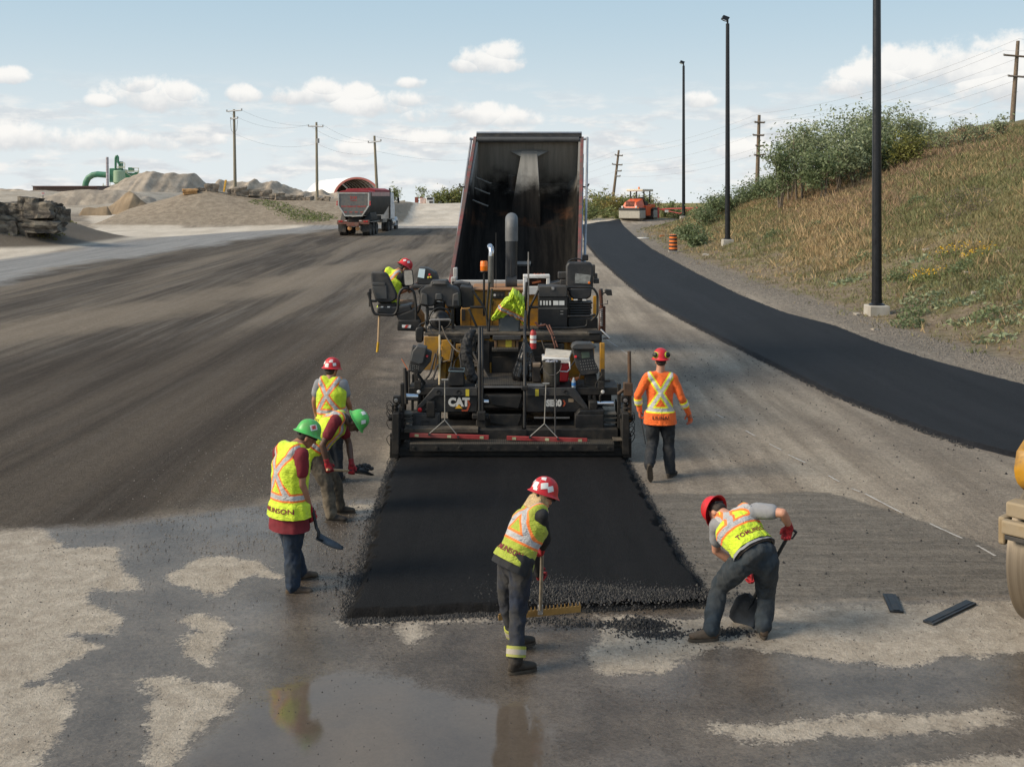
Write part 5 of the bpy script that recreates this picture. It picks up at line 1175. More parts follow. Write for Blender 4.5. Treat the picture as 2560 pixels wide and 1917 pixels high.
# guard rails around the platform
def rail(*pts, r=.021, y=18.6, name='guard_rail'):
    q = [P(p[0], p[1], p[2] if len(p) > 2 else y) for p in pts]; out = [q[0]]
    for i in range(1, len(q)-1):                     # rounded bends
        a, b, c = q[i-1], q[i], q[i+1]; ra = min(.12, (a-b).length/2, (c-b).length/2); d1 = (a-b).normalized()*ra; d2 = (c-b).normalized()*ra
        for k in range(5): t = k/4; out.append((b+d1)*(1-t)**2+b*2*t*(1-t)+(b+d2)*t*t)
    out.append(q[-1]); return pm(lambda m: m.tube(out, r, 10), name, BLK, 0, smooth=True)
rail((1418, 718), (1482, 718), (1494, 735), (1494, 788), (1478, 802)); rail((1419, 791), (1476, 791), (1488, 786)); rail((1346, 820), (1440, 820), (1468, 816), (1468, 800))
rail((1222, 850), (1216, 780), (1223, 712), (1224, 705), y=18.5); rail((1230, 722), (1220, 850), y=18.45)
rail((1180, 724), (1215, 775), (1222, 830), y=18.5); rail((1175, 768), (1212, 768), y=18.5); rail((1172, 772), (1192, 818), y=18.5)
rail((1315, 850), (1312, 780), (1317, 705), y=18.5, r=.025); rail((1346, 726), (1322, 775), (1322, 840), y=18.5); rail((1322, 768), (1346, 768), y=18.5)
# tall posts standing on the screed
rail((1199, 1072, 16.75), (1199, 900, 16.9), (1199, 820, 17.3), r=.026, name='lifting_post'); rail((1206, 1072, 16.75), (1206, 900, 16.9), (1205, 820, 17.3), r=.02, name='lifting_post')
pm(lambda m: (m.pbox(1180, 1036, 1222, 1048, 16.7, .12), m.pbox(1192, 1030, 1214, 1052, 16.66, .12), m.pbox(1190, 1050, 1214, 1074, 16.7, .1)), 'post_clamp', BLKD, .012)
rail((1311, 1088, 16.7), (1312, 970, 16.8), (1312, 820, 17.6), (1314, 778, 18.2), r=.026, name='lifting_post')
pm(lambda m: m.pbox(1304, 966, 1320, 976, 16.75, .1), 'post_clamp', BLKD, .01)
# spring column and work lamp at right
pm(lambda m: (m.pbox(1499, 766, 1514, 836, 18.6, .1), m.ptube([(1501, 725, 18.6), (1504, 770, 18.6), (1500, 830, 18.6)], .035)), 'rusty_column', mat('rust_brown_column', (.09, .035, .02), .75, .2, .3, scale=9), .008)
pm(lambda m: m.tube([P(1503+3.5*math.cos(i*.9), 772+i*.75, 18.52)+V((0, .02*math.sin(i*.9), 0)) for i in range(60)], .008, 6), 'coil_spring', STL, 0, smooth=True)
wl = pm(lambda m: (m.pprism([(1513, 726), (1517, 724), (1529, 725), (1531, 739), (1518, 739), (1513, 732)], 18.5, .12), m.ptube([(1505, 733, 18.55), (1515, 732, 18.55)], .012)), 'work_lamp', BLK, .008)
pm(lambda m: (m.ptube([(1502, 824, 18.4), (1524, 846, 18.3)], .018), m.ptube([(1508, 846, 18.4), (1524, 846, 18.3)], .012)), 'handle_bar', STL, 0, smooth=True)
pm(lambda m: (m.ptube([(1502, 722, 18.6), (1505, 738, 18.6)], .03), m.ptube([(1498, 760, 18.55), (1509, 761, 18.55), (1519, 760, 18.55), (1519, 750, 18.55)], .008)), 'bracket', DGR, 0, smooth=True)
pm(lambda m: (m.pbox(1470, 830, 1505, 858, 18.2, .25)), 'side_box', BLK, .02)
# ---- left side: console back shell, wheel, mirror
sh = pm(lambda m: (m.pprism([(1047, 763), (1050, 724), (1062, 716), (1075, 713), (1077, 702), (1118, 701), (1122, 714), (1140, 719), (1150, 728), (1153, 768), (1140, 772), (1116, 768), (1112, 756), (1096, 752), (1090, 752), (1086, 765), (1066, 768)], 18.75, .35)), 'console_shell', DGR, .03)
for q_ in ([(1050, 760), (1054, 732), (1068, 736), (1070, 764)], [(1130, 766), (1132, 736), (1146, 731), (1149, 766)], [(1088, 750), (1089, 734), (1104, 734), (1106, 750)], [(1080, 712), (1083, 706), (1114, 706), (1117, 713)]): pm(lambda m: m.pprism(q_, 18.705, .06), 'console_rib', MGR, .015, sh)
pm(lambda m: m.pbox(1134, 751, 1143, 766, 18.695, .02), 'console_opening', BLK, .004, sh)
pm(lambda m: (m.pbox(1085, 756, 1112, 800, 18.9, .2), m.pprism([(1150, 716), (1180, 720), (1184, 768), (1155, 770)], 18.9, .5), m.pbox(1066, 770, 1134, 776, 18.8, .05), m.pbox(1064, 768, 1072, 812, 18.8, .06), m.pbox(1128, 768, 1136, 826, 18.8, .06)), 'console_mount', BLK, .012)
pm(lambda m: m.lathe(P(1101, 797, 18.55), (0, -1, .15), [(.19, 0), (.205, .02), (.19, .04), (.175, .02), (.19, 0)], 32), 'console_wheel', BLK, 0, smooth=True)
pm(lambda m: m.lathe(P(1101, 800, 18.62), (0, -1, .1), [(.02, .08), (.08, .05), (.16, .0), (.17, -.05), (.02, -.06)], 28), 'wheel_hub', PBLK, 0, smooth=True)
pm(lambda m: m.ptube([(1074, 802, 18.4), (1078, 800, 18.4), (1124, 799, 18.4), (1126, 802, 18.4)], .02), 'hand_bar', mat('scuffed_bar', (.25, .23, .21), .45, .5), 0, smooth=True)
pm(lambda m: m.pprism([(1038, 826), (1041, 819), (1055, 817), (1059, 824), (1058, 853), (1053, 857), (1042, 856), (1039, 850)], 18.3, .1), 'side_mirror', BLK, .02)
pm(lambda m: (m.ptube([(1046, 818, 18.35), (1052, 810, 18.4), (1066, 805, 18.4)], .018), m.ptube([(1064, 800, 18.4), (1066, 830, 18.35), (1080, 850, 18.3)], .015), m.ptube([(1128, 820, 18.5), (1140, 845, 18.3), (1148, 870, 18.1)], .01), m.ptube([(1066, 780, 18.5), (1068, 812, 18.4), (1084, 836, 18.2)], .01)), 'mirror_arm', BLK, 0, smooth=True)
# left seat, with swing frame
ls = MB().pprism([(926, 682), (930, 680), (964, 681), (970, 688), (992, 735), (992, 748), (975, 757), (945, 757), (937, 748), (930, 725)], 18.95, .12).build('seat_backrest', mat('worn_seat_canvas', (.03, .031, .033), .7, var=.2, dirt=(.1, .09, .08), dirtf=.3), pv, bevel=.03, seg=3)
pm(lambda m: (m.pbox(931, 706, 963, 714, 18.93, .02), m.pprism([(930, 716), (966, 714), (968, 748), (940, 748)], 18.93, .02)), 'seat_pocket', MGR, .008, ls)
pm(lambda m: (m.pprism([(942, 766), (992, 766), (1026, 762), (1032, 778), (990, 790), (942, 784)], 18.95, .55)), 'seat_cushion', MATS['seat_black_vinyl'], .03)
pm(lambda m: (m.pbox(944, 757, 990, 768, 19.0, .4), m.pprism([(990, 790), (1034, 774), (1052, 800), (1052, 829), (992, 826), (1002, 812)], 18.8, .9), m.pprism([(993, 800), (1052, 800), (1052, 829), (993, 827)], 18.75, .06)), 'seat_console', BLK, .02)
pm(lambda m: (m.pprism([(1005, 812), (1028, 813), (1026, 820), (1005, 819)], 18.735, .01)), 'hazard_strip', STK, 0); pm(lambda m: (m.pprism([(1015, 812.5), (1022, 813), (1017, 819.8), (1011, 819.5)], 18.729, .004)), 'hazard_stripe', STKR, 0)
pm(lambda m: (m.pbox(952, 766, 958, 769, 18.94, .02), m.pbox(968, 766, 975, 769, 18.94, .02)), 'seat_tag', STK, 0)
rail((921, 730), (930, 770), (936, 786), (988, 788), (995, 770), (996, 740), (1004, 722), (1020, 720), (1034, 726), (1040, 760), (1040, 800), y=18.8, r=.024)
pm(lambda m: (m.pbox(922, 722, 928, 767, 18.85, .04), m.pbox(917, 734, 924, 738, 18.85, .03), m.pbox(928, 750, 942, 756, 18.85, .05)), 'adjuster', BLK, .006)
rail((1030, 800), (1052, 770), (1052, 735), (1046, 725), (1060, 716), y=18.85, r=.02)
rm = pm(lambda m: m.pprism([(1008, 678), (1011, 675), (1029, 674), (1032, 678), (1035, 710), (1031, 714), (1013, 716), (1010, 711)], 18.7, .03), 'rear_view_mirror', BLK, .006)
pm(lambda m: m.pprism([(1010, 679), (1012, 677), (1028, 676), (1030, 679), (1033, 708), (1030, 712), (1014, 713), (1012, 709)], 18.694, .004), 'mirror_glass', GLASS, 0, rm)
pm(lambda m: (m.ptube([(1022, 716, 18.72), (1022, 728, 18.78)], .01),), 'mirror_stem', BLK, 0, rm)
cs = pm(lambda m: (m.pprism([(1042, 698), (1046, 669), (1068, 670), (1090, 682), (1096, 702), (1080, 712), (1044, 712)], 19.3, .3), m.pbox(1030, 712, 1086, 722, 19.2, .3)), 'operator_console', DGR, .02)
pm(lambda m: m.pprism([(1044, 693), (1048, 672), (1063, 673), (1060, 696)], 19.28, .02), 'screen', SCRN, .003, cs)
for x, y_, mt_ in ((1074, 687, LENSR), (1077, 693, YLAB), (1071, 694, YLAB)): MB().lathe(P(x, y_, 19.28), (0, -1, .3), [(0, .03), (.018, .025), (.02, 0)], 12).build('button', mt_, cs, smooth=True)
# ---- remote control boxes at both ends of the screed
def ctrl(pts_body, pts_hood, scr, Yc, keys, red, nm):
    c = pm(lambda m: m.pprism(pts_body, Yc, .14), 'screed_control_box', DGR, .015)
    pm(lambda m: m.pprism(pts_hood, Yc-.12, .26), 'hood', MGR, .015, c)
    if scr: pm(lambda m: m.pprism(scr, Yc-.012, .012), 'screen', SCRG, .003, c)
    mb = MB()
    for x, y_ in keys: mb.box(P(x, y_, Yc-.006), (.014, .012, .012))
    mb.build('keypad', mat('pale_keys', (.22, .22, .21), .5, var=.3, scale=60), c)
    MB().lathe(P(red[0], red[1], Yc-.005), (0, -1, .3), [(0, .035), (.02, .032), (.022, .012), (.014, 0)], 14).build('stop_button', LENSR, c, smooth=True)
random.seed(5)
ctrl([(1030, 864), (1062, 872), (1079, 880), (1076, 905), (1052, 934), (1044, 937), (1024, 928), (1022, 918)], [(1043, 864), (1066, 870), (1058, 908), (1046, 912), (1026, 903), (1031, 878)], None, 17.1,
     [(1026+i*5+random.random(), 913+j_*5+i*.8) for i in range(5) for j_ in range(3)], (1068, 891), 'l')
ctrl([(1430, 870), (1440, 868), (1484, 872), (1486, 900), (1498, 925), (1494, 934), (1454, 940), (1440, 915)], [(1428, 872), (1432, 862), (1442, 858), (1478, 858), (1492, 868), (1480, 874), (1440, 874)], [(1453, 880), (1473, 879), (1475, 894), (1455, 896)], 17.1,
     [(1450+i*6+random.random()+j_*1.5, 903+j_*7-i*.6) for i in range(7) for j_ in range(4)], (1439, 892), 'r')
pm(lambda m: (m.pbox(1030, 936, 1044, 956, 17.1, .1), m.ptube([(1040, 930, 17.2), (1062, 960, 17.25)], .03)), 'box_mount', BLKD, .012)
pm(lambda m: (m.pbox(1462, 936, 1492, 975, 17.15, .15), m.pbox(1500, 932, 1512, 988, 17.3, .12), m.pbox(1496, 950, 1526, 1000, 17.5, .12)), 'box_mount', BLKD, .012)
pm(lambda m: (m.ptube([(1012, 920, 17.1), (1016, 1010, 17.0)], .03), m.ptube([(1022, 925, 17.1), (1024, 985, 17.0)], .018), m.pbox(1008, 928, 1020, 990, 17.15, .05), m.ptube([(1003, 958, 16.9), (1003, 1040, 16.9)], .018)), 'side_rods', BLKD, .012)
pm(lambda m: m.pbox(1522, 968, 1527, 998, 17.4, .1), 'ochre_block', mat('ochre_dirty', (.25, .15, .05), .8, var=.3), .006)
pm(lambda m: m.ptube([(1004, 897, 17.1), (1020, 924, 17.05)], .008), 'orange_rod', mat('orange_cable', (.45, .13, .05), .7), 0)

# ================================================================ things carried on the paver
# lime garments thrown over a grey cooler bag
bag = pm(lambda m: m.pprism([(1248, 832), (1246, 800), (1252, 790), (1296, 790), (1301, 802), (1300, 832)], 18.5, .3), 'cooler_bag', mat('grey_nylon', (.085, .095, .1), .75, var=.1, dirt=(.2, .2, .19), dirtf=.2), .03, None)
bag.parent = None; bag.location = (0, 0, 0); tag(bag, 'grey cooler bag on the paver platform under the lime vests', 'bag')
def cloth_heap(px_pts, Yc, D, seed):
    mb = MB(); rnd = random.Random(seed)
    for (x, y_, r) in px_pts: mb.ell(P(x, y_, Yc+rnd.uniform(0, D)), (r, r*.8, r*.55), Matrix.Rotation(rnd.uniform(-.5, .5), 3, 'Y'), 12, 8)
    return mb
def drape(top, bot, Yc, seed, th=.02, dep=.1):
    nu, nv = 60, 36; U = np.linspace(0, 1, nu); tx, ty = (np.interp(U, np.linspace(0, 1, len(top)), [p[q] for p in top]) for q in (0, 1)); bx, by = (np.interp(U, np.linspace(0, 1, len(bot)), [p[q] for p in bot]) for q in (0, 1)); vs = []
    for a in range(nu):
        for b in range(nv):
            v = b/(nv-1); f = float(fbm(a*.11+v*2.5, v*3.2-a*.035, seed, 3)); g = float(fbm(a*.3, v*5+a*.1, seed+5, 2)); r = 1-abs(2*f-1)*3.2
            p = P(tx[a]*(1-v)+bx[a]*v, ty[a]*(1-v)+by[a]*v, Yc); vs.append((p.x+.015*(g-.5), p.y-dep*math.sin(math.pi*min(1, v*1.1+.05))-.05*r+.04*(g-.5)+(.22*(1-v*5) if v < .2 else 0), p.z+.02*r))
    o = mesh_obj('safety_vest', vs, [(a*nv+b, a*nv+b+1, (a+1)*nv+b+1, (a+1)*nv+b) for a in range(nu-1) for b in range(nv-1)], vest_mat('heaped_lime_cloth', (.6, .8, .03), (.95, .3, .05), dirty=.1), None, True)
    at_ = o.data.attributes.new('vt', 'FLOAT_VECTOR', 'POINT'); at_.data.foreach_set('vector', np.array([(2., 0., (v[2]-2.04)+.5*(v[0]+.02)+.2) for v in vs], np.float32).ravel()); m = o.modifiers.new('t', 'SOLIDIFY'); m.thickness = th; return o
hv = drape([(1229, 794), (1246, 768), (1262, 745), (1284, 740), (1300, 750), (1308, 758)], [(1232, 803), (1252, 795), (1270, 786), (1284, 792), (1294, 803), (1310, 806)], 18.5, 3)
hv2 = drape([(1272, 742), (1282, 722), (1296, 730), (1310, 742)], [(1274, 760), (1288, 770), (1298, 790), (1313, 826)], 18.52, 9, dep=.16)
tag(hv2, 'pale lime jacket lying on top of the crumpled safety vest', 'jacket'); hv2.name = 'hi_vis_jacket'
tag(hv, 'crumpled lime safety vest with orange stripe thrown over the grey cooler bag', 'safety vest')
# fire extinguisher
fe = thing('fire_extinguisher', 'red fire extinguisher with white labels hanging below the platform edge', 'extinguisher', tuple(P(1333, 848, 17.95)))
c_ = P(1333, 872, 17.95); MB().lathe(c_, (0, 0, 1), [(0, 0), (.05, .002), (.052, .02), (.052, .26), (.04, .3), (.02, .32), (0, .325)], 20).build('cylinder', REDP, fe, smooth=True)
MB().lathe(c_+V((0, 0, .1)), (0, 0, 1), [(.053, 0), (.0535, .001), (.0535, .05), (.053, .051)], 20).build('label', STK, fe); MB().lathe(c_+V((0, 0, .17)), (0, 0, 1), [(.053, 0), (.0535, .001), (.0535, .06), (.053, .061)], 20).build('label', STK, fe)
MB().box(c_+V((0, -.01, .34)), (.03, .08, .03)).build('valve', BLK, fe, bevel=.004)
# trash bag hung from the post
mb = MB(); T0 = P(1313, 845, 17.4)
prof = [(0, .03), (.08, .05), (.2, .1), (.35, .15), (.5, .2), (.62, .23), (.68, .2), (.7, .08)]
for (h, r), (h2, r2) in zip(prof[:-1], prof[1:]): mb.hull(ellpts(T0-V((-.0, 0, h)), (r, r*.7, .03), Matrix.Identity(3))+ellpts(T0-V((0, 0, h2)), (r2, r2*.7, .03), Matrix.Identity(3)))
def bagdef(co, no):
    a = np.arctan2(co[:, 1]-T0.y, co[:, 0]-T0.x); h = T0.z-co[:, 2]; w = np.sin(a*9+h*5)*.5+np.sin(a*17+h*9)*.3+(fbm(co[:, 0]*12, co[:, 2]*9, 3)-.5)*2
    return co+no*(w*.018*np.clip(h/.25, .3, 1))[:, None]
tb = remeshed('trash_bag', mb, .013, mat('glossy_black_bag', (.008, .008, .009), .22, var=.2), None, 1, bagdef); tag(tb, 'shiny black trash bag hung full from a rail post of the paver', 'trash bag')
mb = MB(); mb.tube([P(1186, 826, 17.7), P(1172, 840, 17.6), P(1165, 870, 17.55), P(1168, 910, 17.5), P(1180, 945, 17.45), P(1190, 952, 17.4)], [.04, .07, .09, .09, .08, .05], 12)
sk = remeshed('black_rain_jacket', mb, .012, mat('dull_black_cloth', (.012, .012, .013), .7, var=.3), None, 1, folds(.03, 14)); tag(sk, 'black rain jacket hanging over the rail left of the steps', 'jacket')
# red cooler with white lid
rc = thing('drinks_cooler', 'red and white drinks cooler behind the black bucket', 'cooler', tuple(P(1405, 955, 17.25)))
MB().pprism([(1377, 908), (1425, 908), (1420, 955), (1382, 955)], 17.25, .3).build('body', mat('bright_red_plastic', (.5, .012, .02), .4, var=.05), rc, bevel=.02)
MB().pprism([(1356, 893), (1425, 896), (1426, 909), (1356, 909)], 17.22, .36).build('rim', WHT, rc, bevel=.015)
MB().prism([P(1364, 870, 17.65), P(1430, 876, 17.65), P(1424, 893, 17.28), P(1362, 889, 17.28)], (0, 0, -.035)).build('lid', mat('stained_white_lid', (.55, .5, .42), .6, var=.15, dirt=(.3, .24, .17), dirtf=.3), rc, bevel=.01)
MB().ptube([(1424, 905, 17.22), (1425, 922, 17.18), (1418, 929, 17.16), (1400, 928, 17.16)], .011).build('handle', WHT, rc, smooth=True)
# black bucket
bk = thing('bucket', 'black plastic bucket full of rags beside the red cooler', 'bucket', tuple(P(1378, 962, 17.0)))
c_ = P(1379, 962, 17.05); MB().lathe(c_, (0, 0, 1), [(0, .003), (.125, 0), (.145, .36), (.152, .36), (.152, .385), (.14, .385), (.135, .3), (0, .28)], 28).build('pail', mat('black_pail', (.016, .015, .014), .45, var=.2, dirt=(.08, .07, .05), dirtf=.3), bk, smooth=True)
MB().tube([c_+V((.15*math.cos(t), -.15-.0*t, .35-.17*math.sin(t))) for t in [i*math.pi/10 for i in range(11)]], .004, 6).build('bail', STL, bk, smooth=True)
mb = MB(); rnd = random.Random(4)
for i in range(16): mb.ell(c_+V((rnd.uniform(-.09, .09), rnd.uniform(-.09, .09), .36)), (.035, .03, .03), u=8, w=5)
mb.build('rags', mat('pale_rags', (.25, .26, .3), .8, var=.6, scale=30), bk, smooth=True)
# small crate, carton, bottle
kr = thing('tool_crate', 'small black crate with blue rim at the left end of the deck', 'crate', tuple(P(1142, 965, 17.0)))
MB().pprism([(1123, 928), (1158, 928), (1161, 965), (1121, 965)], 17.0, .3).build('box', BLK, kr, bevel=.015)
MB().tube([P(1122, 928, 17.0), P(1124, 919, 17.25), P(1161, 920, 17.25), P(1160, 929, 17.0), P(1122, 928, 17.0)], .009, 6).build('rim', mat('pale_blue_rim', (.12, .17, .19), .6), kr)
tag(MB().pprism([(1332, 918), (1350, 918), (1350, 955), (1331, 955)], 17.15, .2).build('carton', mat('dark_carton', (.03, .024, .02), .8), bevel=.006), 'small dark carton between the trash bag and the bucket', 'carton')
tag(MB().pprism([(1332, 910), (1352, 910), (1350, 917.5), (1332, 917.5)], 17.15, .2).build('cardboard_tray', mat('brown_card', (.22, .16, .11), .8), bevel=.003), 'small brown cardboard tray lying on the dark carton', 'tray')
wb = thing('water_bottle', 'clear water bottle with blue label at the right end of the deck', 'bottle', tuple(P(1434, 970, 16.95)))
c_ = P(1434, 970, 16.97); MB().lathe(c_, (0, 0, 1), [(0, 0), (.03, .002), (.032, .02), (.032, .11), (.014, .145), (.012, .155), (0, .156)], 18).build('bottle_body', mat('clear_bottle', (.35, .42, .48), .1, var=.1), wb, smooth=True)
MB().lathe(c_+V((0, 0, .04)), (0, 0, 1), [(.0325, 0), (.033, .001), (.033, .05), (.0325, .051)], 18).build('label', mat('blue_label', (.05, .2, .5), .5, var=.1), wb); MB().lathe(c_+V((0, 0, .15)), (0, 0, 1), [(.013, 0), (.013, .014), (0, .015)], 12).build('cap', WHT, wb)
mb = MB(); rnd = random.Random(9)
for i in range(9): mb.ell(P(1428+rnd.uniform(0, 18), 950+rnd.uniform(-6, 4), 17.3), (.035, .03, .02), u=8, w=5)
tag(mb.build('snack_bag', mat('orange_wrapper', (.5, .16, .05), .4, var=.6, scale=14), smooth=True), 'crumpled orange and white wrapper beside the control box', 'wrapper')
# long handled tools standing on the screed
t_ = thing('wooden_rake', 'long wooden handle standing upright at the left of the screed', 'tool', tuple(P(1099, 962, 17.0)))
MB().ptube([(1098.5, 962, 17.0), (1099, 885, 17.2)], .016).ptube([(1099, 886, 17.2), (1099, 838, 17.4)], .017).build('shaft', mat('pale_wood', (.45, .36, .22), .7, var=.3, stretch=(4, 4, .6)), t_, smooth=True)
MB().ptube([(1099, 840, 17.4), (1099, 800, 17.5)], .012).build('iron_rod', DGR, t_, smooth=True)
t_ = thing('long_hammer', 'worn wooden handle with yellow end hanging under the left seat', 'tool', tuple(P(945, 880, 18.8)))
MB().ptube([(948, 788, 18.85), (945.5, 856, 18.8)], .018).build('shaft', WOOD, t_, smooth=True); MB().ptube([(945.5, 855, 18.8), (943, 880, 18.8)], [.02]*2 if False else .021).build('yellow_end', mat('yellow_grip', (.65, .38, .02), .5), t_, smooth=True)
t_ = tag(MB().ptube([(1388, 902, 16.75), (1388, 1090, 16.55)], .014).build('pry_bar', DGR, smooth=True), 'dark round pry bar standing upright in front of the bucket', 'bar')
def straightedge(label, top, mid, f1, f2, x0, y0, x1, y1):
    r = thing('straightedge', label, 'straightedge', tuple(P((x0+x1)/2, y0, 16.45)), 'red straightedges on the screed footwalk')
    PL = mat('dull_light_steel', (.38, .36, .32), .45, .6, .15)
    MB().ptube([(top[0], top[1], 16.5), (mid[0], mid[1], 16.45)], .0085).build('stem', PL, r, smooth=True)
    MB().ptube([(top[0]-8.5, top[1], 16.5), (top[0]+8.5, top[1], 16.5)], .0125).build('grip', PL, r, smooth=True)
    for f in (f1, f2): MB().ptube([(mid[0], mid[1], 16.45), (f[0], f[1], 16.42)], .0075).build('fork', PL, r, smooth=True); MB().cyl(P(f[0], f[1]+2, 16.36), P(f[0], f[1]+2, 16.44), .02, 12).build('bolt', BLK, r)
    a, b = P(x0, (y0+y1)/2-3, 16.42), P(x1, (y0+y1)/2+3, 16.42); d = (b-a).normalized(); R = Matrix((d, V((0, 1, 0)), d.cross(V((0, 1, 0))))).transposed()
    bd = MB().box((a+b)/2, ((b-a).length, .04, .062), R).build('beam', mat('faded_red_beam', (.33, .04, .04), .55, .1, .12, dirt=(.2, .12, .1), dirtf=.2), r, bevel=.004)
    for t in (.09, .5, .91): MB().box(a+(b-a)*t+V((0, -.021, 0)), (.06, .004, .04), R).build('vial', mat('vial_pale', (.4, .42, .25), .4, var=.3), bd)
straightedge('red straightedge with forked steel handle at the left of the footwalk', (1112, 949), (1112, 1050), (1073, 1084), (1145, 1090), 1024, 1086, 1222, 1094)
straightedge('red straightedge with forked steel handle at the right of the footwalk', (1365, 959), (1361, 1059), (1325, 1091), (1395, 1095), 1267, 1092, 1468, 1103)

# ================================================================ dump truck with raised body
dt = thing('dump_truck', 'dump truck tipping its tall raised grey body into the paver', 'dump truck', (-.1, 24, 0))
B0 = V((-.0, 21.6, 1.75)); ang = math.radians(40); bd_ = V((0, math.cos(ang), math.sin(ang))); bu = V((0, -math.sin(ang), math.cos(ang))); bw = V((1, 0, 0))
# corners measured from the photograph: tail left/right and head left/right
TL, TR = P(1131, 716, 21.6), P(1442, 716, 21.6); Lb = 7.4
# tailored so that the head rim lands where the photograph shows it
HB = P(1238, 345, 27.0); cxh = (P(1193, 340, 27).x+P(1449, 340, 27).x)/2; wh = (P(1449, 340, 27).x-P(1193, 340, 27).x)/2
cx0 = (TL.x+TR.x)/2; w0 = (TR.x-TL.x)/2
hgt = 1.35                                        # side height
floor0 = V((cx0, 21.6+.75, 1.25)); rim0 = V((cx0, 21.55, 2.3)); rim1 = V((cxh, 26.6, P(0, 347, 26.6).z)); d_ = (rim1-rim0).normalized(); nrm = V((0, d_.z, -d_.y)).normalized()
Lb = (rim1-rim0).length
def bp(s, t, h): return V((cx0*(1-t)+cxh*t, 0, 0))*1+bw*((w0*(1-t)+wh*t)*s)+V((0, rim0.y, rim0.z))+V((0, d_.y, d_.z))*(Lb*t)+nrm*h
BODI = bpy.data.materials.new('tar_smeared_body'); BODI.use_nodes = True; n = N(BODI.node_tree); b = BODI.node_tree.nodes['Principled BSDF']
co = n.new('ShaderNodeTexCoord').outputs['Object']; zz = n.sep(co)[2]; wbl = n.noise(co, 1.4, 6, .65)
tt = n.m('ADD', zz, n.m('MULTIPLY', n.m('SUBTRACT', wbl, .5), 1.3)); clean = n.ss(tt, 4.1, 4.75)
streak = n.noise(n.mapv(co, (7, .6, .6)), 1., 5, .7)
dirtc = n.mix(n.ss(streak, .35, .7), (.005, .0048, .0045), (.02, .0175, .015)); cleanc = n.mix(n.ss(streak, .3, .7), (.22, .21, .19), (.31, .295, .265)); rustm = n.ss(n.m('ABSOLUTE', n.m('SUBTRACT', tt, 3.75)), .0, .35, .5, 0.)
n.put(b.inputs['Base Color'], n.mix(n.m('MULTIPLY', rustm, n.ss(wbl, .5, .65)), n.mix(clean, dirtc, cleanc), (.11, .05, .025))); n.put(b.inputs['Roughness'], n.lin(clean, 0., 1., .9, .6)); n.put(b.inputs['Metallic'], n.m('MULTIPLY', clean, .2)); b.inputs['Specular IOR Level'].default_value = .15
def plate(mb, pts, th): # sheet with thickness along its normal
    pts = [V(p) for p in pts]; nn = (pts[1]-pts[0]).cross(pts[2]-pts[0]).normalized(); mb.prism(pts, nn*th)
mb = MB(); fl = 1.35
seg = 10
def sec(t, h): # rounded body section
    return [bp(-1, t, 0), bp(-1, t, fl*.72), bp(-.93, t, fl*.9), bp(-.78, t, fl), bp(.78, t, fl), bp(.93, t, fl*.9), bp(1, t, fl*.72), bp(1, t, 0)]
vs = []; fs = []; M = 8
for i in range(M+1): vs += sec(i/M, 0)
for i in range(M):
    for k in range(7): fs.append((i*8+k, i*8+k+1, (i+1)*8+k+1, (i+1)*8+k))
hb = len(vs); vs += sec(1, 0); fs.append(tuple(range(hb, hb+8)))
body = mesh_obj('tipper_body', vs, fs, BODI, dt); sm = body.modifiers.new('t', 'SOLIDIFY'); sm.thickness = .05; sm.offset = -1
bm = bmesh.new(); bm.from_mesh(body.data); bmesh.ops.recalc_face_normals(bm, faces=bm.faces); bm.to_mesh(body.data); bm.free()
# front hood plate, roll tarp tube, cylinder doghouse
def dm(fn, name, mtl, bevel=.01, smooth=False): mb = MB(); fn(mb); return mb.build(name, mtl, dt, bevel=bevel, smooth=smooth)
REDB = mat('faded_red_body_rail', (.2, .055, .05), .65, .1, .25, dirt=(.1, .085, .075), dirtf=.55, dscale=4)
ALU = mat('dull_aluminium', (.36, .37, .39), .45, .7, .12, dirt=(.2, .19, .17), dirtf=.25)
for s in (-1, 1):
    dm(lambda m: m.hull([bp(s*a, t, h) for a in (1.0, 1.06) for t in (0, 1) for h in (-.06, .06)]), 'side_rail', REDB, .008)
    dm(lambda m: [m.hull([bp(s*a, t+q, h) for a in (1.005, 1.07) for q in (-.012, .012) for h in (0.07, fl)]) for t in (.08, .24, .4, .56, .72, .88)], 'side_rib', ALU, .006)
dm(lambda m: m.hull([bp(1.06, t, h) for t in (0, .78) for h in (.05, .85)]+[bp(1.075, t, h) for t in (0, .78) for h in (.05, .85)]), 'side_sheet', mat('pale_blue_side', (.3, .38, .45), .4, .2, .1), 0)
dm(lambda m: m.tube([bp(-.99, .985, -.02), bp(.97, .985, -.02)], .07, 14), 'tarp_roller', mat('tarp_roller_grey', (.07, .07, .07), .6), 0, True)
dm(lambda m: m.hull([bp(s, t, h) for s in (-1.01, 1.02) for t, h in ((.99, -.02), (.99, -.09), (1.012, -.09), (1.02, .3))]), 'head_board', BLKD, .008)
dm(lambda m: m.hull([bp(s, t, h) for s in (-1.01, 1.02) for t, h in ((1.013, -.12), (1.013, -.06), (1.024, -.12), (1.024, -.06))]), 'head_board_edge', ALU, .004)
for s in (-1, 1):
    dm(lambda m: m.tube([bp(s*1.13, .99, -.06), bp(s*1.13, .55, .0), bp(s*1.12, .05, .35)] if s > 0 else [bp(-1.1, .99, -.02), bp(-1.1, .55, .25), bp(-1.08, .3, .3)], .028, 8), 'tarp_arm', ALU, 0, True)
    dm(lambda m: m.tube([bp(s*.98, .985, -.02), bp(s*1.13, .985, -.05)], .03, 8), 'tarp_pivot', ALU, 0, True)
    dm(lambda m: m.tube([bp(s*1.06, .62, 0), bp(s*1.14, .62, 0), bp(s*1.17, .635, -.02)], .02, 8), 'tarp_hook', BLKD, 0, True)
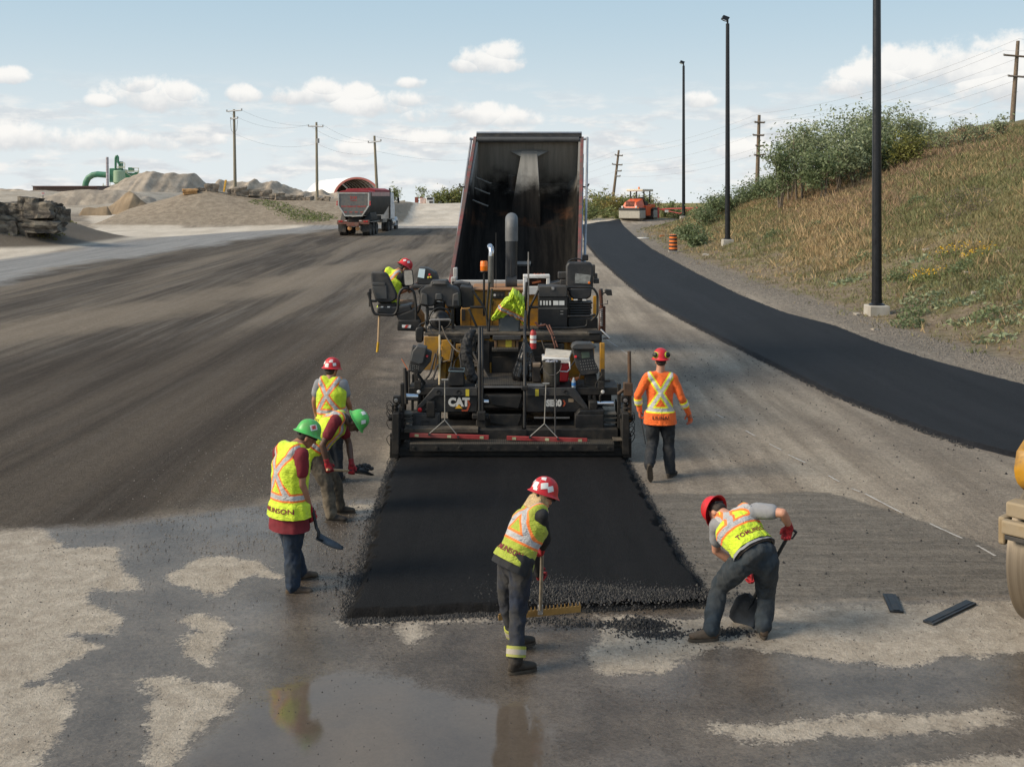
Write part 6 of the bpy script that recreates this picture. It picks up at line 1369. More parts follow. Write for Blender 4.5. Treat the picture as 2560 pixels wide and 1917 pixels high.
dh = dm(lambda m: m.hull([bp(s*a+.02, t, h) for s in (-1, 1) for a, t, h in ((.15, .985, .3), (.27, .66, fl), (.15, .985, .5), (.29, .66, fl-.01), (.16, .93, .46), (.27, .74, fl-.35))]), 'cylinder_housing', BODI, .03)
dm(lambda m: m.hull([bp(s*a+.02, t, h) for s in (-1, 1) for a, t, h in ((.14, .975, .32), (.40, .997, .34), (.14, .96, .40), (.14, .995, .3))]), 'housing_flange', mat('pale_worn_grey', (.16, .16, .152), .6), .01)
dm(lambda m: [m.tube([bp(-.96, t, .55), bp(-.72, t+.012, .75), bp(-.68, t+.016, .78)], .02, 6) for t in (.84, .76, .67)], 'ladder_rung', mat('pale_worn_grey', (.25, .25, .24), .6), 0, True)
dm(lambda m: m.hull([bp(s*.16+.02, t, fl-.03) for s in (-1, 1) for t in (.40, .42)]+[bp(s*.16+.02, t, fl-.1) for s in (-1, 1) for t in (.40, .42)]), 'floor_plate', MATS['pale_worn_grey'], .005)
# white tail beam above the hopper
dm(lambda m: (m.pbox(1128, 702, 1312, 722, 21.0, .25), m.pbox(1127, 694, 1140, 712, 21.0, .3), m.pbox(1133, 670, 1143, 700, 21.2, .2)), 'tail_beam', mat('off_white_beam', (.42, .42, .41), .5, var=.08, dirt=(.25, .23, .2), dirtf=.25), .015)
dm(lambda m: (m.box((-.0, 25.5, .95), (.9, 8.2, .28)), m.box((0, 22.0, 1.05), (2.3, .3, .25))), 'chassis', BLKD, .02)
dm(lambda m: m.tube([(0, 28.3, 1.1), (0, 26.9, 4.6)], .09, 14), 'hoist_cylinder', STL, 0, True)
for y_ in (22.6, 23.95, 28.2):
    for s in (-1, 1):
        for q in ((0, .3) if y_ < 27 else (0,)):
            w_ = MB().lathe((s*(1.22-q), y_, .52), (s, 0, 0), [(.28, -.13), (.48, -.13), (.52, -.08), (.52, .08), (.48, .13), (.28, .13)], 32).build('tyre', RUB, dt, smooth=True)
            if q == 0: MB().lathe((s*1.22, y_, .52), (s, 0, 0), [(0, .02), (.12, .03), (.15, -.04), (.27, -.02), (.29, .12)], 24).build('rim', STL, w_, smooth=True)
cabc = dm(lambda m: m.prism([(-1.15, 28.9, 1.1), (-1.15, 27.3, 1.1), (-1.15, 27.3, 3.0), (-1.15, 28.6, 3.0), (-1.15, 29.0, 2.2), (-1.15, 30.6, 1.95), (-1.15, 30.8, 1.0)], (2.3, 0, 0)), 'cab', REDP, .06)
dm(lambda m: m.prism([(-1.2, 28.0, .75), (-1.2, 30.7, .75), (-1.2, 30.7, 1.2), (-1.2, 28.0, 1.2)], (2.4, 0, 0)), 'fender', REDP, .04)
# ================================================================ background
def xf(mb, M):
    mb.v = [M@v for v in mb.v]; return mb
class Loc:
    """builds parts in a machine's own axes (x right, y forward, z up)"""
    def __init__(s, name, label, cat, origin, heading, scale=1., group=None):
        h = V((heading[0], heading[1], 0)).normalized(); r = V((h.y, -h.x, 0)); s.M = Matrix.Translation(origin)@Matrix((r, h, V((0, 0, 1)))).transposed().to_4x4()@Matrix.Scale(scale, 4)
        s.root = thing(name, label, cat, tuple(origin), group)
    def part(s, name, mtl, fn, bevel=.02, parent=None, smooth=False):
        mb = MB(); fn(mb); return xf(mb, s.M).build(name, mtl, parent or s.root, bevel=bevel, smooth=smooth)
def wheel(L, x, y, r=.52, w=.28, s=1, dual=False):
    t = L.part('tyre', RUB, lambda m: m.lathe((x, y, r), (s, 0, 0), [(r*.55, -w/2), (r*.93, -w/2), (r, -w*.3), (r, w*.3), (r*.93, w/2), (r*.55, w/2)], 26), 0, smooth=True)
    L.part('rim', STL, lambda m: m.lathe((x, y, r), (s, 0, 0), [(0, .03), (r*.25, .04), (r*.3, -.02), (r*.56, .0), (r*.57, w*.48)], 20), 0, t, True)
    if dual: L.part('tyre', RUB, lambda m: m.lathe((x-s*.32, y, r), (s, 0, 0), [(r*.55, -w/2), (r*.93, -w/2), (r, -w*.3), (r, w*.3), (r*.93, w/2), (r*.55, w/2)], 26), 0, smooth=True)

# ---- haul truck with ribbed trailer on the left
ga, gb = G(884, 590, True), G(962, 570, True); hd_ = (gb-ga); hd_ = V((hd_.x, hd_.y, 0)).normalized(); hd_ = V((.075, 1, 0)).normalized()
TK = Loc('haul_truck', 'ribbed grey trailer truck with red tarp driving away on the dark yard', 'truck', V((ga.x, ga.y, zg(ga.x, ga.y))), hd_, 1.0)
GREYT = mat('weathered_grey_body', (.16, .162, .158), .45, .5, .1, dirt=(.22, .19, .16), dirtf=.3); LTFR = mat('pale_body_frame', (.5, .5, .48), .5, .2, .08, dirt=(.3, .26, .2), dirtf=.3); RUST = mat('rusty_red_frame', (.2, .07, .05), .7, .1, .25, dirt=(.18, .14, .11), dirtf=.4)
TARP = mat('red_tarp', (.27, .022, .032), .7, var=.1)
prof = [(-1.3, 3.55), (1.3, 3.55), (1.3, 2.5), (.75, 1.62), (-.75, 1.62), (-1.3, 2.5)]
tb_ = TK.part('trailer_body', GREYT, lambda m: m.prism([(x, .1, z) for x, z in prof], (0, 8.6, 0)), .03)
tg = TK.part('tailgate', GREYT, lambda m: m.prism([(x*.99, .02, 1.6+(z-1.62)*.98) for x, z in prof], (0, .08, 0)), .01)
def frame_(m):
    q = [(-1.3, 3.5), (1.3, 3.5), (1.3, 2.45), (.72, 1.58), (-.72, 1.58), (-1.3, 2.45)]
    for i in range(6):
        a, b_ = q[i], q[(i+1) % 6]; c = (0, 2.6); k = .91; p = [(a[0], a[1]), (b_[0], b_[1]), (b_[0]*k, c[1]+(b_[1]-c[1])*k), (a[0]*k, c[1]+(a[1]-c[1])*k)]
        m.prism([(x, -.03, z) for x, z in p], (0, .05, 0))
TK.part('tailgate_frame', LTFR, frame_, .006, tg)
hz = TK.part('hazard_strip', STKR, lambda m: [m.box((-.66+.44*i, -.04, 1.93), (.24, .01, .05)) for i in range(4)], 0, tg)
o_ = TK.M@V((0, .012, 2.38)); r3 = (TK.M.to_3x3()@V((1, 0, 0))); flat_text('lettering', 'STAY CLEAR OF TAILGATE', o_, r3, (0, 0, 1), .17, mat('faded_red_letters', (.42, .05, .04), .6), tg, bold=.006, width=1.)
flat_text('lettering', '2181', TK.M@V((0, .012, 3.1)), r3, (0, 0, 1), .3, MATS['faded_red_letters'], tg, bold=.01)
flat_text('lettering', 'Tomlinson', TK.M@V((0, .012, 2.88)), r3, (0, 0, 1), .13, MATS['faded_red_letters'], tg, bold=.004)
for i in range(15): TK.part('side_rib', GREYT, lambda m: m.prism([(1.31, .9+i*.52, 3.2), (1.31, .9+i*.52, 2.5), (.76, .9+i*.52, 1.64), (.84, .9+i*.52, 1.58), (1.40, .9+i*.52, 2.48), (1.40, .9+i*.52, 3.2)], (0, .07, 0)), .008)
TK.part('top_band', mat('red_white_band', (.35, .2, .19), .5, .2, .3, scale=2), lambda m: m.box((1.33, 4.6, 3.4), (.04, 7.8, .34)), .006)
TK.part('tarp', TARP, lambda m: m.prism([(-1.3, .3, 3.55), (-1.1, .3, 3.66), (-.4, .3, 3.72), (.3, .3, 3.72), (1.1, .3, 3.66), (1.3, .3, 3.55)], (0, 2.0, 0)), .02)
TK.part('tarp', TARP, lambda m: m.prism([(-1.32, 2.3, 3.55), (-1.1, 2.3, 3.85), (.9, 2.3, 3.9), (1.32, 2.3, 3.75), (1.32, 2.3, 3.55)], (0, 6.3, 0)), .03)
for s in (-1, 1): TK.part('side_lamp', LENSR, lambda m: (m.box((1.36*s, .0, 2.75), (.08, .08, .16)), m.box((1.36*s, .0, 2.55), (.08, .08, .16))), .01)
TK.part('rear_bumper', RUST, lambda m: (m.box((-.9, -.1, 1.12), (.85, .12, .34)), m.box((.9, -.1, 1.12), (.85, .12, .34)), m.box((0, -.08, .98), (1.1, .12, .22)), m.box((0, 1.4, .95), (1.0, 3.4, .3))), .015)
for s in (-1, 1):
    TK.part('tail_lamp', LENSR, lambda m: (m.box((1.12*s, -.18, 1.18), (.16, .03, .08)), m.box((.93*s, -.18, 1.18), (.12, .03, .08))), .008)
    TK.part('clearance_lamp', STK, lambda m: m.box((.6*s, -.17, 1.24), (.2, .02, .05)), 0)
    TK.part('mud_flap', RUB, lambda m: m.prism([(s*.62, .1, .95), (s*1.3, .1, .95), (s*1.28, .05, .35), (s*.66, .02, .3)], (0, .02, 0)), .004)
    TK.part('hub_lamp', mat('amber_hub', (.6, .3, .12), .4), lambda m: m.lathe((.33*s, -.02, .62), (0, -1, 0), [(0, .05), (.17, .02), (.19, -.05)], 16), 0, smooth=True)
TK.part('number_plate', WHT, lambda m: m.box((0, -.16, .82), (.36, .01, .15)), 0)
TK.part('underbody', BLKD, lambda m: (m.box((0, 4.6, 1.3), (1.0, 8.6, .4)), m.prism([(-1.15, .9, 1.9), (-.7, .4, 1.3), (-1.2, .4, 1.2), (-1.28, .9, 1.4)], (0, 2.5, 0)), m.prism([(1.15, .9, 1.9), (.7, .4, 1.3), (1.2, .4, 1.2), (1.28, .9, 1.4)], (0, 2.5, 0))), .02)
for y_ in (.75, 2.05, 3.35, 8.6, 9.9): wheel(TK, 1.12, y_, dual=True); wheel(TK, -1.12, y_, s=-1, dual=True)
TK.part('fender', GREYT, lambda m: (m.box((1.05, 2.0, 1.14), (.7, 3.9, .05)), m.box((-1.05, 2.0, 1.14), (.7, 3.9, .05)), m.box((1.05, 9.2, 1.18), (.7, 2.6, .05)), m.box((1.3, 6.3, 1.1), (.1, 1.9, .3))), .01)
TWH = mat('bluish_white_cab', (.55, .6, .66), .35, .1, .06, dirt=(.3, .28, .26), dirtf=.2)
TK.part('cab', TWH, lambda m: (m.prism([(-1.2, 9.6, 1.1), (-1.2, 9.6, 3.3), (-1.2, 9.9, 3.6), (-1.2, 11.2, 3.5), (-1.2, 11.7, 2.3), (-1.2, 11.7, 1.0)], (2.4, 0, 0)), m.prism([(-.8, 11.7, .8), (-.8, 11.7, 2.25), (-.8, 13.3, 1.95), (-.8, 13.5, .8)], (1.6, 0, 0))), .06)
TK.part('fender', TWH, lambda m: [m.prism([(s*1.22-.25*(s > 0), 12.7+.72*math.cos(a), .5+.8*math.sin(a)) for a in [i*math.pi/10 for i in range(11)]], (.25, 0, 0)) for s in (-1, 1)], .03)
wheel(TK, 1.1, 12.7); wheel(TK, -1.1, 12.7, s=-1)
TK.part('exhaust_stack', DGR, lambda m: (m.cyl((1.15, 9.5, 1.2), (1.15, 9.5, 3.95), .085)), 0, smooth=True)
TK.part('wing_mirror', BLK, lambda m: (m.box((1.62, 11.3, 2.85), (.16, .1, .5)), m.tube([(1.2, 11.3, 2.6), (1.62, 11.3, 2.6), (1.62, 11.3, 3.1)], .02)), .01)
TK.part('fuel_tank', STL, lambda m: m.cyl((1.0, 10.2, .85), (1.0, 11.5, .85), .32), 0, smooth=True)

# ---- orange tandem roller at the far end of the finished road
gr_ = G(1600, 556, True); OR_ = mat('orange_machine_paint', (.72, .11, .03), .4, var=.08, dirt=(.3, .14, .08), dirtf=.2)
RL = Loc('orange_roller', 'orange tandem road roller with cream canopy at the far end of the road', 'roller', V((gr_.x, gr_.y+1.2, zg(gr_.x, gr_.y))), (-.5, -.86, 0), 1.12)
GRD = mat('dusty_drum_cover', (.4, .38, .33), .75, .1, .12); CREAM = mat('cream_canopy', (.66, .6, .48), .5)
for y_, nm in ((1.55, 'f'), (-1.75, 'r')):
    RL.part('drum', STL, lambda m: m.lathe((-1.0, y_, .62), (1, 0, 0), [(0, 0), (.6, 0), (.62, .02), (.62, 1.98), (.6, 2.0), (0, 2.0)], 32), 0, smooth=True)
    RL.part('drum_cover', GRD, lambda m: (m.box((0, y_+.66*(1 if y_ > 0 else -1), .6), (2.15, .06, .72)), m.box((1.08, y_, .62), (.06, 1.3, .75)), m.box((-1.08, y_, .62), (.06, 1.3, .75))), .03)
    RL.part('cover_top', DGR, lambda m: m.box((0, y_, 1.1), (2.2, 1.45, .26)), .05)
RL.part('hood', OR_, lambda m: m.hull([(x, y_, z) for x, y_, z in [(-.8, 2.2, 1.2), (.8, 2.2, 1.2), (-.6, 2.0, 1.75), (.6, 2.0, 1.75), (-.65, .5, 2.1), (.65, .5, 2.1), (-.85, .4, 1.2), (.85, .4, 1.2)]]), .05)
RL.part('grille', BLK, lambda m: [m.box((0, 2.17-i*.045, 1.42+i*.1), (.9, .05, .055)) for i in range(5)], .004)
RL.part('mid_body', OR_, lambda m: (m.box((0, -.1, .95), (2.0, 1.1, 1.0)), m.box((0, -1.3, 1.35), (1.9, 1.2, .45))), .05)
for s in (-1, 1): RL.part('headlight', WHT, lambda m: m.lathe((s*.72, 2.25, 1.32), (0, 1, 0), [(0, .05), (.1, .04), (.12, -.03)], 14), 0, smooth=True)
RL.part('turn_lamp', MATS['amber_lens'], lambda m: m.box((-.9, 2.25, 1.25), (.12, .05, .1)), .01)
RL.part('operator_station', DGR, lambda m: (m.box((0, -.45, 1.6), (1.3, .7, .45)), m.box((.0, -.75, 1.95), (.5, .2, .6)), m.box((0, .25, 2.05), (.7, .25, .3))), .04)
for s in (-1, 1):
    for y_ in (.35, -1.1): RL.part('canopy_post', BLK, lambda m: m.box((s*.7, y_, 2.3), (.1, .12, 1.1)), .01)
RL.part('canopy', CREAM, lambda m: m.box((0, -.3, 2.92), (1.75, 2.6, .22)), .07)
RL.part('beacon', MATS['amber_lens'], lambda m: m.lathe((.1, -.3, 3.02), (0, 0, 1), [(.09, 0), (.1, .05), (.07, .22), (0, .25)], 14), 0, smooth=True)

# ---- near yellow roller, only its drum corner in the frame
cL = V((5.09, 10.36, 0)); a_ = V((.66, -.75, 0)).normalized(); h_ = V((-.75, -.66, 0)).normalized(); cc = cL+a_*1.05
YR = Loc('yellow_roller', 'yellow roller whose worn steel drum enters at the right edge', 'roller', cc, h_, 1.0)
DRM = bpy.data.materials.new('scored_drum_steel'); DRM.use_nodes = True; n = N(DRM.node_tree); b = DRM.node_tree.nodes['Principled BSDF']; co = n.new('ShaderNodeTexCoord').outputs['Object']
ax_ = n.vm('DOT_PRODUCT', co, tuple(a_)); q_ = n.new('ShaderNodeVectorMath', operation='DOT_PRODUCT'); n.put(q_.inputs[0], co); q_.inputs[1].default_value = tuple(a_)
sc_ = n.noise(n.comb(n.m('MULTIPLY', q_.outputs['Value'], 26.), 0., 0.), 1., 6, .75); pt_ = n.noise(co, 2.2, 6, .65)
c_ = n.mix(n.ss(sc_, .3, .7), (.13, .105, .078), (.27, .225, .17)); c_ = n.mix(n.m('MULTIPLY', n.ss(pt_, .45, .7), .5), c_, (.24, .19, .13)); n.put(b.inputs['Base Color'], c_); b.inputs['Metallic'].default_value = .45; n.put(b.inputs['Roughness'], n.lin(sc_, .3, .7, .35, .6)); n.put(b.inputs['Normal'], n.bump(sc_, .004))
YR.part('drum', DRM, lambda m: m.lathe((-1.05, 0, .68), (1, 0, 0), [(.5, .06), (.63, .04), (.655, 0), (.68, .012), (.68, 2.09), (.655, 2.1), (.63, 2.06), (.5, 2.04)], 96), 0, smooth=True)
BEI = mat('dusty_beige_frame', (.33, .245, .14), .8, .1, .2, dirt=(.3, .25, .18), dirtf=.5, bump=.003)
YR.part('yoke', BEI, lambda m: (m.box((.17, .72, 1.04), (1.76, .1, .13)), m.box((.18, .62, 1.2), (1.7, .2, .14)), m.box((-1.1, -.25, .95), (.05, 1.1, .2)), m.box((1.12, -.1, .95), (.07, 1.4, .26)), m.box((0, -.8, 1.0), (2.1, .16, .26))), .02)
YR.part('scraper', DGR, lambda m: m.box((.17, .74, .95), (1.7, .04, .04)), .004)
hd2 = YR.part('front_hood', YEL, lambda m: (m.hull([(x, y_, z) for x in (-.93, .98) for y_, z in ((.62, 1.42), (.66, 1.58), (.6, 1.74), (.4, 1.84), (-2.6, 1.9), (-2.6, 1.3), (.5, 1.34))]), m.box((0, -2.2, 1.2), (1.6, 1.6, .6))), .05)
YR.part('headlamp', mat('lamp_glass', (.5, .5, .47), .1, .4), lambda m: m.lathe((-.6, .655, 1.56), (0, 1, 0), [(0, .02), (.07, .018), (.09, .01), (.1, -.01)], 20), 0, hd2, True)
YR.part('lamp_grille', DGR, lambda m: [m.box((-.84, .66, 1.49+i*.03), (.09, .03, .012)) for i in range(6)], .002, hd2)
YR.part('headlamp', MATS['lamp_glass'], lambda m: m.lathe((.6, .655, 1.56), (0, 1, 0), [(0, .02), (.07, .018), (.09, .01), (.1, -.01)], 20), 0, hd2, True)
YR.part('rear_drum', DRM, lambda m: m.lathe((-1.05, -3.4, .68), (1, 0, 0), [(0, 0), (.63, 0), (.68, .012), (.68, 2.09), (.655, 2.1), (0, 2.1)], 48), 0, smooth=True)
YR.part('canopy', YEL, lambda m: m.box((0, -1.7, 3.1), (1.7, 2.6, .12)), .04)
for s in (-1, 1):
    for y_ in (-.6, -2.8): YR.part('canopy_post', BLK, lambda m: m.box((s*.75, y_, 2.4), (.08, .08, 1.4)), .01)

# ---- construction barrel, gate, lane odds and ends
g_ = G(1683, 630, True); bl_ = thing('construction_barrel', 'orange and black striped barrel on the shoulder below the bank', 'barrel', tuple(g_))
OB = mat('barrel_orange', (.85, .2, .03), .5, var=.06)
for i in range(9):
    r0 = .27-.004*i; MB().lathe((g_.x, g_.y, g_.z+.07+i*.112), (0, 0, 1), [(r0-.02, 0), (r0, .006), (r0, .104), (r0-.015, .112)], 24).build('band', OB if i % 2 else RUB, bl_, smooth=True)
MB().lathe((g_.x, g_.y, g_.z+1.075), (0, 0, 1), [(.22, -.01), (.2, .02), (0, .022)], 20).build('lid', OB, bl_, smooth=True)
MB().box((g_.x, g_.y, g_.z+.035), (.6, .6, .05)).build('base', mat('pale_base', (.35, .34, .32), .8), bl_, bevel=.02)
GT = MATS['red_paint']; gp_ = P(1650, 525, 116)
gt = thing('barrier_gate', 'long red swing gate closing the drive behind the orange roller', 'gate', tuple(P(1650, 540, 116)))
MB().ptube([(1646, 523, 116), (1748, 520, 112)], .07).ptube([(1646, 523, 116), (1700, 534, 114), (1730, 522, 112.6)], .05).build('bar', GT, gt, smooth=True)
MB().ptube([(1646, 518, 116), (1646, 545, 116)], .1).build('post', GT, gt, smooth=True)
MB().pbox(1662, 525, 1671, 531, 114.6, .03).build('sign_plate', WHT, gt)
sp_ = thing('white_sign', 'small white sign on a post right of the roller canopy', 'sign', tuple(P(1645, 540, 122)))
MB().pbox(1643, 502, 1648, 507, 122, .05).build('panel', WHT, sp_); MB().ptube([(1645.5, 507, 122), (1645.5, 540, 122)], .05).build('post', BLK, sp_)
sp_ = thing('white_sign', 'small white sign with red lines on the pale gravel terrace', 'sign', tuple(P(108, 500, 134)))
w_ = MB().pbox(103, 480, 112, 488, 134, .05).build('panel', WHT, sp_); MB().ptube([(107.5, 488, 134.03), (107.5, 500, 134.03)], .05).build('post', DGR, sp_)
MB().pbox(104, 482, 111, 483.2, 133.98, .015).pbox(104, 485, 111, 486, 133.98, .015).build('red_lines', STKR, w_)
for (x, y, l, mt_, nm) in ((1607, 596, 'flat white lid lying beside the far road edge', WHT, 'manhole_lid'), ): g_ = G(x, y, True); tag(MB().lathe(g_+V((0, 0, .0)), (0, 0, 1), [(.5, 0), (.5, .06), (0, .065)], 20).build(nm, mt_), l, 'lid')
g_ = G(1655, 594, True); tag(MB().box(g_+V((0, 0, .1)), (.35, .3, .2)).build('brick_block', mat('orange_block', (.35, .14, .05), .8), bevel=.02), 'small orange brown block on the shoulder left of the barrel', 'block')

# ---- street lamps along the bank
LBK = mat('lamp_black', (.012, .013, .016), .35, .2, .15)
def lamp(X, Y, top_z, label):
    z = zg(X, Y); r = thing('street_lamp', label, 'street lamp', (X, Y, z), 'tall black street lamps')
    MB().hull([(X+a*.36*k, Y+c*.36*k, zz) for a in (-1, 1) for c in (-1, 1) for k, zz in ((1, z-.6), (.92, z+.32))]).build('concrete_base', mat('pale_concrete', (.42, .4, .36), .85, var=.15, dirt=(.25, .22, .17), dirtf=.3), r, bevel=.03)
    MB().lathe((X, Y, z+.3), (0, 0, 1), [(.26, 0), (.26, .05), (.18, .09), (.18, .2)], 20).build('base_plate', LBK, r, smooth=True)
    MB().tube([(X, Y, z+.35), (X, Y, top_z)], [.165, .115], 16).build('pole', LBK, r, smooth=True)
    MB().tube([(X, Y, top_z-.1), (X, Y, top_z+.2), (X-.12, Y-.1, top_z+.32)], .06, 10).build('arm', LBK, r, smooth=True)
    h = MB().hull([(X-.42, Y-.35, top_z+.28), (X-.42, Y+.1, top_z+.28), (X-.05, Y-.3, top_z+.12), (X-.05, Y+.1, top_z+.12), (X-.3, Y-.3, top_z+.5), (X-.3, Y+.05, top_z+.5), (X+.1, Y-.25, top_z+.36), (X+.1, Y+.05, top_z+.36)]).build('lamp_head', LBK, r, bevel=.02)
    MB().box((X-.25, Y-.12, top_z+.19), (.24, .3, .03), Matrix.Rotation(.4, 3, 'Y')).build('lens', GLASS, h)
p1 = P(2192, 700, 35.5); lamp(p1.x, 35.5, 14.6, 'nearest black street lamp on a pale concrete base, its head above the frame')
p2 = P(1819, 600, 66); lamp(p2.x, 66, P(1812, 60, 66).z, 'middle black street lamp whose base stands on the grassy bank')
p3 = P(1709, 530, 103); lamp(p3.x, 103, P(1702, 165, 103).z, 'farthest black street lamp, beside the red gate')

# ---- utility poles and wires
PW = mat('greyed_pole_wood', (.24, .21, .15), .85, var=.25, stretch=(3, 3, .3)); PWR = mat('brown_pole_wood', (.16, .12, .085), .85, var=.25); INS = mat('grey_insulator', (.3, .3, .3), .4)
def upole(label, bx, by, tx, ty, Y, r, arms, extra=None, m_=PW, grp='wooden utility poles'):
    a, b_ = P(bx, by, Y), P(tx, ty, Y); root = thing('utility_pole', label, 'utility pole', tuple(a), grp)
    a = a-(b_-a).normalized()*1.0; MB().tube([a, b_], [r, r*.65], 10).build('pole', m_, root, smooth=True)
    for (x0, y0, x1, y1) in arms:
        MB().tube([P(x0, y0, Y-.15), P(x1, y1, Y-.15)], r*.42, 6).build('crossarm', WHT if m_ is PW else m_, root)
        mb = MB()
        for x, y in ((x0, y0), (x1, y1)): mb.ptube([(x, y+1, Y-.15), (x, y-4 if m_ is PW else y-3, Y-.15)], r*.4, 6)
        mb.build('insulator', INS, root, smooth=True)
    if extra: extra(root)
    return root
upole('leftmost wooden utility pole with white crossarm above the boulder row', 588, 480, 585, 274, 118, .2, [(567, 279, 604, 276), (577, 298, 594, 296)], lambda r: MB().ptube([(576, 300, 117.8), (578, 325, 117.8), (585, 335, 117.8), (592, 325, 117.8), (594, 300, 117.8)], .02, 5).build('drop_wire', BLK, r))
upole('middle wooden utility pole carrying a small transformer left of the truck', 793, 505, 791, 306, 118, .18, [(771, 316, 807, 317)], lambda r: MB().lathe(P(795, 358, 117.6), (0, 0, 1), [(0, 0), (.16, 0), (.16, .5), (0, .52)], 12).build('transformer', INS, r, smooth=True))
upole('wooden utility pole rising behind the haul truck', 943, 490, 936, 340, 126, .2, [(921, 357, 952, 353)])
upole('leaning brown utility pole with many short arms behind the orange roller', 1532, 500, 1547, 376, 150, .22, [(1538, 388, 1556, 390), (1531, 411, 1555, 413), (1543, 428, 1553, 428), (1541, 441, 1550, 441)], m_=PWR)
upole('dark utility pole with short arms behind the bushes of the bank', 1893, 455, 1898, 288, 112, .24, [(1887, 306, 1911, 307), (1883, 338, 1909, 339), (1890, 365, 1908, 365), (1886, 388, 1912, 387)], m_=PWR)
upole('utility pole with dark crossarm on top of the bank at right', 2533, 270, 2545, 103, 78, .19, [(2510, 138, 2580, 144), (2521, 190, 2560, 193)], m_=PWR)
upole('small dark crossed pole far behind the green hedge', 1137, 508, 1142, 476, 190, .13, [(1130, 485, 1150, 489)], m_=BLKD)
WIRE = mat('wire_grey', (.25, .25, .26), .6)
def wire(x0, y0, Y0, x1, y1, Y1, sag, r=.009):
    a, b_ = P(x0, y0, Y0), P(x1, y1, Y1); o = MB().tube([a+(b_-a)*t+V((0, 0, -4*sag*t*(1-t))) for t in [i/14 for i in range(15)]], r, 5).build('overhead_wire', WIRE); tag(o, None, 'wire', 'overhead wires'); return o
WL = [('overhead wire between the two left utility poles', [(604, 276, 118, 807, 312, 118, .7), (567, 279, 118, 771, 312, 118, 1.0), (588, 335, 118, 791, 360, 118, .8)]),
      ('overhead wire from the transformer pole to the pole behind the truck', [(807, 312, 118, 952, 350, 126, .7), (771, 312, 118, 921, 354, 126, .8), (793, 360, 118, 940, 382, 126, .6)]),
      ('overhead wire running right from the pole behind the truck', [(938, 342, 126, 1240, 352, 150, .6), (941, 378, 126, 1240, 392, 150, .8)]),
      ('thin power line sloping down from the bank top pole to the dark pole', [(2548, 97, 78, 1900, 284, 112, .9), (2512, 126, 78, 1887, 304, 112, .9), (2545, 146, 78, 1911, 304, 112, .9), (2521, 188, 78, 1885, 337, 112, .9), (2545, 200, 78, 1909, 337, 112, .9), (2545, 230, 78, 1890, 387, 112, .9)]),
      ('thin power line between the dark pole and the leaning brown pole', [(1900, 284, 112, 1547, 376, 150, .7), (1887, 304, 112, 1540, 388, 150, .7), (1885, 337, 112, 1533, 411, 150, .8), (1890, 387, 112, 1545, 441, 150, .8), (1909, 365, 112, 1553, 428, 150, .8)]),
      ('thin power line from the leaning brown pole towards the tipped truck', [(1540, 388, 150, 1300, 450, 190, .6), (1533, 411, 150, 1300, 462, 190, .6), (1543, 428, 150, 1300, 476, 190, .6), (1547, 376, 150, 1300, 440, 190, .6)]),
      ('thin power line leaving the frame beyond the bank top pole', [(2548, 97, 78, 2680, 80, 66, .3), (2512, 126, 78, 2680, 100, 66, .3), (2521, 188, 78, 2680, 170, 66, .3)])]
for lb, ws in WL:
    for q_, w_ in enumerate(ws): wire(*w_)['label'] = ORD2[q_]+' '+lb

# ---- heaps, rocks, boulders
PAL = mat('pale_stockpile', (.4, .335, .26), .9, var=.22, scale=.9, dirt=(.24, .2, .16), dirtf=.4, dscale=.5, bump=.05, bscale=2.5); TANP = mat('brown_sand_pile', (.3, .225, .145), .9, var=.25, scale=1.2, dirt=(.15, .11, .07), dirtf=.45, dscale=.6, bump=.04, bscale=3)
GRP = mat('grey_stockpile', (.31, .258, .2), .9, var=.25, scale=.7, dirt=(.38, .33, .27), dirtf=.4, dscale=.35, bump=.06, bscale=2)
def heap(name, label, ridge, foot, mtl, seed, nx=90, ny=40, rough=.3, gp=None):
    """ridge: photo x,y points at a distance; the flanks run down to the ground on both sides"""
    rp = [P(x, y, Y) for x, y, Y in ridge]; xs = np.array([p.x for p in rp]); zs = np.array([p.z for p in rp]); ysr = np.array([p.y for p in rp])
    X = np.linspace(xs.min()-foot, xs.max()+foot, nx); D = np.linspace(-1.25*foot, 1.25*foot, ny); Xg, Dg = np.meshgrid(X, D, indexing='ij')
    zc = np.interp(Xg, xs, zs); yc = np.interp(Xg, xs, ysr); ex = np.maximum(0, np.maximum(xs.min()-Xg, Xg-xs.max())); base = zt(Xg, yc+Dg)
    hgt = (zc-base).max(); sl = np.hypot(Dg, ex)/foot
    Z = zc-(zc-base+.5)*np.clip(sl, 0, 1.3)**1.05; Z = Z+rough*(fbm(Xg*.9, Dg*.5, seed)-.5)*np.clip(1.2-sl, 0, 1)*2+rough*1.2*(fbm(Xg*2.2, Dg*.35, seed+3)-.5)*np.clip(sl*2, 0, 1); Z = np.maximum(Z, base-.4)
    Vv = np.stack([Xg.ravel(), (yc+Dg).ravel(), Z.ravel()], 1); i = np.arange(nx*ny).reshape(nx, ny); Fq = np.stack([i[:-1, :-1].ravel(), i[1:, :-1].ravel(), i[1:, 1:].ravel(), i[:-1, 1:].ravel()], 1)
    o = mesh_obj(name, Vv.tolist(), Fq.tolist(), mtl, None, True); return tag(o, label, 'stockpile', gp)
heap('stockpile', 'tall grey gravel stockpile behind the green plant', [(345, 434, 172), (362, 431, 172), (385, 428, 172), (410, 432, 173), (440, 430, 174), (470, 433, 175), (487, 431, 176), (512, 456, 178)], 6.5, GRP, 3, rough=.35)
heap('stockpile', 'pale broken rock stockpile behind the boulder row', [(525, 470, 150), (545, 455, 150), (575, 450, 151), (625, 447, 152), (650, 455, 153), (685, 457, 154), (720, 464, 155), (760, 475, 156), (840, 480, 157)], 5.5, PAL, 7, rough=.7)
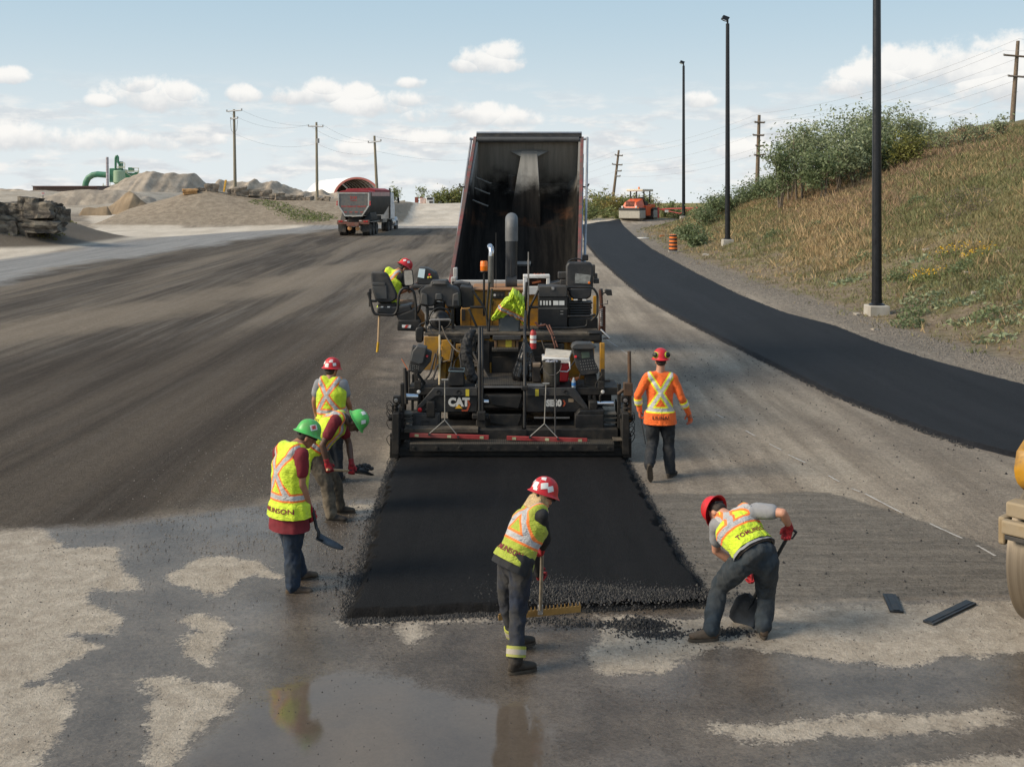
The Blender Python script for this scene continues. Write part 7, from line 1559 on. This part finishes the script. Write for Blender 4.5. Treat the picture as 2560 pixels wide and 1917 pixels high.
heap('stockpile', 'brown pointed sand pile at the mouth of the haul road', [(300, 497, 128), (314, 482, 127), (324, 477, 126.5), (335, 484, 126), (352, 498, 126)], 3.0, TANP, 11, rough=.16)
heap('stockpile', 'low brown sand heap left of the pointed pile', [(208, 520, 124), (222, 517, 124), (240, 519, 124), (268, 516, 124)], .8, TANP, 12, rough=.08)
heap('stockpile', 'pale gravel heap on the terrace below the long shed', [(120, 488, 140), (160, 478, 141), (215, 474, 142), (290, 473, 143), (330, 480, 144)], 4.5, PAL, 14, rough=.2)
heap('stockpile', 'long pale gravel bank at the far left under the sky', [(-160, 474, 158), (-40, 473, 158), (40, 474, 158), (110, 475, 158)], 5.0, PAL, 15, rough=.35)
def boulder(r, seed, flat=1.):
    bm = bmesh.new(); bmesh.ops.create_icosphere(bm, subdivisions=3, radius=1); rnd = random.Random(seed)
    pl = [(Vector((rnd.gauss(0, 1), rnd.gauss(0, 1), rnd.gauss(0, 1)*.7)).normalized(), rnd.uniform(.55, .8)) for _ in range(11)]
    for v in bm.verts:
        for n_, d in pl:
            k = v.co.dot(n_)
            if k > d: v.co -= n_*(k-d)
        v.co += v.co.normalized()*(.05 if flat == 1. else .09)*mnoise.noise(v.co*3+Vector((seed, 0, 0))); v.co = Vector((v.co.x*r[0], v.co.y*r[1], v.co.z*r[2]))
    me = bpy.data.meshes.new('boulder'); bm.to_mesh(me); bm.free(); return me
ROCK = mat('grey_brown_rock', (.2, .165, .13), .85, var=.3, scale=2.5, dirt=(.32, .27, .21), dirtf=.4, dscale=1.5, bump=.03, bscale=8); ROCKD = mat('dark_ledge_rock', (.085, .072, .06), .9, var=.45, scale=2, dirt=(.3, .26, .2), dirtf=.35, dscale=1.2, bump=.04, bscale=6); ROCKO = mat('orange_rock', (.42, .24, .1), .85, var=.25)
def slab_rock(seed):
    bm = bmesh.new(); bmesh.ops.create_cube(bm, size=1.9); bmesh.ops.subdivide_edges(bm, edges=bm.edges[:], cuts=5, use_grid_fill=True); rnd = random.Random(seed)
    for v in bm.verts:
        s_ = Vector((seed*3.1, 0, 0)); v.co.x *= 1+.25*mnoise.noise(Vector((0, v.co.y, v.co.z*1.5))+s_); n1_ = mnoise.noise(v.co*1.3+s_); n2_ = mnoise.noise(v.co*4+s_); v.co += Vector((n1_, mnoise.noise(v.co*1.3-s_), .5*n2_))*.22+v.co.normalized()*n2_*.08
    me = bpy.data.meshes.new('slab'); bm.to_mesh(me); bm.free(); return me
SLABS = [slab_rock(q) for q in (2, 5, 9, 12)]
BM_ = SLABS[1:4]
def put_rock(name, label, px, py_bot, Y, wpx, hpx, mtl, i, grp):
    me = BM_[i % 3].copy(); me.materials.append(mtl); me.shade_flat(); o = bpy.data.objects.new(name, me); COL.objects.link(o); s = F/Y; p = P(px, py_bot-hpx*.45, Y); o.location = p; o.scale = (wpx/s*.62, wpx/s*.6, hpx/s*.68); o.rotation_euler = (random.uniform(-.15, .15), random.uniform(-.15, .15), random.choice((0, 3.14))+random.uniform(-.35, .35)); o.scale = (o.scale.x*.9, o.scale.y*.9, o.scale.z*.85); tag(o, label, 'boulder', grp); return o
random.seed(3)
put_rock('boulder', 'long orange boulder at the left end of the row', 476, 484, 112, 32, 11, ROCKO, 1, 'boulders along the mound')
for i, (x, y, w_, h_) in enumerate([(500, 479, 18, 8), (530, 479, 24, 17), (520, 477, 12, 14), (577, 486, 14, 12), (590, 487, 16, 13), (603, 487, 24, 17), (617, 488, 16, 12), (636, 490, 22, 13), (652, 490, 16, 10), (668, 491, 20, 14), (685, 497, 18, 10), (700, 498, 20, 13), (722, 499, 12, 8), (737, 499, 13, 8), (751, 499, 13, 9), (771, 501, 18, 8), (801, 501, 10, 6), (818, 502, 11, 9)]):
    put_rock('boulder', 'grey brown boulder on the mound crest, number '+ORD[i+1]+' from the left end', x, y, 113, w_*1.15, h_*1.15, ROCK, i, 'boulders along the mound')
yp = tag(MB().pprism([(557, 480), (562, 450), (566, 450), (561, 480)], 112, .25).build('yellow_stake', mat('yellow_board', (.75, .42, .06), .6), bevel=.01), 'leaning yellow board standing among the boulders', 'board')
# rock ledge: broken slabs stacked in courses on the dirt heap
random.seed(13); ro = []; BK_ = BM_; BM_ = SLABS[:3]
for (x, yb, w_, h_) in [(20, 590, 60, 26), (70, 585, 60, 24), (115, 572, 70, 18), (10, 566, 64, 26), (60, 564, 50, 24), (100, 556, 60, 22), (142, 550, 36, 20), (30, 545, 40, 24), (70, 543, 46, 22), (110, 542, 56, 24), (140, 538, 30, 16), (20, 524, 24, 9), (38, 522, 28, 12), (60, 522, 18, 12), (76, 521, 34, 20), (97, 520, 26, 12), (112, 520, 24, 12), (128, 522, 18, 10), (-30, 560, 70, 40), (-60, 590, 80, 40)]:
    ro.append(put_rock('ledge_slab', 'dark weathered slab of the far left rock ledge, '+('top' if yb < 530 else 'upper' if yb < 552 else 'lower' if yb < 575 else 'bottom')+' course', x, yb, 72+random.uniform(-.6, .6), w_*1.12, h_*1.2, ROCKD, len(ro), 'slabs of the rock ledge'))
BM_ = BK_
for o in ro: o['category'] = 'rock slab'; o.rotation_euler.z = random.choice((0, 3.14))+random.uniform(-.15, .15); o.rotation_euler.z += random.uniform(-.5, .5); o.scale.z *= 1.25; o.scale.x *= .95; o.scale.y *= 1.2

# ---- asphalt plant, long shed, dome
PG = mat('plant_green_paint', (.045, .19, .11), .5, var=.12, dirt=(.2, .25, .17), dirtf=.2, dscale=.5); PGL = mat('plant_pale_green', (.3, .42, .28), .5, var=.1); PST = mat('plant_pale_steel', (.5, .5, .38), .6)
pl = thing('asphalt_plant', 'green asphalt plant with curved duct, silo and tall stack', 'plant', tuple(P(290, 478, 300))); YP = 300
pp = lambda name, mtl, fn, bv=.05, sm=False: (lambda mb: (fn(mb), mb.build(name, mtl, pl, bevel=bv, smooth=sm))[1])(MB())
pp('duct', PG, lambda m: m.tube([P(213, 466, YP), P(215, 456, YP), P(221, 445, YP), P(232, 438, YP), P(244, 436, YP), P(268, 438, YP)], 1.0*.42*2, 16), 0, True)
pp('stack', mat('banded_stack', (.4, .36, .38), .6, var=.3, scale=.8, stretch=(.1, .1, 2)), lambda m: m.ptube([(269, 470, YP-4), (268, 393, YP-4)], .37, 14), 0, True)
pp('main_tower', PG, lambda m: (m.pbox(273, 421, 288, 456, YP, 3), m.pbox(287, 424, 310, 445, YP+2, 3)), .1)
pp('elevator_loop', PG, lambda m: m.tube([P(289, 424, YP), P(289, 396, YP), P(290.5, 391, YP), P(293, 390, YP), P(295, 393, YP), P(295, 406, YP), P(300, 412, YP)], .32, 10), 0, True)
pp('silo', PGL, lambda m: m.lathe(P(298, 456, YP-3), (0, 0, 1), [(.3, -1.5), (1.6, 0), (1.6, 3.1), (1.4, 3.3), (0, 3.4)], 20), 0, True)
pp('hopper', PG, lambda m: (m.pbox(312, 432, 326, 458, YP, 3), m.pbox(296, 404, 302, 424, YP, 2), m.pbox(320, 419, 330, 430, YP, 2), m.pprism([(326, 436), (345, 428), (345, 431), (328, 452)], YP, 1)), .05)
pp('gantry', PST, lambda m: [m.ptube(q, .1, 6) for q in ([(291, 417, YP-1), (312, 417, YP-1)], [(291, 420, YP-1), (312, 420, YP-1)], [(300, 408, YP-1), (312, 408, YP-1)], [(312, 408, YP-1), (312, 424, YP-1)], [(310, 427, YP-1), (348, 427, YP-1)], [(310, 430, YP-1), (348, 430, YP-1)], [(346, 420, YP-1), (346, 436, YP-1)], [(330, 420, YP-1), (348, 421, YP-1)], [(312, 430, YP-1), (338, 448, YP-1)], [(291, 456, YP-1), (291, 472, YP-1)], [(302, 456, YP-1), (302, 472, YP-1)], [(313, 440, YP-1), (313, 472, YP-1)], [(275, 456, YP-1), (275, 472, YP-1)], [(256, 464, YP-1), (312, 464, YP-1)], [(258, 458, YP-1), (258, 468, YP-1)])], 0)
sd_ = thing('long_shed', 'long low brown shed roofline beyond the gravel terrace', 'shed', tuple(P(160, 478, 210)))
MB().pbox(82, 467, 243, 480, 210, 8).build('wall', mat('brown_ribbed_wall', (.13, .09, .075), .8, var=.35, scale=2, stretch=(3, 3, .1)), sd_); MB().pprism([(77, 465), (244, 465), (240, 468), (84, 468)], 209.5, 9).build('roof', mat('rusty_roof_edge', (.09, .05, .05), .7), sd_)
# fabric dome
dm_ = thing('fabric_dome', 'white fabric arch building with red rim behind the haul truck', 'building', tuple(P(893, 495, 172))); YD = 172
cx_, cz_, rw, rh = P(893, 0, YD).x, P(0, 497, YD).z, (P(952, 0, YD).x-P(834, 0, YD).x)/2, P(0, 444, YD).z-P(0, 497, YD).z
def arch(k, Yoff, Xoff, n=24): return [V((cx_+Xoff+rw*k*math.cos(math.pi*i/n), YD+Yoff, cz_+rh*k*math.sin(math.pi*i/n))) for i in range(n+1)]
def shell(a, b_, name, mtl): k = len(a); return mesh_obj(name, a+b_, [(i, i+1, k+i+1, k+i) for i in range(k-1)], mtl, dm_, True)
s_ = shell(arch(1, 0, 0), arch(1, 26, -9.5), 'fabric_roof', mat('white_fabric', (.85, .85, .83), .7, var=.03)); m_ = s_.modifiers.new('t', 'SOLIDIFY'); m_.thickness = .05
mb = MB(); A0, A1, A2, A3 = arch(1.02, -.3, 0), arch(.93, -.3, 0), arch(1.02, .0, 0), arch(.93, .0, 0)
for i in range(24): mb.hull([A0[i], A0[i+1], A1[i], A1[i+1], A2[i], A2[i+1], A3[i], A3[i+1]])
mb.build('rim_arch', mat('dull_red_rim', (.5, .16, .13), .6, var=.15), dm_)
for j in range(1, 9): MB().tube(arch(.96, j*2.6, -j*.95, 18), .1, 5).build('arch_rib', mat('brown_steel_rib', (.22, .16, .12), .6), dm_)
shell(arch(.9, 22, -8), [V((cx_-8, YD+22, cz_))]*25, 'back_wall', mat('inner_brown', (.15, .11, .085), .8))
# distant white truck, red posts, concrete blocks
dtk = thing('parked_truck', 'small white truck cab parked beyond the gravel rise', 'truck', tuple(P(1075, 512, 152)))
MB().pprism([(1065, 511), (1065, 494), (1083, 494), (1083, 511)], 152, 2.2).build('cab', WHT, dtk, bevel=.08); MB().pbox(1067, 494.5, 1082, 499.5, 151.95, .1).build('windshield', BLK, dtk, bevel=.02); MB().pbox(1073, 503, 1082, 508, 151.94, .1).build('grille', DGR, dtk, bevel=.01); MB().pbox(1050, 496, 1064, 511, 153, 5).build('body', REDP if False else mat('pale_red_body', (.6, .45, .4), .5, var=.3, scale=2), dtk, bevel=.05)
for i, x in enumerate((1041, 1052)): tag(MB().pbox(x-4 if i == 0 else x-2, 493, x+4 if i == 0 else x+5, 511, 156, .8).build('steel_bin', mat('rusty_bin', (.2, .06, .045), .7, var=.2)), ['rusty red upright bin left of the distant white truck', 'narrow rusty red bin touching the distant white truck'][i], 'bin', 'rusty bins')
for i in range(8): tag(MB().pbox(981+i*3.9, 505-i*.6, 984.4+i*3.9, 515-i*.9, 118+i*5, .8).build('concrete_block', mat('pale_block', (.5, .43, .32), .85), bevel=.04), 'pale concrete block right of the truck cab, '+ordl(i, 8), 'block', 'concrete blocks')

# ================================================================ plants
def leaf_mat(name, col, var=.35, trans=.25):
    if name in MATS: return MATS[name]
    m = bpy.data.materials.new(name); m.use_nodes = True; n = N(m.node_tree); b = m.node_tree.nodes['Principled BSDF']; oi = n.new('ShaderNodeNewGeometry').outputs['Random Per Island']
    c = n.mix(oi, tuple(x*(1-var) for x in col), tuple(x*(1+var) for x in col)); n.put(b.inputs['Base Color'], c); b.inputs['Roughness'].default_value = .6
    tr = n.new('ShaderNodeBsdfTranslucent'); n.put(tr.inputs[0], n.mix(.5, c, tuple(min(1, x*1.5) for x in col))); ms = n.new('ShaderNodeMixShader'); ms.inputs[0].default_value = trans
    m.node_tree.links.new(b.outputs[0], ms.inputs[1]); m.node_tree.links.new(tr.outputs[0], ms.inputs[2]); m.node_tree.links.new(ms.outputs[0], m.node_tree.nodes['Material Output'].inputs[0]); MATS[name] = m; return m
def leaves_mesh(name, C_, size, mtl, parent, aspect=.45, seed=0, up=.3):
    rg = np.random.default_rng(seed); n = len(C_); C_ = np.asarray(C_); s = size*rg.uniform(.6, 1.35, n)[:, None]
    d = rg.normal(size=(n, 3)); d[:, 2] = d[:, 2]*.7-.1; d /= np.linalg.norm(d, axis=1)[:, None]; u = rg.normal(size=(n, 3)); u -= d*(u*d).sum(1)[:, None]; u /= np.linalg.norm(u, axis=1)[:, None]
    Q = np.stack([C_-d*s, C_+u*s*aspect, C_+d*s, C_-u*s*aspect], 1).reshape(-1, 3); Fq = np.arange(4*n).reshape(-1, 4)
    me = bpy.data.meshes.new(name); me.vertices.add(4*n); me.vertices.foreach_set('co', Q.ravel()); me.loops.add(4*n); me.loops.foreach_set('vertex_index', Fq.ravel().astype(np.int32)); me.polygons.add(n); me.polygons.foreach_set('loop_start', np.arange(0, 4*n, 4, dtype=np.int32)); me.update(calc_edges=True)
    o = bpy.data.objects.new(name, me); COL.objects.link(o); me.materials.append(mtl); return adopt(o, parent)
BARK = mat('grey_bark', (.16, .13, .1), .85, var=.3)
def tree(name, label, X, Y, H, W, n, size, mtl, seed, group=None, trunk=True, bare=.25, cat='tree'):
    rg = np.random.default_rng(seed); z = zg(X, Y); r = thing(name, label, cat, (X, Y, z), group)
    # limbs, then leaf sprays hung along them: uneven outline with gaps
    mb = MB(); tips = []
    for k in range(3 if trunk else 4):
        a = rg.uniform(0, 6.28); off = .12*W*rg.random(); b0 = V((X+off*math.cos(a), Y+off*math.sin(a), z-.1)); top = V((X+math.cos(a)*W*.22, Y+math.sin(a)*W*.22, z+H*rg.uniform(.6, .9)))
        mid = (b0+top)/2+V((rg.normal()*.15, rg.normal()*.15, 0)); mb.tube([b0, mid, top], [.012*H+.02, .009*H+.01, .01], 6)
        for q in range(5):
            t = rg.uniform(bare, .95); p = b0+(top-b0)*t; a2 = rg.uniform(0, 6.28); e = p+V((math.cos(a2)*W*.5*rg.uniform(.5, 1), math.sin(a2)*W*.5*rg.uniform(.5, 1), H*.18*rg.uniform(.1, 1.2))); mb.tube([p, (p+e)/2+V((0, 0, .1)), e], [.012+.004*H, .01, .006], 5); tips.append((p, e))
        tips.append((mid, top))
    mb.build('trunk', BARK, r, smooth=True)
    P_ = []; per = n//len(tips)
    for p, e in tips:
        m_ = per; t = rg.beta(2.2, 1.1, m_)[:, None]; c = np.array(p)*(1-t)+np.array(e)*t; sp_ = .15*W*(.5+t); cl_ = rg.integers(0, 6, m_); offs = rg.normal(size=(6, 3))*.16*W; P_.append(c+offs[cl_]*t+rg.normal(size=(m_, 3))*sp_*.42*np.array([1, 1, .62]))
    C_ = np.concatenate(P_); C_[:, 2] = np.maximum(C_[:, 2], z+H*bare*.3); leaves_mesh('crown', C_, size, mtl, r, seed=seed); return r
LG1 = leaf_mat('dull_green_leaf', (.24, .275, .15)); LG2 = leaf_mat('deep_green_leaf', (.145, .185, .085)); LG3 = leaf_mat('yellow_green_leaf', (.16, .16, .035)); LG4 = leaf_mat('autumn_olive_leaf', (.25, .2, .06)); LG5 = leaf_mat("fresh_green_leaf", (.17, .2, .07)); LSG = leaf_mat('sage_leaf', (.24, .28, .16), .3); FLW = leaf_mat('yellow_flower', (.7, .42, .02), .2)
rt = np.random.default_rng(5)
TR = sorted([(1948, 76, 2.6, 345), (1972, 79, 3.0, 322), (2003, 77, 3.0, 302), (2032, 82, 3.2, 290), (2063, 78, 3.2, 284), (2092, 82, 3.4, 273), (2122, 78, 3.4, 270), (2152, 83, 3.4, 262), (2180, 79, 3.2, 270), (2216, 83, 3.2, 266), (2252, 81, 3.0, 275), (2290, 83, 2.8, 290), (2140, 74, 3.0, 320), (2055, 72, 2.8, 350), (2205, 75, 2.8, 330), (2095, 74, 2.8, 335)])
for i, (px, Y, W, ty) in enumerate(TR): tree('thicket_tree', 'slender dull green tree in the bank thicket, '+ordl(i, len(TR)), (px-CX)/F*Y, Y, (P(px, ty, Y).z-zg((px-CX)/F*Y, Y))*1.04, W, 1900, .12, LG1 if i % 4 else LG2, 100+i, 'trees of the thicket on the bank', bare=.2)
for i, (px, Y, H, W) in enumerate([(2330, 79, 1.6, 2.0), (2360, 76, 1.6, 2.0), (2400, 75, 1.8, 2.0), (2445, 74, 1.5, 2.0), (2500, 74, 1.2, 1.6)]): tree('ridge_shrub', 'thin leafy shrub against the sky on the bank crest, '+ordl(i, 5), (px-CX)/F*Y, Y, H*1.25, W, 420, .1, LG1, 140+i, 'shrubs on the bank crest', False, .2, 'shrub')
for i, (px, Y, H, W) in enumerate([(1725, 77, 1.0, 2.0), (1745, 70, .9, 1.6), (1762, 84, 1.5, 2.6), (1780, 88, 2.2, 2.4), (1800, 90, 1.6, 2.4), (1840, 90, 1.5, 2.6), (1865, 92, 1.9, 2.6), (1890, 90, 1.6, 2.4), (1920, 90, 2.0, 2.6), (1940, 86, 1.6, 2.4)]): tree('bank_shrub', 'bushy dark green shrub on the lower bank crest, '+ordl(i, 10), (px-CX)/F*Y, Y, H, W, 1500, .1, LG2, 160+i, 'shrubs on the lower crest', False, .05, 'shrub')
tree('yellowing_shrub', 'yellow green shrub at the right foot of the thicket', (2262-CX)/F*74, 74, 2.2, 3.2, 2200, .1, LG3, 181, None, False, .05, 'shrub')
for i in range(16):
    px = 1452+i*11+rt.uniform(-4, 4); Y = rt.uniform(124, 134); tree('autumn_shrub', 'sunlit olive shrub behind the orange roller, '+ordl(i, 16), (px-CX)/F*Y, Y, rt.uniform(1.4, 2.6), 2.6, 700, .14, [LG4, LG3, LG5][i % 3], 200+i, 'autumn shrubs behind the roller', False, .05, 'shrub')
for i, (px, Y, H) in enumerate([(1462, 116, 1.9), (1478, 118, 1.2), (1520, 119, 1.3), (1545, 118, 1.0), (1664, 120, 1.4), (1688, 119, 1.9), (1705, 118, 1.2)]): tree('roadside_shrub', 'low bright green shrub at the road end, '+ordl(i, 7), (px-CX)/F*Y, Y, H, 1.8, 500, .13, LG5, 230+i, 'low shrubs at the road end', False, .02, 'shrub')
for i in range(9): px = 1088+i*10; tree('hedge_shrub', 'far yellow green hedge shrub left of the tipped truck, '+ordl(i, 9), (px-CX)/F*165, 165, 1.5+.25*i*.6, 3.6, 350, .2, LG3 if i % 2 else LG5, 250+i, 'far hedge', False, .0, 'shrub')
for i, px in enumerate((980, 987, 994, 1055)): tree('far_tree', 'thin pale tree far behind the truck cab, '+ordl(i, 4), (px-CX)/F*200, 200, 4.0, 2.4, 220, .2, LG5, 270+i, 'thin far trees', True, .2)

# bank vegetation: grass tufts as one mass
def bank_grass(N0=105000):
    rg = np.random.default_rng(11); t = rg.random(N0); Y = 20*np.exp(t*1.78); d = rg.random(N0)**.75*30-.6; X = np.interp(Y, *TOE)+d
    keep = (X < Y*.56+3) & (Y < 122); dens = np.clip((d+.9)/5, .12, 1)*np.clip(-.35+2.6*fbm(X*.3, Y*.3, 51), .08, 1); keep &= rg.random(N0) < dens; X, Y, d = X[keep], Y[keep], d[keep]; n = len(X); z = zt(X, Y)
    u = (X/Y*F+CX); f1 = fbm(X*.16, Y*.13, 61); f2 = fbm(X*.5+9, Y*.4, 63)
    cols = np.array([(.28, .23, .115), (.235, .21, .098), (.18, .19, .08), (.43, .31, .165), (.31, .205, .13), (.3, .245, .165)]); w = np.zeros((n, 6))
    w[:, 0] = 1.2; w[:, 1] = 1.2+1.6*sst(f2, .4, .6); w[:, 2] = .9+3.2*sst(f1, .48, .6); gx = (u-2090)/95; w[:, 3] = 7.*np.exp(-((u-2070)/80)**2-((d-7.5)/3.5)**2)*(Y > 45)+.18+2.*sst(fbm(X*.3, Y*.14, 77), .58, .7); w[:, 4] = 5.*np.exp(-((u-2080)/130)**2-((d-11)/3.2)**2)*(Y > 50)+2.4*sst(fbm(X*.22, Y*.1, 69), .53, .66)*(d > 5)+.05; w[:, 5] = 2.4*np.exp(-(d/3.2)**2)
    w /= w.sum(1)[:, None]; ci = (w.cumsum(1) < rg.random(n)[:, None]).sum(1).clip(0, 5); base = cols[ci]*rg.uniform(.75, 1.3, n)[:, None]
    ht = np.array([.2, .2, .22, .38, .32, .15])[ci]*np.where(rg.random(n) < .03, 2.3, 1.)*rg.uniform(.6, 1.3, n)*(1-.3*np.exp(-(d/3)**2)); B = 7; k = n*B
    bx = np.repeat(X, B)+rg.normal(size=k)*.19; by = np.repeat(Y, B)+rg.normal(size=k)*.19; bz = zt(bx, by)-.03; h = np.repeat(ht, B)*rg.uniform(.6, 1.15, k); wd = .011+.00038*by
    a = rg.random(k)*6.28; lean = rg.normal(size=(k, 2))*.6*h[:, None]; p0 = np.stack([bx-np.cos(a)*wd, by-np.sin(a)*wd, bz], 1); p1 = np.stack([bx+np.cos(a)*wd, by+np.sin(a)*wd, bz], 1); p2 = np.stack([bx+lean[:, 0], by+lean[:, 1], bz+h], 1)
    Q = np.stack([p0, p1, p2], 1).reshape(-1, 3); me = bpy.data.meshes.new('grass'); me.vertices.add(3*k); me.vertices.foreach_set('co', Q.ravel()); me.loops.add(3*k); me.loops.foreach_set('vertex_index', np.arange(3*k, dtype=np.int32)); me.polygons.add(k); me.polygons.foreach_set('loop_start', np.arange(0, 3*k, 3, dtype=np.int32)); me.update(calc_edges=True)
    ca = me.attributes.new('blade', 'FLOAT_COLOR', 'POINT'); cc_ = np.repeat(np.repeat(base, B, 0), 3, 0); ca.data.foreach_set('color', np.concatenate([cc_, np.ones((3*k, 1))], 1).astype(np.float32).ravel())
    m = bpy.data.materials.new('bank_grass'); m.use_nodes = True; nn = N(m.node_tree); b = m.node_tree.nodes['Principled BSDF']; c = nn.attr('blade', 'Color'); nn.put(b.inputs['Base Color'], c); b.inputs['Roughness'].default_value = .75
    tr = nn.new('ShaderNodeBsdfTranslucent'); nn.put(tr.inputs[0], c); ms = nn.new('ShaderNodeMixShader'); ms.inputs[0].default_value = .25; m.node_tree.links.new(b.outputs[0], ms.inputs[1]); m.node_tree.links.new(tr.outputs[0], ms.inputs[2]); m.node_tree.links.new(ms.outputs[0], m.node_tree.nodes['Material Output'].inputs[0])
    me.materials.append(m); o = bpy.data.objects.new('grass', me); COL.objects.link(o); tag(o, kind='stuff')
bank_grass()
c3 = lambda x, y: (1700+x/2.179, 200+y/2.179)
def GB(px, py):
    """march the ray until it meets the ground, bank included"""
    Y = 12.
    while Y < 400:
        X = (px-CX)/F*Y
        if CAMH-(py-HY)/F*Y < zg(X, Y): break
        Y += .25
    return V(((px-CX)/F*Y, Y, zg((px-CX)/F*Y, Y)))
rw_ = random.Random(8)
def weed(label, c, n, R, size, mtl, h=.25, name='leafy_weed', grp='leafy weeds on the bank', flower=0):
    g = GB(*c); r = thing(name, label, 'weed', tuple(g), grp); pts = []
    for _ in range(n):
        a = rw_.random()*6.28; q = R*rw_.random()**.5; x = g.x+math.cos(a)*q*1.2; y = g.y+math.sin(a)*q; pts.append((x, y, zg(x, y)+rw_.random()*h*(1-q/R*.6)))
    leaves_mesh('leaves', pts, size, mtl, r, .5, rw_.randint(0, 9999))
    if flower: leaves_mesh('flowers', [(p[0], p[1], p[2]+h*.7) for p in pts[:flower]], size*.6, FLW, r, .8, 3)
for i, c in enumerate(sorted([(1380, 1190), (1290, 1205), (890, 1110), (1690, 1160), (1790, 1330), (1590, 1210), (1700, 1420), (1150, 955), (1300, 990), (1500, 820), (1850, 1240), (1340, 1150), (1560, 1330), (1750, 1100), (940, 1095), (1420, 1230), (1500, 1230)])): weed('broad pale green leaf clump low on the bank, '+ordl(i, 17), c3(*c), 60, .55, .1, LSG, .14)
for c in [(1640, 970), (1600, 990), (1490, 962), (1440, 975)]: weed('yellow flowering clump higher on the bank, '+{1640: 'right end', 1600: 'second from right', 1490: 'third from right', 1440: 'left end'}[c[0]], c3(*c), 90, .55, .06, LG5, .35, 'flowering_weed', 'yellow flowering weeds', 38)
for c in [(1320, 1100), (1370, 1095), (1290, 1105)]: weed('small yellow flowering clump low on the bank, '+{1320: 'middle', 1370: 'right', 1290: 'left'}[c[0]]+' one of three', c3(*c), 90, .45, .06, LG5, .35, 'flowering_weed', 'yellow flowering weeds', 26)
for i, c in enumerate(sorted([(990, 985), (1180, 1100), (1530, 1050), (1240, 1350), (1270, 1290), (1670, 1310), (50, 820), (465, 650), (720, 810), (1290, 670), (500, 860)])): weed('small dark bushy plant on the bank, '+ordl(i, 11), c3(*c), 260, .42, .055, LG2, .55, 'small_bush', 'small dark bushes on the bank')
for c in [(1520, 640), (1600, 720), (1480, 760), (1560, 660)]: weed('grey seeding weed on the upper bank, '+{1520: 'left and highest', 1600: 'right end', 1480: 'lowest and leftmost', 1560: 'between its neighbours'}[c[0]], c3(*c), 200, .9, .05, leaf_mat('grey_seed_head', (.15, .12, .09)), .7, 'grey_weed', 'grey weeds on the upper bank')
for c in [(60, 515), (90, 530), (105, 558)]: pass
for i, c in enumerate([(1565, 1055), (1605, 1165), (1800, 1108), (965, 1282), (140, 960), (1060, 1365), (870, 970), (1340, 930), (1745, 940)]):
    g = GB(*c3(*c)); o = put_rock('field_stone', 'pale stone lying on the bank, '+{1565: 'beside the flowers', 1605: 'below the flowers', 1800: 'at the right frame edge', 965: 'left of the near lamp base', 140: 'below the middle lamp', 1060: 'on the shoulder below the near lamp', 870: 'midway between two lamps', 1340: 'right of the near lamp, upper', 1745: 'near the right frame edge, upper'}[c[0]], *c3(c[0], c[1]+6), g.y, 14, 8, mat('pale_stone', (.36, .32, .27), .85, var=.2), i, 'pale stones on the bank'); o['category'] = 'stone'
# green weeds on the mound flank left of the truck, and on the dirt heap
for i, (x, y) in enumerate([(655, 505), (665, 508), (690, 512), (700, 520), (715, 524), (720, 532), (740, 528), (755, 536), (770, 543), (780, 540), (745, 545), (790, 549), (800, 543), (760, 550), (810, 547)]): weed('low green weed patch on the mound flank, '+ORD[i]+' from its upper left end', (x, y), 130, 1.2, .1, LG5, .08, 'mound_weed', 'weeds on the mound flank')
for i, (x, y) in enumerate([(150, 548), (165, 552), (20, 575), (30, 582), (90, 561), (110, 590), (135, 583)]): weed('sparse green weed on the dirt heap below the ledge, '+{150: 'upper right', 165: 'rightmost', 20: 'far left', 30: 'second from left', 90: 'middle upper', 110: 'lowest', 135: 'right of the lowest'}[x], (x, y), 80, .7, .08, LG3, .15, 'heap_weed', 'weeds on the dirt heap')
